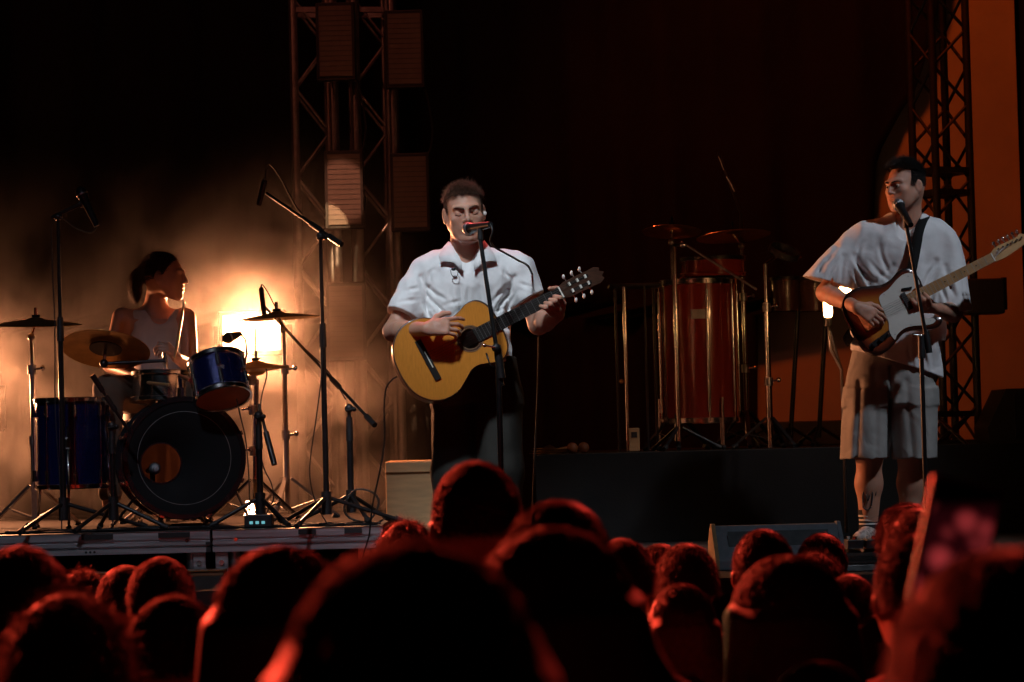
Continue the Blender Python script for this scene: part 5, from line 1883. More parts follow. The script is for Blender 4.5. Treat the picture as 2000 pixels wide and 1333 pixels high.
# polo shirt
F = Field((P(725, 700, Y0).x, Y0 - .30, P(900, 745, Y0).z), (P(1090, 700, Y0).x, Y0 + .28, P(900, 455, Y0).z), .0045)
F.loft(rows(Y0, [(484, 874, 950, .078, .02), (500, 842, 984, .09, .02), (522, 820, 1010, .108, .02), (560, 824, 1006, .128, .015), (620, 826, 1000, .128, .01), (670, 832, 1000, .125, .01), (724, 838, 1012, .13, .01)]), .02, e=2.25)
F.cone(V(P(855, 516, Y0 + .02)), V(P(985, 514, Y0 + .02)), .056, .056, .05)
F.chain([V(shR), V(shR.lerp(elR, .82))], [.060, .078], .03)
F.chain([V(shL), V(shL.lerp(elL, .66))], [.070, .070], .035)
F.noise(.009, (15, 15, 8), 11)
F.noise(.006, (30, 30, 13), 12)
p_, _ = None, None
sl, pp = F.region(F.lo, F.lo + F.n * F.h)
# drawn folds: armpit drags and pulls from the shoulders to the guitar
for (x0, y0, x1, y1, amp, wd) in ((838, 560, 880, 640, .011, .014), (990, 560, 960, 640, .011, .014), (850, 640, 910, 600, .009, .012), (960, 590, 990, 640, .008, .012), (900, 560, 905, 640, .007, .014), (820, 540, 840, 600, .010, .012), (935, 545, 945, 620, .006, .014), (1005, 540, 990, 580, .01, .012)):
    a, b = V(P(x0, y0, Y0 - .12)), V(P(x1, y1, Y0 - .12))
    ab = b - a
    t = np.clip(((pp - a) @ ab) / (ab @ ab), 0, 1)
    d_ = pp - a - t[..., None] * ab
    dd = np.sqrt(d_[..., 0] ** 2 + d_[..., 2] ** 2)
    F.d[sl] += (amp * np.exp(-(dd / wd) ** 2) * (pp[..., 1] < Y0)).astype(np.float32)
creases(F, [(832, 556, 872, 590, .008), (830, 566, 868, 618, .008), (828, 578, 850, 650, .007), (996, 556, 960, 588, .008), (998, 566, 962, 612, .008), (1000, 580, 978, 650, .007),
            (880, 560, 892, 620, .005), (915, 560, 918, 630, .005), (945, 570, 938, 640, .005), (790, 570, 818, 560, .007), (778, 590, 815, 585, .007), (1040, 560, 1012, 552, .007), (845, 525, 835, 548, .006), (985, 522, 994, 546, .006), (860, 600, 905, 585, .005), (955, 610, 990, 600, .005)], Y0)
F.plane(V(shR.lerp(elR, .72)), elR - shR + Vector((.02, 0, 0)), lo=(P(720, 700, Y0).x, Y0 - .3, P(900, 745, Y0).z), hi=(P(828, 700, Y0).x, Y0 + .3, P(900, 470, Y0).z))
F.plane(V(shL.lerp(elL, .55)), elL - shL + Vector((.05, 0, 0)), lo=(P(1004, 700, Y0).x, Y0 - .3, P(900, 745, Y0).z), hi=(P(1095, 700, Y0).x, Y0 + .3, P(900, 470, Y0).z))
F.plane(V(P(930, 712, Y0)), (.06, 0, -1))
# open neck
F.cone(V(P(911, 520, Y0 - .12)), V(P(908, 440, Y0 - .02)), .034, .074, .004, 's')
F.cone(V(P(914, 470, Y0 + .01)), V(P(914, 486, Y0 + .02)), .066, .070, .004, 's')
F.cone(V(P(913, 500, Y0 - .13)), V(P(917, 541, Y0 - .155)), .030, .006, .004, 's')
finish(F, 'shirt', 'white_knit', sg)
# collar flaps
m = MB()
for sx, pts in ((-1, [(876, 474, .03), (866, 485, -.01), (857, 501, -.06), (860, 514, -.088), (872, 512, -.100), (886, 514, -.112), (902, 530, -.128), (903, 516, -.122), (896, 502, -.105), (886, 488, -.07), (880, 476, -.02)]),
                (1, [(946, 472, .03), (955, 483, -.01), (966, 499, -.055), (970, 512, -.088), (956, 512, -.102), (942, 515, -.114), (926, 531, -.128), (925, 517, -.122), (931, 502, -.105), (938, 488, -.07), (943, 475, -.02)])):
    P3 = [P(a, b, Y0 + c_) for a, b, c_ in pts]
    cc_ = sum((q for q in P3), Vector()) / len(P3)
    k = len(P3)
    off = Vector((0, -.010, .004))
    vs = [q + off for q in P3] + [cc_ + off * 1.6] + [q + off + Vector((0, .006, -.003)) for q in P3]
    fs = [(i, (i + 1) % k, k) for i in range(k)] + [(i, k + 1 + i, k + 1 + (i + 1) % k, (i + 1) % k) for i in range(k)]
    MB().raw(vs, fs, True).build('collar_flap', 'white_knit', sg)
# trousers
F = Field((P(815, 700, Y0).x, Y0 - .22, STAGE_Z + .02), (P(1050, 700, Y0).x, Y0 + .25, P(900, 690, Y0).z), .006)
F.loft(rows(Y0, [(700, 848, 1006, .118, .02), (740, 846, 1014, .125, .02), (790, 844, 1018, .125, .02)]), .02)
for hx, kx, ax_ in (((890, 780), (886, 920), (886, 1085)), ((972, 780), (980, 920), (982, 1085))):
    F.chain([V(P(*hx, Y0 + .015)), V(P(*kx, Y0 - .01)), V(P(*ax_, Y0 + .03))], [.102, .092, .078], .03)
F.noise(.007, (13, 13, 5), 21)
F.noise(.004, (26, 26, 9), 22)
F.plane((0, Y0, STAGE_Z + .05), (0, 0, -1))
finish(F, 'trousers', 'olive_trouser', sg)
for ax_ in ((882, 1082), (984, 1082)):
    q = P(*ax_, Y0 + .03)
    shoe(sg, (q.x, q.y), (.1 if ax_[0] > 900 else -.15, -1, 0), material='black_plastic')
# hair: short curls on top, close fade on the sides
CR = np.array((.0745, .0955, .0885))
HT = V(HC) + HR_ @ V((0, -.012, .030)) * 1.05
CR = CR * 1.05


def top_mask(q):
    return (q[:, 2] > .30 - .32 * np.clip(-q[:, 1], 0, 1) + .22 * np.clip(q[:, 1], 0, 1) + .03 * np.sin(q[:, 0] * 17))


def side_mask(q):
    return (q[:, 2] > -.35) & (q[:, 1] < .42 - .2 * q[:, 2]) & (q[:, 2] < .55)


hv = [short_hair(HT, HR_, CR, 6000, top_mask, 5, (.007, .018), (.1, .8, -.1), .9, .0011, 6),
      short_hair(HT, HR_, CR * .99, 6000, side_mask, 6, (.003, .006), (0, -.2, -.4), .2, .0007, 3)]
hv.append(cap_mesh(HT, HR_, CR * np.array((1.02, 1.02, 1.045)), None, .004, (.008, 48, 3), clip=[((0, .0, .034), (0, .36, -1)), ((0, .082, 0), (0, 1, .15))]))
v, f = join_np(hv)
np_mesh('hair', v, f, 'hair_singer', sg)


def brow(person_, c, R, mtl='hair_dark', tilt=.0, s=1.0):
    for sx in (-1, 1):
        pts = [V(c) + R @ (np.array((sx * x, y, z + (tilt * (.03 - x)))) * s) for x, y, z in ((.010, .1005, .0190), (.022, .0995, .0225), (.036, .0905, .0245), (.048, .080, .0205))]
        MB().tube([Vector(p) for p in catmull(pts, 4)], list(np.interp(np.linspace(0, 1, 13), [0, .25, 1], [.0032, .0038, .0018])), 6).build('eyebrow', mtl, person_)


def eye(person_, c, R, s=1.0, closed=True):
    for sx in (-1, 1):
        pts = [V(c) + R @ (np.array((sx * x, y, z)) * s) for x, y, z in ((.0175, .0855, -.0025), (.025, .0880, -.0070), (.033, .0880, -.0078), (.041, .0845, -.0050), (.045, .081, -.003))]
        if closed:
            MB().tube([Vector(p) for p in catmull(pts, 4)], .0013, 5).build('eyelash', 'hair_black', person_)
        else:
            q = V(c) + R @ (np.array((sx * .031, .0755, .002)) * s)
            e_ = MB().ball(Vector(q), .0136 * s, 16, 12, Matrix(R.tolist())).build('eye', 'ivory', person_)
            q2_ = V(c) + R @ (np.array((sx * .031, .0885, .001)) * s)
            MB().ball(Vector(q2_), (.0058 * s, .0025 * s, .0058 * s), 12, 8, Matrix(R.tolist())).build('iris', 'hair_black', e_)


brow(sg, HC, HR_, 'hair_singer', -.12, 1.05)
eye(sg, HC, HR_, 1.05)
MB().ball(Vector(V(HC) + HR_ @ V((.084, .004, -.012))), (.009, .008, .010), 12, 8).build('ear_monitor', 'peg_pearl', sg)
lp = P(886, 528, Y0 - .128)
ep = thing('earphone', 'spare earphone on a small cable loop clipped at the shirt neck', 'earphone', lp)
MB().tube([lp + Vector((x, -.012, z)) for x, z in catmull([(-.012, .0), (-.010, -.016), (.0, -.030), (.012, -.027), (.018, -.012), (.016, .008), (.008, .014)], 5)], .0016, 6).build('cable_loop', 'rubber', ep)
MB().ball(lp + Vector((.0, -.012, .004)), (.010, .007, .008), 12, 8).build('ear_bud', 'black_plastic', ep)

# ================================================================== the guitarist
Y0 = 11.85
gt = person('guitarist in loose white tee and khaki shorts playing electric guitar', (P(1740, 1000, Y0).x, Y0, STAGE_Z))
HC = P(1768, 365, Y0 - .06)
HR_ = orient((-.80, -.62, -.06), (-.02, 0, 1))
lo = (P(1560, 700, Y0).x, Y0 - .50, STAGE_Z + .03)
hi = (P(1900, 700, Y0).x, Y0 + .28, P(1768, 295, Y0).z)
F = Field(lo, hi, .0048)
head_sdf(F, HC, HR_, .98, mouth=.002)
F.cone(V(P(1776, 395, Y0 - .01)), V(P(1772, 450, Y0 + .02)), .056, .066, .03)
F.cone(V(P(1705, 464, Y0 + .02)), V(P(1828, 468, Y0 + .02)), .042, .042, .04)
F.loft(rows(Y0, [(470, 1692, 1840, .09, .02), (560, 1690, 1828, .10, .02), (690, 1690, 1822, .10, .02), (740, 1686, 1824, .10, .02)]), .04)
shR, elR, wrR = P(1672, 482, Y0 + .01), P(1612, 572, Y0 - .04), P(1672, 600, Y0 - .395)
F.chain([V(shR), V(elR)], [.038, .041], .015)
F.chain([V(elR), V(elR.lerp(wrR, .28)), V(wrR)], [.042, .042, .027], .015)
hand_sdf(F, wrR, (P(1712, 622, Y0 - .41) - wrR), (.0, 1, -.3), (0, -.3, 1),
         [(.35, .6, .4), (.45, .7, .5), (.5, .75, .5), (.55, .75, .5)], 1.0, .05, (.55, .3))
shL, elL, wrL = P(1846, 486, Y0 + .01), P(1862, 612, Y0 - .06), P(1832, 604, Y0 - .26)
F.chain([V(shL), V(elL)], [.038, .041], .015)
F.chain([V(elL), V(elL.lerp(wrL, .3)), V(wrL)], [.042, .042, .028], .015)
NY = EP(.31, 0).y
for i in range(4):
    K = P(1818 - 8 * i, 597 + 3.5 * i, NY - .005)
    M_ = P(1813 - 8.5 * i, 583 + 3.5 * i, NY - .042)
    T = P(1806 - 8.5 * i, 575 + 3.6 * i, NY - .030)
    F.cone(V(wrL), V(K), .017, .012, .012)
    F.chain([V(K), V(M_), V(T)], [.0115, .0100, .0088], .004)
F.chain([V(wrL), V(P(1812, 585, NY + .045)), V(P(1800, 562, NY + .02))], [.017, .013, .0095], .008)
for hx, kx, cx_, ax_ in (((1708, 740), (1698, 890), (1697, 945), (1697, 1040)), ((1782, 740), (1779, 890), (1779, 945), (1776, 1040))):
    F.chain([V(P(*hx, Y0 + .02)), V(P(*kx, Y0 - .01)), V(P(*cx_, Y0 + .022)), V(P(*ax_, Y0 + .03))], [.085, .058, .060, .036], .03)
finish(F, 'body', 'skin', gt)
# loose tee
F = Field((P(1555, 700, Y0).x, Y0 - .30, P(1760, 765, Y0).z), (P(1905, 700, Y0).x, Y0 + .28, P(1760, 400, Y0).z), .005)
F.loft(rows(Y0, [(418, 1733, 1808, .075, .03), (432, 1702, 1832, .09, .02), (456, 1668, 1852, .115, .02), (500, 1666, 1852, .14, .015), (560, 1668, 1846, .145, .01), (640, 1664, 1840, .14, .01), (700, 1662, 1836, .14, .01), (755, 1660, 1838, .14, .01)]), .02, e=2.3)
F.cone(V(P(1690, 462, Y0 + .02)), V(P(1838, 466, Y0 + .02)), .062, .062, .05)
endR, endL = P(1602, 562, Y0 - .02), P(1866, 612, Y0 - .06)
F.chain([V(shR), V(shR.lerp(endR, 1.3))], [.085, .105], .04)
F.chain([V(shL), V(shL.lerp(endL, 1.2))], [.078, .080], .04)
F.noise(.010, (11, 11, 6), 31)
F.noise(.007, (22, 22, 10), 32)
sl, pp = F.region(F.lo, F.lo + F.n * F.h)
for (x0, y0, x1, y1, amp, wd) in ((1672, 500, 1720, 590, .013, .016), (1648, 500, 1622, 560, .012, .014), (1830, 510, 1810, 600, .011, .016), (1700, 560, 1745, 520, .008, .013), (1640, 480, 1604, 530, .008, .012), (1790, 660, 1800, 730, .010, .016), (1820, 640, 1822, 720, .008, .014), (1850, 520, 1858, 590, .010, .013)):
    a, b = V(P(x0, y0, Y0 - .12)), V(P(x1, y1, Y0 - .12))
    ab = b - a
    t = np.clip(((pp - a) @ ab) / (ab @ ab), 0, 1)
    d_ = pp - a - t[..., None] * ab
    dd = np.sqrt(d_[..., 0] ** 2 + d_[..., 2] ** 2)
    F.d[sl] += (amp * np.exp(-(dd / wd) ** 2) * (pp[..., 1] < Y0 + .02)).astype(np.float32)
creases(F, [(1670, 505, 1716, 560, .009), (1668, 520, 1708, 600, .008), (1640, 505, 1612, 548, .009), (1655, 500, 1640, 560, .008), (1625, 500, 1592, 535, .007), (1832, 515, 1800, 560, .009), (1836, 530, 1812, 610, .008), (1720, 480, 1735, 540, .006), (1800, 660, 1812, 728, .008), (1775, 670, 1780, 720, .007),
            (1856, 530, 1864, 590, .008), (1842, 540, 1848, 600, .008), (1700, 510, 1745, 560, .006), (1690, 470, 1672, 500, .006)], Y0 + .02, .0085)
zlo, zhi = P(1760, 765, Y0).z, P(1760, 430, Y0).z
F.plane(V(P(1614, 552, Y0)), (-.28, 0, -1), lo=(P(1550, 700, Y0).x, Y0 - .32, zlo), hi=(P(1662, 700, Y0).x, Y0 + .3, zhi))
F.plane(V(P(1860, 612, Y0)), (.10, 0, -1), lo=(P(1846, 700, Y0).x, Y0 - .32, zlo), hi=(P(1910, 700, Y0).x, Y0 + .3, zhi))
# hollow sleeves and hem
F.chain([V(shR.lerp(endR, .55)), V(shR.lerp(endR, 1.35))], [.070, .093], .0, 's')
F.chain([V(shL.lerp(endL, .55)), V(shL.lerp(endL, 1.25))], [.062, .070], .0, 's')
F.plane(V(P(1768, 716, Y0)), (-.34, 0, -1))
F.cone(V(P(1768, 455, Y0 - .11)), V(P(1775, 400, Y0 - .02)), .036, .076, .004, 's')
F.cone(V(P(1772, 415, Y0 + .02)), V(P(1772, 436, Y0 + .02)), .068, .066, .004, 's')
finish(F, 'shirt', 'white_cotton', gt)
# shorts with pleats
F = Field((P(1615, 700, Y0).x, Y0 - .24, P(1740, 905, Y0).z), (P(1860, 700, Y0).x, Y0 + .26, P(1740, 670, Y0).z), .0055)
F.loft(rows(Y0, [(680, 1668, 1818, .125, .02), (740, 1654, 1828, .135, .02), (790, 1648, 1830, .14, .02)]), .02)
F.loft(rows(Y0, [(760, 1652, 1744, .125, .01), (830, 1645, 1740, .13, .005), (896, 1642, 1738, .135, .0)]), .03)
F.loft(rows(Y0, [(760, 1740, 1830, .125, .02), (830, 1744, 1830, .13, .015), (896, 1746, 1829, .135, .01)]), .03)
sl, pp = F.region(F.lo, F.lo + F.n * F.h)
for (x0, y0, x1, y1, amp, wd) in ((1682, 745, 1674, 893, .008, .012), (1712, 720, 1712, 893, .006, .014), (1742, 720, 1741, 895, .030, .010), (1772, 745, 1784, 893, .007, .014), (1806, 745, 1806, 893, .005, .013), (1660, 780, 1657, 893, .005, .010)):
    a, b = V(P(x0, y0, Y0 - .13)), V(P(x1, y1, Y0 - .13))
    ab = b - a
    t = np.clip(((pp - a) @ ab) / (ab @ ab), 0, 1)
    d_ = pp - a - t[..., None] * ab
    dd = np.sqrt(d_[..., 0] ** 2 + d_[..., 2] ** 2)
    F.d[sl] += (amp * np.exp(-(dd / wd) ** 2) * (pp[..., 1] < Y0)).astype(np.float32)
F.noise(.005, (14, 14, 5), 41)
F.loft(rows(Y0, [(862, 1656, 1728, .110, .005), (905, 1650, 1730, .118, .0)]), .0, 's')
F.loft(rows(Y0, [(862, 1757, 1818, .110, .015), (905, 1755, 1820, .118, .01)]), .0, 's')
finish(F, 'shorts', 'khaki_shorts', gt)
# socks and shoes
for ax_, dirx in (((1697, 1040), -.45), ((1776, 1040), .1)):
    q = P(*ax_, Y0 + .03)
    zt_ = P(ax_[0], 996, Y0).z
    zb_ = STAGE_Z + .075
    m = MB().lathe((q.x, q.y, 0), (0, 0, 1), [(.046, zb_), (.043, zb_ + .05), (.048, zt_), (.040, zt_)], 28)
    sk = m.build('sock', 'sock_black', gt)
    for k in range(3):
        z_ = zt_ - .028 - k * .019
        rr_ = np.interp(z_, [zb_ + .05, zt_], [.043, .048]) + .0012
        MB().lathe((q.x, q.y, 0), (0, 0, 1), [(rr_ - .002, z_ - .0045), (rr_, z_ - .004), (rr_, z_ + .004), (rr_ - .002, z_ + .0045)], 28).build('stripe', 'white_paint', sk)
    shoe(gt, (q.x, q.y), (dirx, -1, 0))
# tattoo: flat ink shapes lying on the calf
mat('ink', (.03, .028, .035), .6, var=.3, scale=60)
for pts in ([(1690, 952), (1684, 966), (1685, 990)], [(1694, 950), (1702, 964), (1700, 988)], [(1686, 936), (1694, 944), (1703, 936)], [(1706, 926), (1711, 944), (1708, 968)], [(1684, 990), (1692, 996), (1700, 990)], [(1690, 966), (1693, 978), (1697, 966)]):
    q3 = []
    for px, py in catmull(pts, 5):
        cxx = P(1697, py, Y0 + .022)
        r_ = np.interp(py, [890, 945, 1040], [.058, .060, .036]) + .001
        dx = P(px, py, Y0).x - cxx.x
        q3.append((cxx.x + dx, cxx.y - math.sqrt(max(r_ * r_ - dx * dx, 1e-6)) - .0002, cxx.z))
    MB().tube(q3, .0035, 5).build('tattoo_line', 'ink', gt)
HT = V(HC) + HR_ @ V((0, -.012, .030)) * .98
CR = np.array((.0735, .0940, .0875)) * .98


def top2(q):
    return (q[:, 2] > .42 + .25 * np.clip(q[:, 1], 0, 1) - .3 * np.clip(-q[:, 1], 0, 1))


hv = [short_hair(HT, HR_, CR, 7000, top2, 15, (.012, .028), (.1, .8, .25), .6, .0010, 5),
      short_hair(HT, HR_, CR * .99, 9000, side_mask, 16, (.005, .009), (0, -.2, -.5), .25, .0009, 3),
      cap_mesh(HT, HR_, CR * np.array((1.0, 1.0, 1.05)), None, .004, (.006, 45, 5), clip=[((0, .0, .046), (0, .36, -1)), ((0, .074, 0), (0, 1, .15))])]
v, f = join_np(hv)
np_mesh('hair', v, f, 'hair_black', gt)
brow(gt, HC, HR_, 'hair_black', 0, .98)
eye(gt, HC, HR_, .98, False)
# strap over the shoulder
def strap_pts(lst, w, nrm):
    c_ = [Vector(P(a, b, Y0 + d_)) for a, b, d_ in lst]
    return c_
sp_ = catmull([tuple(P(a, b, Y0 + d_)) for a, b, d_ in ((1770, 566, -.335), (1780, 530, -.25), (1788, 490, -.19), (1794, 455, -.155), (1800, 436, -.10), (1806, 424, -.02), (1800, 428, .09), (1770, 470, .165), (1720, 560, .185), (1676, 640, .13), (1664, 668, -.05), (1656, 662, -.22), (1652, 652, -.34))], 6)
wd_ = [Vector((1, 0, .12)).normalized() * .024 if i < 42 else Vector((.6, 0, .8)).normalized() * .024 for i in range(len(sp_))]
vs = []
for p_, w_ in zip(sp_, wd_):
    p_ = Vector(p_)
    vs += [p_ - w_, p_ + w_]
fs = [(2 * i, 2 * i + 1, 2 * i + 3, 2 * i + 2) for i in range(len(sp_) - 1)]
so = MB().raw(vs, fs).build('strap', 'black_cloth', eg)
md = so.modifiers.new('thickness', 'SOLIDIFY')
md.thickness = .004

# ================================================================== the drummer
Y0 = 12.15
dr = person('drummer with dark ponytail and pale tank top turned in profile', (P(290, 900, Y0).x, Y0, RISER_Z))
HC = P(322, 541, Y0 - .05)
HR_ = orient((.97, -.16, -.03), (-.03, 0, 1))
lo = (P(170, 700, Y0).x, Y0 - .62, RISER_Z + .02)
hi = (P(440, 700, Y0).x, Y0 + .30, P(320, 475, Y0).z)
F = Field(lo, hi, .0055)
head_sdf(F, HC, HR_, .95, mouth=.0, female=True)
F.cone(V(P(308, 562, Y0)), V(P(300, 622, Y0 + .02)), .048, .056, .03)
F.cone(V(P(262, 622, Y0 + .02)), V(P(348, 622, Y0 + .02)), .044, .044, .05)
F.loft(rows(Y0, [(625, 250, 366, .085, .02), (680, 262, 358, .095, .02), (740, 266, 352, .09, .03), (780, 252, 368, .12, .05)]), .04)
shR, elR, wrR = P(240, 622, Y0), P(216, 712, Y0 - .05), P(272, 735, Y0 - .30)
F.chain([V(shR), V(elR)], [.052, .038], .02)
F.chain([V(elR), V(wrR)], [.038, .024], .012)
hand_sdf(F, wrR, (.8, -.5, -.1), (-.1, .3, -1), (.2, .8, .3), [(.8, .9, .6)] * 4, .92, .0, (.5, .6))
shL, elL, wrL = P(362, 622, Y0), P(372, 716, Y0 - .06), P(346, 700, Y0 - .30)
F.chain([V(shL), V(elL)], [.050, .037], .02)
F.chain([V(elL), V(wrL)], [.037, .024], .012)
hand_sdf(F, wrL, (-.35, -.4, .45), (-.9, .2, -.3), (.0, -.3, .9), [(.9, 1.0, .6)] * 4, .92, .0, (.5, .6))
for sx, kx in ((0, 212), (1, 402)):
    hipj = P(280 if not sx else 335, 775, Y0 + .05)
    kne = P(kx, 762, Y0 - .34)
    ank = Vector((kne.x, kne.y - .02, RISER_Z + .10))
    F.chain([V(hipj), V(kne), V(ank)], [.080, .052, .036], .02)
finish(F, 'body', 'skin_drummer', dr)
F = Field((P(215, 700, Y0).x, Y0 - .2, P(300, 790, Y0).z), (P(400, 700, Y0).x, Y0 + .25, P(300, 590, Y0).z), .0055)
F.loft(rows(Y0, [(606, 258, 356, .080, .02), (640, 252, 362, .100, .015), (680, 258, 364, .112, .01), (740, 262, 360, .105, .02), (785, 250, 370, .13, .05)]), .01)
F.noise(.005, (20, 20, 8), 51)
for sx, px in ((-1, 246), (1, 368)):
    F.cone(V(P(px, 600, Y0 - .2)), V(P(px, 600, Y0 + .2)), .040, .040, .006, 's')
    F.cone(V(P(px - sx * 2, 640, Y0 - .2)), V(P(px - sx * 2, 640, Y0 + .2)), .030, .030, .02, 's')
F.cone(V(P(312, 588, Y0 - .2)), V(P(312, 600, Y0 + .2)), .085, .060, .006, 's')
F.cone(V(P(312, 620, Y0 - .2)), V(P(312, 610, Y0 + .05)), .052, .040, .01, 's')
finish(F, 'tank_top', 'tank_top', dr)
F = Field((P(150, 700, Y0).x, Y0 - .55, RISER_Z + .08), (P(470, 700, Y0).x, Y0 + .30, P(300, 715, Y0).z), .0075)
F.loft(rows(Y0, [(745, 250, 366, .11, .05), (775, 242, 376, .13, .06), (800, 242, 376, .13, .06)]), .02)
for sx, kx in ((0, 212), (1, 402)):
    hipj = P(280 if not sx else 335, 775, Y0 + .05)
    kne = P(kx, 762, Y0 - .34)
    ank = Vector((kne.x, kne.y - .02, RISER_Z + .16))
    F.chain([V(hipj), V(kne), V(ank)], [.095, .068, .055], .03)
F.noise(.005, (16, 16, 10), 52)
finish(F, 'trousers', 'brown_trouser', dr)
# hair pulled back in a ponytail
HT = V(HC) + HR_ @ V((0, -.012, .030)) * .95
CR = np.array((.0755, .0965, .0905)) * .95
hv = [cap_mesh(HT, HR_, CR, None, .005, (.0025, (30, 30, 30), 7), clip=[((0, .058, .035), (0, 1, -.62)), ((0, .01, -.038), (0, .55, -1))])]


def fem(q):
    return (q[:, 1] < .52 + .5 * q[:, 2]) & (q[:, 2] > -.35 + .45 * np.clip(q[:, 1], -1, 1))


hv.append(short_hair(HT, HR_, CR, 2600, fem, 25, (.010, .018), (0, -1.6, -.3), .1, .0008, 5))
g = np.random.default_rng(9)
k = 1500
tie = V(HC) + HR_ @ V((0, -.108, .035))
t = np.linspace(0, 1, 9)
ctrl = np.stack([tie + HR_ @ V(q) for q in ((0, .01, .0), (0, -.022, .004), (.004, -.038, -.030), (.006, -.044, -.075), (.008, -.040, -.12), (.008, -.034, -.155))])
base = np.stack([np.interp(t, np.linspace(0, 1, 6), ctrl[:, j]) for j in range(3)], 1)
o_ = g.normal(size=(k, 1, 3)) * np.array((.010, .010, .004))
wave = np.sin(t[None, :, None] * 9 + g.uniform(0, 6, (k, 1, 1))) * .0035 * g.normal(size=(k, 1, 3))
wid = np.interp(t, [0, .12, .5, .85, 1], [.35, .55, 1.35, 1.1, .5])[None, :, None]
ln = g.uniform(.75, 1.05, (k, 1, 1))
paths = base[None] * 1.0 + o_ * wid + wave * t[None, :, None]
paths = paths[:, :1] + (paths - paths[:, :1]) * ln
hv.append(strand_mesh(paths, .0011))
v, f = join_np(hv)
np_mesh('hair', v, f, 'hair_brown', dr)
MB().lathe(tie, HR_ @ V((0, -1, .1)), [(.012, -.006), (.018, -.006), (.018, .008), (.012, .008)], 16).build('hair_tie', 'black_cloth', dr)
for sgn_, a_, b_ in ((0, P(360, 588, Y0 - .22), P(341, 702, Y0 - .36)), (1, P(262, 745, Y0 - .30), P(330, 752, Y0 - .62))):
    lb = 'pale drumstick raised upright in the drummer hand' if not sgn_ else 'pale drumstick lowered towards the snare drum'
    d_ = (b_ - a_).normalized()
    L_ = (b_ - a_).length
    stk = thing('drumstick', lb, 'drumstick', b_, 'drumsticks')
    MB().lathe(a_, d_, [(.001, 0), (.0045, .004), (.0055, .009), (.004, .016), (.0072, .10), (.0072, L_ - .006), (.005, L_), (.001, L_)], 14).build('shaft', 'maple', stk)
# stool
q = P(305, 800, Y0 + .06)
sl_ = thing('drum_stool', 'round black drum stool under the drummer', 'stool', (q.x, Y0 + .06, RISER_Z))
zs_ = P(305, 808, Y0 + .06).z
MB().lathe((q.x, Y0 + .06, zs_), (0, 0, 1), [(.001, -.05), (.15, -.05), (.165, -.03), (.165, .0), (.15, .02), (.001, .025)], 36).build('seat', 'black_plastic', sl_)
MB().cyl((q.x, Y0 + .06, RISER_Z + .1), (q.x, Y0 + .06, zs_ - .05), .018).build('post', 'chrome', sl_)
tripod(sl_, q.x, Y0 + .06, RISER_Z, .2, .22, 'chrome', .2, double=True)
# ================================================================== the crowd (backs to the camera)


def crowd_fields(broad=1.0, arms='down', h=.011):
    """body, shirt and trousers of a 1.75 m person facing +Y, feet at the origin"""
    b = broad
    F = Field((-.36, -.26, -.01), (.36, .40 if arms == 'down' else .75, 1.86), h)
    R = orient((0, 1, 0), (0, 0, 1))
    head_sdf(F, (0, .02, 1.635), R, 1.0)
    F.cone((0, -.005, 1.56), (0, -.01, 1.45), .055, .065, .03)
    F.cone((-.13 * b, -.01, 1.42), (.13 * b, -.01, 1.42), .055, .055, .06)
    F.loft([(.92, 0, 0, .155 * b, .10), (1.05, 0, 0, .135 * b, .09), (1.25, 0, 0, .155 * b, .105), (1.40, 0, 0, .165 * b, .09)], .05)
    for s in (-1, 1):
        sh = (s * .185 * b, -.01, 1.40)
        if arms == 'down':
            F.chain([sh, (s * .235 * b, -.02, 1.12), (s * .225 * b, .06, .88)], [.05, .040, .027], .02)
            hand_sdf(F, (s * .225 * b, .06, .88), (0, .15, -1), (-s, .1, 0), (0, 1, 0), [(.2, .3, .2)] * 4)
        F.chain([(s * .09, 0, .92), (s * .095, .01, .50), (s * .10, -.02, .08)], [.085, .055, .038], .03)
        F.cone((s * .10, -.03, .045), (s * .105, .13, .035), .040, .034, .02)
    body = keep_largest(*F.mesh())
    F = Field((-.40, -.26, .84), (.40, .26, 1.56), h)
    F.cone((-.13 * b, -.01, 1.425), (.13 * b, -.01, 1.425), .066, .066, .06)
    F.cone((0, -.008, 1.48), (0, -.008, 1.44), .068, .085, .03)
    F.loft([(.88, 0, 0, .180 * b, .125), (1.05, 0, 0, .165 * b, .118), (1.25, 0, 0, .175 * b, .125), (1.41, 0, 0, .178 * b, .105)], .04)
    for s in (-1, 1):
        F.chain([(s * .18 * b, -.01, 1.40), (s * .228 * b, -.018, 1.16)], [.062, .062], .04)
    F.noise(.008, (14, 14, 8), 61)
    F.plane((0, 0, 1.505), (0, 0, 1))
    F.plane((0, 0, 1.16), (0, 0, -1), lo=(.19 * b + .02, -.3, .8), hi=(.42, .3, 1.3))
    F.plane((0, 0, 1.16), (0, 0, -1), lo=(-.42, -.3, .8), hi=(-.19 * b - .02, .3, 1.3))
    F.plane((0, 0, .90), (0, 0, -1))
    shirt = keep_largest(*F.mesh())
    F = Field((-.30, -.26, .05), (.30, .26, 1.0), h)
    F.loft([(.84, 0, 0, .168 * b, .115), (.95, 0, 0, .160 * b, .11)], .03)
    for s in (-1, 1):
        F.chain([(s * .09, 0, .90), (s * .095, .01, .50), (s * .10, -.02, .06)], [.098, .075, .062], .03)
    F.noise(.006, (14, 14, 6), 62)
    F.plane((0, 0, .07), (0, 0, -1))
    F.plane((0, 0, .945), (0, 0, 1))
    trousers = keep_largest(*F.mesh())
    return body, shirt, trousers


def np_data(name, v, f, material, fuzz=None):
    o = np_mesh(name, v, f, material)
    me = o.data
    if fuzz is not None and len(fuzz) == len(me.polygons):
        me.materials.append(MATS['hair_fuzz'])
        me.polygons.foreach_set('material_index', fuzz.astype(np.int32))
    bpy.data.objects.remove(o)
    return me


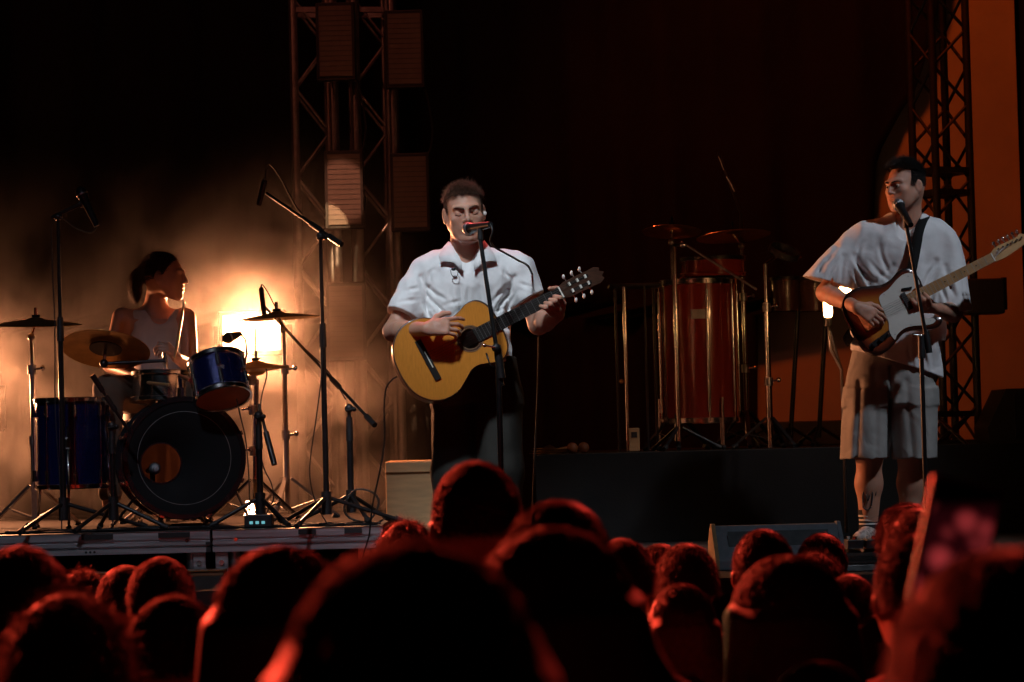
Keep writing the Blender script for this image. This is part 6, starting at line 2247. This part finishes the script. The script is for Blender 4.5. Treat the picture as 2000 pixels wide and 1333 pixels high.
BASES = {}
for key, br_ in (('slim', .90), ('mid', 1.0), ('broad', 1.12)):
    b_, s_, t_ = crowd_fields(br_)
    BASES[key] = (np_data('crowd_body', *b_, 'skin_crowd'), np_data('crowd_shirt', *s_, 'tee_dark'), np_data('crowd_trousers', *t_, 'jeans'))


def attach(name, me, parent, material=None):
    o = bpy.data.objects.new(name, me)
    COL.objects.link(o)
    o.parent = parent
    if material:
        o.material_slots[0].link = 'OBJECT'
        o.material_slots[0].material = MATS[material]
    return o


IDR = orient((0, 1, 0), (0, 0, 1))
SC = V((0, .008, 1.665))                   # skull centre of the 1.75 m person


def crowd_hair(style, seed, dens=1.0):
    g = np.random.default_rng(seed)
    R = IDR
    rad = np.array((.0765, .0975, .0905))
    parts = []
    strand_ix = {'short': (0,), 'crop': (0,), 'curly': (0, 2), 'messy': (0,)}.get(style, (1, 2))
    if style in ('short', 'crop', 'curly', 'messy'):
        def mk(q):
            return (q[:, 2] > -.45 + .75 * np.clip(q[:, 1], 0, 1) * 1.2) & (q[:, 1] < .75)
        ln = {'crop': (.005, .009), 'short': (.010, .018), 'messy': (.014, .028), 'curly': (.016, .030)}[style]
        cu = {'crop': .2, 'short': .3, 'messy': .5, 'curly': .9}[style]
        nn_ = {'crop': 8000, 'short': 8000, 'messy': 8000, 'curly': 7000}[style]
        parts.append(short_hair(SC, R, rad * (1.0 if style == 'crop' else 1.03 if style == 'short' else 1.08), int(nn_ * dens), mk, seed, ln, (g.uniform(-.3, .3), -.5, -.9), cu, .0008, 5))
        th = {'crop': 1.015, 'short': 1.07, 'messy': 1.13, 'curly': 1.17}[style]
        nz = {'crop': (.001, 60), 'short': (.003, 30), 'messy': (.006, 26), 'curly': (.008, 40)}[style]
        parts.append(cap_mesh(SC, R, rad * th, None, .009, (nz[0], nz[1], seed), clip=[((0, .05, -.035), (0, .8, -1)), ((0, .085, 0), (0, 1, 0))]))
        if style == 'curly':
            q, pos, nr = scalp_roots(SC, R, rad * 1.16, int(2200 * dens), mk, seed + 3)
            parts.append(short_hair(SC, R, rad * 1.13, int(3500 * dens), mk, seed + 4, (.008, .02), (0, 0, 0), 1.1, .0008, 6))
    else:
        length = {'long': .34, 'bob': .19, 'ponytail': .16, 'bun': .1}[style]
        tied = style in ('ponytail', 'bun')
        # mass
        F = Field(SC - V((.2, .22, .52)), SC + V((.2, .2, .16)), .009)
        F.ell(SC, rad * (np.array((1.23, 1.12, 1.10)) if not tied else 1.04), R, 0)
        if not tied:
            zc = SC[2]
            F.loft([(zc - length, 0, -.035, .125, .055), (zc - length * .5, 0, -.035, .122, .075), (zc - .06, 0, -.016, .112, .094), (zc - .01, 0, -.006, .100, .102)], .05)
            F.noise(.004, (22, 22, 5), seed)
            # leave the face free
            F.cone(SC + V((0, .16, -.04)), SC + V((0, .10, -.10)), .085, .085, .02, 's')
        else:
            F.plane(SC + V((0, .05, -.035)), (0, .8, -1))
            F.plane(SC + V((0, .088, 0)), (0, 1, 0))
            if style == 'bun':
                F.ell(SC + V((0, -.085, .06)), (.045, .04, .042), None, .02)
            else:
                F.chain([SC + V((0, -.085, .03)), SC + V((0, -.125, -.02)), SC + V((0, -.115, -.15)), SC + V((0, -.10, -.22))], [.022, .032, .030, .012], .01)
            F.noise(.004, (30, 30, 14), seed)
        parts.append(F.mesh())
        nst = int(6500 * dens)
        az = g.uniform(0, 2 * PI, nst)
        az = az[(np.sin(az) < .72)] if not tied else az
        nst = len(az)
        th0 = g.uniform(.02, .9, nst) ** .8
        S = 9
        tt = np.linspace(0, 1, S)
        pth = []
        jit = g.uniform(1.09, 1.135, nst) if not tied else g.uniform(1.01, 1.05, nst)
        stop = length + .05 + g.uniform(-.05, .03, nst) if not tied else g.uniform(.03, .10, nst)
        wav = g.uniform(0, 6.28, nst)
        fl = g.normal(0, .0035, (nst, 3))
        for k in tt:
            s_ = k * (1.45 - th0 + stop / .09)
            ang = np.minimum(th0 + s_, 1.62)
            down = np.maximum(th0 + s_ - 1.62, 0) * .09
            x = np.sin(ang) * np.cos(az) * rad[0] * jit * (1.0 if tied else 1.12)
            y = np.sin(ang) * np.sin(az) * rad[1] * jit
            z = np.cos(ang) * rad[2] * jit
            flare = 1 + (.25 if not tied else -.3) * np.clip(down / max(length, .1), 0, 1)
            x = x * flare + np.sin(wav + down * 26) * .004 * (down > 0)
            y = np.where(y > .02, y - down * .35, y) + fl[:, 1] * k
            z = z - down
            pth.append(np.stack([x + fl[:, 0] * k, y, z + fl[:, 2] * k], 1))
        pth = np.stack(pth, 1) + SC
        parts.append(strand_mesh(pth, .0008))
        # flyaway hairs that catch the back light
        q, pos, nr = scalp_roots(SC, R, rad * 1.06, int(700 * dens), lambda q: (q[:, 2] > -.1) & (q[:, 1] < .8), seed + 9)
        parts.append(short_hair(SC, R, rad * 1.06, int(420 * dens), lambda q: (q[:, 2] > -.1) & (q[:, 1] < .8), seed + 9, (.008, .028), (0, -.7, -1.0), .6, .0004, 5))
    fz = np.concatenate([np.full(len(f_), 1 if i_ in strand_ix else 0) for i_, (v_, f_) in enumerate(parts)])
    return (*join_np(parts), fz)


HAIR = {}
TOPH = {'crop': 1.775, 'short': 1.778, 'messy': 1.795, 'curly': 1.803, 'long': 1.778, 'bob': 1.778, 'ponytail': 1.772, 'bun': 1.785}


def crowd_person(px, top, Y, style, label, haircol='hair_dark', tee='tee_dark', build='mid', yaw=0.0, seed=0, squash=1.0, body=None, tilt=0.0):
    hp = P(px, top, Y)
    s = hp.z / TOPH[style]
    t = person(label, (hp.x, Y, 0), 'people in the crowd')
    s2 = max(.9, min(1.12, s)) * squash
    t.scale = (s2, s2, s)
    t.rotation_euler = (0, tilt, yaw)
    if tilt:
        t.location.x -= math.sin(tilt) * hp.z
    b_, s_, t_ = body or BASES[build]
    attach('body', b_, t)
    attach('shirt', s_, t, tee)
    attach('trousers', t_, t)
    key = (style, seed)
    if key not in HAIR:
        v, f, z_ = crowd_hair(style, 100 + seed, 1.0 if Y < 6 else .7)
        HAIR[key] = np_data('crowd_hair', v, f, 'hair_dark', z_)
    attach('hair', HAIR[key], t, haircol)
    return t


C = crowd_person
C(40, 1048, 4.45, 'short', 'large dark cropped head under the cymbal stand foot', 'hair_black', 'tee_dark', 'broad', .15, 1)
C(128, 1128, 3.95, 'curly', 'head of thick curls glowing orange below the floor tom', 'hair_brown', 'tee_red', 'mid', .1, 2)
C(335, 1142, 4.25, 'crop', 'smooth close cropped head beside the glowing curls', 'hair_dark', 'tee_red', 'mid', -.1, 3)
C(245, 1094, 7.5, 'short', 'head half hidden behind a rounder head below the riser', 'hair_black', 'tee_dark', 'slim', .3, 4)
C(313, 1076, 6.5, 'short', 'round dark head under the middle of the riser edge', 'hair_black', 'tee_grey', 'mid', .0, 5)
C(160, 1100, 8.3, 'curly', 'small distant curly head peeking past the large cropped head', 'hair_brown', 'tee_red', 'slim', .2, 6)
C(545, 1052, 3.75, 'long', 'long haired head in front of the short riser deck', 'hair_dark', 'tee_dark', 'slim', -.1, 7, 1.03)
C(800, 1028, 2.0, 'long', 'huge out of focus long haired head below the singer', 'hair_black', 'tee_dark', 'mid', .05, 8, 1.0)
C(1052, 988, 3.3, 'bob', 'big blurred bobbed head leaning beside the huge one', 'hair_dark', 'tee_red', 'mid', .1, 9, 1.03, tilt=-.13)
C(1088, 956, 4.25, 'short', 'broad dark head just behind the leaning bobbed head', 'hair_black', 'tee_dark', 'broad', .0, 10)
C(927, 881, 5.05, 'crop', 'tall cropped head rising in front of the singer trousers', 'hair_black', 'tee_dark', 'broad', .05, 11)
C(790, 1000, 8.1, 'curly', 'far curly head glowing red under the plywood crate', 'hair_brown', 'tee_red', 'slim', -.2, 12)
C(1212, 1040, 6.6, 'short', 'dark head between the broad head and the wedge monitor', 'hair_black', 'tee_dark', 'mid', .1, 13)
C(1288, 1048, 8.2, 'messy', 'far messy head tucked behind another before the black riser', 'hair_dark', 'tee_dark', 'slim', .2, 14)
C(1340, 1044, 7.2, 'messy', 'messy haired head beside the wedge monitor', 'hair_dark', 'tee_dark', 'mid', -.1, 15)
C(1332, 1132, 6.0, 'bob', 'short person with fair bobbed hair below the messy head', 'hair_fair', 'tee_dark', 'slim', .1, 16, .9)
C(1490, 1020, 6.5, 'crop', 'round cropped head with ears before the wedge monitor', 'hair_dark', 'tee_dark', 'mid', .0, 17)
C(1540, 1072, 4.4, 'long', 'long haired head below the guitarist shorts', 'hair_brown', 'tee_dark', 'slim', .1, 18, 1.05)
C(1606, 1032, 8.5, 'short', 'dim dark head against the end of the wedge monitor', 'hair_black', 'tee_dark', 'mid', .1, 19)
C(1590, 1064, 7.6, 'curly', 'red lit curly head in front of a dim dark one', 'hair_brown', 'tee_dark', 'slim', .0, 20)
C(1657, 1112, 6.7, 'short', 'dark head directly below the silver pedalboard', 'hair_black', 'tee_dark', 'mid', -.2, 21)
C(1772, 965, 7.6, 'messy', 'tall messy haired head below the guitarist far knee', 'hair_dark', 'tee_dark', 'mid', .1, 22)
C(1792, 980, 6.6, 'short', 'dark head between the messy head and the raised phone', 'hair_black', 'tee_dark', 'slim', .0, 23)
C(1792, 1024, 4.7, 'crop', 'glowing cropped head and ear beneath the raised phone', 'hair_dark', 'tee_red', 'mid', -.1, 24)
C(1600, 1278, 3.75, 'bob', 'small bobbed head low in front of the long haired one', 'hair_dark', 'tee_red', 'slim', .1, 25, .9)

# person filming with a phone: arms raised
ph_c = P(1862, 1088, 2.72)
hp = P(1965, 1034, 2.1)
sY = hp.z / TOPH['short']
pt = person('large blurred person holding up a phone to film the show', (hp.x, 2.1, 0), 'people in the crowd')
F = Field((-.36, -.26, -.01), (.36, .80, 1.90), .010)
head_sdf(F, (0, .02, 1.635), IDR, 1.0)
F.cone((0, -.005, 1.56), (0, -.01, 1.45), .055, .065, .03)
F.cone((-.13, -.01, 1.42), (.13, -.01, 1.42), .055, .055, .06)
F.loft([(.92, 0, 0, .155, .10), (1.05, 0, 0, .135, .09), (1.25, 0, 0, .155, .105), (1.40, 0, 0, .165, .09)], .05)
pl = (ph_c - Vector((hp.x, 2.1, 0)))
pl = Vector((pl.x / 1.1, pl.y / 1.1, pl.z / sY))
PH_WR = Vector((pl.x + .075, pl.y - .02, pl.z - .185))
for s in (-1, 1):
    if s < 0:
        F.chain([(s * .185, -.01, 1.40), (s * .235, -.02, 1.12), (s * .225, .06, .88)], [.05, .040, .027], .02)
        hand_sdf(F, (s * .225, .06, .88), (0, .15, -1), (-s, .1, 0), (0, 1, 0), [(.2, .3, .2)] * 4)
    else:
        wr = PH_WR
        F.chain([(s * .185, -.01, 1.40), (s * .22, .24, 1.33), tuple(wr)], [.05, .040, .027], .02)
        hand_sdf(F, wr, (-.35, .25, .9), (-.9, .1, .3), (0, -.8, .4), [(.35, .6, .5), (.4, .6, .5), (.45, .65, .5), (.5, .7, .5)], .95, .02, (.5, .4))
    F.chain([(s * .09, 0, .92), (s * .095, .01, .50), (s * .10, -.02, .08)], [.085, .055, .038], .03)
    F.cone((s * .10, -.03, .045), (s * .105, .13, .035), .040, .034, .02)
F2 = Field((-.40, -.26, 1.0), (.40, .80, 1.90), .010)
el = Vector((.22, .24, 1.33))
F2.chain([(.185, -.01, 1.40), tuple(el), tuple(el.lerp(PH_WR, .92))], [.064, .056, .042], .03)
F2.noise(.005, (18, 18, 18), 71)
sl_me = np_data('filming_sleeve', *F2.mesh(), 'tee_dark')
me = np_data('filming_body', *keep_largest(*F.mesh()), 'skin_crowd')
pt.scale = (1.1, 1.1, sY)
attach('body', me, pt)
attach('shirt', BASES['mid'][1], pt, 'tee_dark')
attach('sleeve', sl_me, pt)
attach('trousers', BASES['mid'][2], pt)
v, f, z_ = crowd_hair('short', 140, 1.4)
attach('hair', np_data('crowd_hair', v, f, 'hair_black', z_), pt, 'hair_black')

# the phone
phn = thing('phone', 'raised phone with a dim pinkish screen above the crowd', 'phone', ph_c - Vector((0, 0, .08)))
PR = Matrix.Rotation(-.10, 3, 'X') @ Matrix.Rotation(.25, 3, 'Y') @ Matrix.Rotation(.12, 3, 'Z')
cas = MB().box(ph_c, (.078, .009, .162), PR).build('case', 'black_plastic', phn, .003)
MB().box(ph_c, (.080, .0065, .164), PR).build('rim', 'black_metal', cas, .002)
# screen: dim live picture of pink lit heads
sm_ = bpy.data.materials.new('phone_screen')
sm_.use_nodes = True
nt = sm_.node_tree
em = nt.nodes.new('ShaderNodeEmission')
tc = nt.nodes.new('ShaderNodeTexCoord')
vo = nt.nodes.new('ShaderNodeTexVoronoi')
vo.inputs['Scale'].default_value = 34
nt.links.new(tc.outputs['Object'], vo.inputs['Vector'])
rp = nt.nodes.new('ShaderNodeValToRGB')
rp.color_ramp.elements[0].position = .25
rp.color_ramp.elements[0].color = (.62, .055, .06, 1)
rp.color_ramp.elements[1].position = .62
rp.color_ramp.elements[1].color = (.03, .002, .004, 1)
nt.links.new(vo.outputs['Distance'], rp.inputs[0])
sx_ = nt.nodes.new('ShaderNodeSeparateXYZ')
nt.links.new(tc.outputs['Object'], sx_.inputs[0])
mr_ = nt.nodes.new('ShaderNodeMapRange')
mr_.inputs[1].default_value = .140
mr_.inputs[2].default_value = .124
mr_.inputs[3].default_value = .0
mr_.inputs[4].default_value = .42
nt.links.new(sx_.outputs[2], mr_.inputs[0])
nt.links.new(rp.outputs[0], em.inputs[0])
nt.links.new(mr_.outputs[0], em.inputs[1])
nt.links.new(em.outputs[0], nt.nodes['Material Output'].inputs[0])
MATS['phone_screen'] = sm_
MB().box(ph_c + PR @ Vector((0, -.0052, 0)), (.070, .0012, .150), PR).build('screen', 'phone_screen', phn)

# ================================================================== stage smoke round the drums
a, b = P(-260, 900, 13.0), P(905, 900, 13.0)
smk = MB().box(((a.x + b.x) / 2, 13.4, 2.75), (b.x - a.x, 2.2, 2.7)).build('smoke', 'black_cloth')
smk['kind'] = 'stuff'
smk['label'] = 'warm lit stage smoke drifting behind the drums'
sm_ = bpy.data.materials.new('smoke')
sm_.use_nodes = True
nt = sm_.node_tree
nt.nodes.remove(nt.nodes['Principled BSDF'])
pv_ = nt.nodes.new('ShaderNodeVolumePrincipled')
pv_.inputs['Color'].default_value = (.92, .88, .84, 1)
pv_.inputs['Anisotropy'].default_value = .25
tc = nt.nodes.new('ShaderNodeTexCoord')


def mth(op, x, y=None):
    q = nt.nodes.new('ShaderNodeMath')
    q.operation = op
    for i_, val in enumerate((x, y)):
        if val is None:
            continue
        if isinstance(val, (int, float)):
            q.inputs[i_].default_value = val
        else:
            nt.links.new(val, q.inputs[i_])
    return q.outputs[0]


def mrange(x, a0, a1, b0, b1, smooth=True):
    q = nt.nodes.new('ShaderNodeMapRange')
    if smooth:
        q.interpolation_type = 'SMOOTHSTEP'
    for i_, val in enumerate((a0, a1, b0, b1)):
        q.inputs[i_ + 1].default_value = val
    nt.links.new(x, q.inputs[0])
    return q.outputs[0]


nz1 = nt.nodes.new('ShaderNodeTexNoise')
nz1.inputs['Scale'].default_value = 2.2
nz1.inputs['Detail'].default_value = 5
nz1.inputs['Roughness'].default_value = .62
nz1.inputs['Distortion'].default_value = .6
nt.links.new(tc.outputs['Object'], nz1.inputs['Vector'])
sp3 = nt.nodes.new('ShaderNodeSeparateXYZ')
nt.links.new(tc.outputs['Object'], sp3.inputs[0])
den = mrange(nz1.outputs[0], .40, .68, .06, 1.3)
# thins with height and towards every face of the box
zf = mrange(sp3.outputs[2], 1.85, 3.6, 1.0, 0.0)
xr_ = mrange(sp3.outputs[0], b.x - .75, b.x - .05, 1.0, 0.0)
xl_ = mrange(sp3.outputs[0], a.x + .02, a.x + .4, 0.0, 1.0)
yf_ = mrange(sp3.outputs[1], 12.35, 12.75, 0.0, 1.0)
yb_ = mrange(sp3.outputs[1], 14.2, 14.48, 1.0, 0.0)
d_all = mth('MULTIPLY', mth('MULTIPLY', mth('MULTIPLY', den, zf), mth('MULTIPLY', xr_, xl_)), mth('MULTIPLY', yf_, yb_))
# drifting core, plus density added round the lamps to imitate their glare halo


def lamp_fall(c_, r0, r1, lo_, hi_):
    dx_ = mth('SUBTRACT', sp3.outputs[0], c_.x)
    dz_ = mth('SUBTRACT', sp3.outputs[2], c_.z)
    rr__ = mth('SQRT', mth('ADD', mth('MULTIPLY', dx_, dx_), mth('MULTIPLY', dz_, dz_)))
    return mrange(rr__, r0, r1, hi_, lo_)


near = mth('ADD', lamp_fall(P(650, 800, 13.3), .05, 1.65, .20, 1.25), mth('ADD', lamp_fall(P(491, 655, 13.3), .0, .45, .0, 4.0), lamp_fall(P(-60, 800, 13.3), .1, .9, 0.0, .8)))
d_all = mth('MULTIPLY', mth('MULTIPLY', d_all, near), .55)
nt.links.new(d_all, pv_.inputs['Density'])
nt.links.new(pv_.outputs[0], nt.nodes['Material Output'].inputs['Volume'])
smk.data.materials[0] = sm_
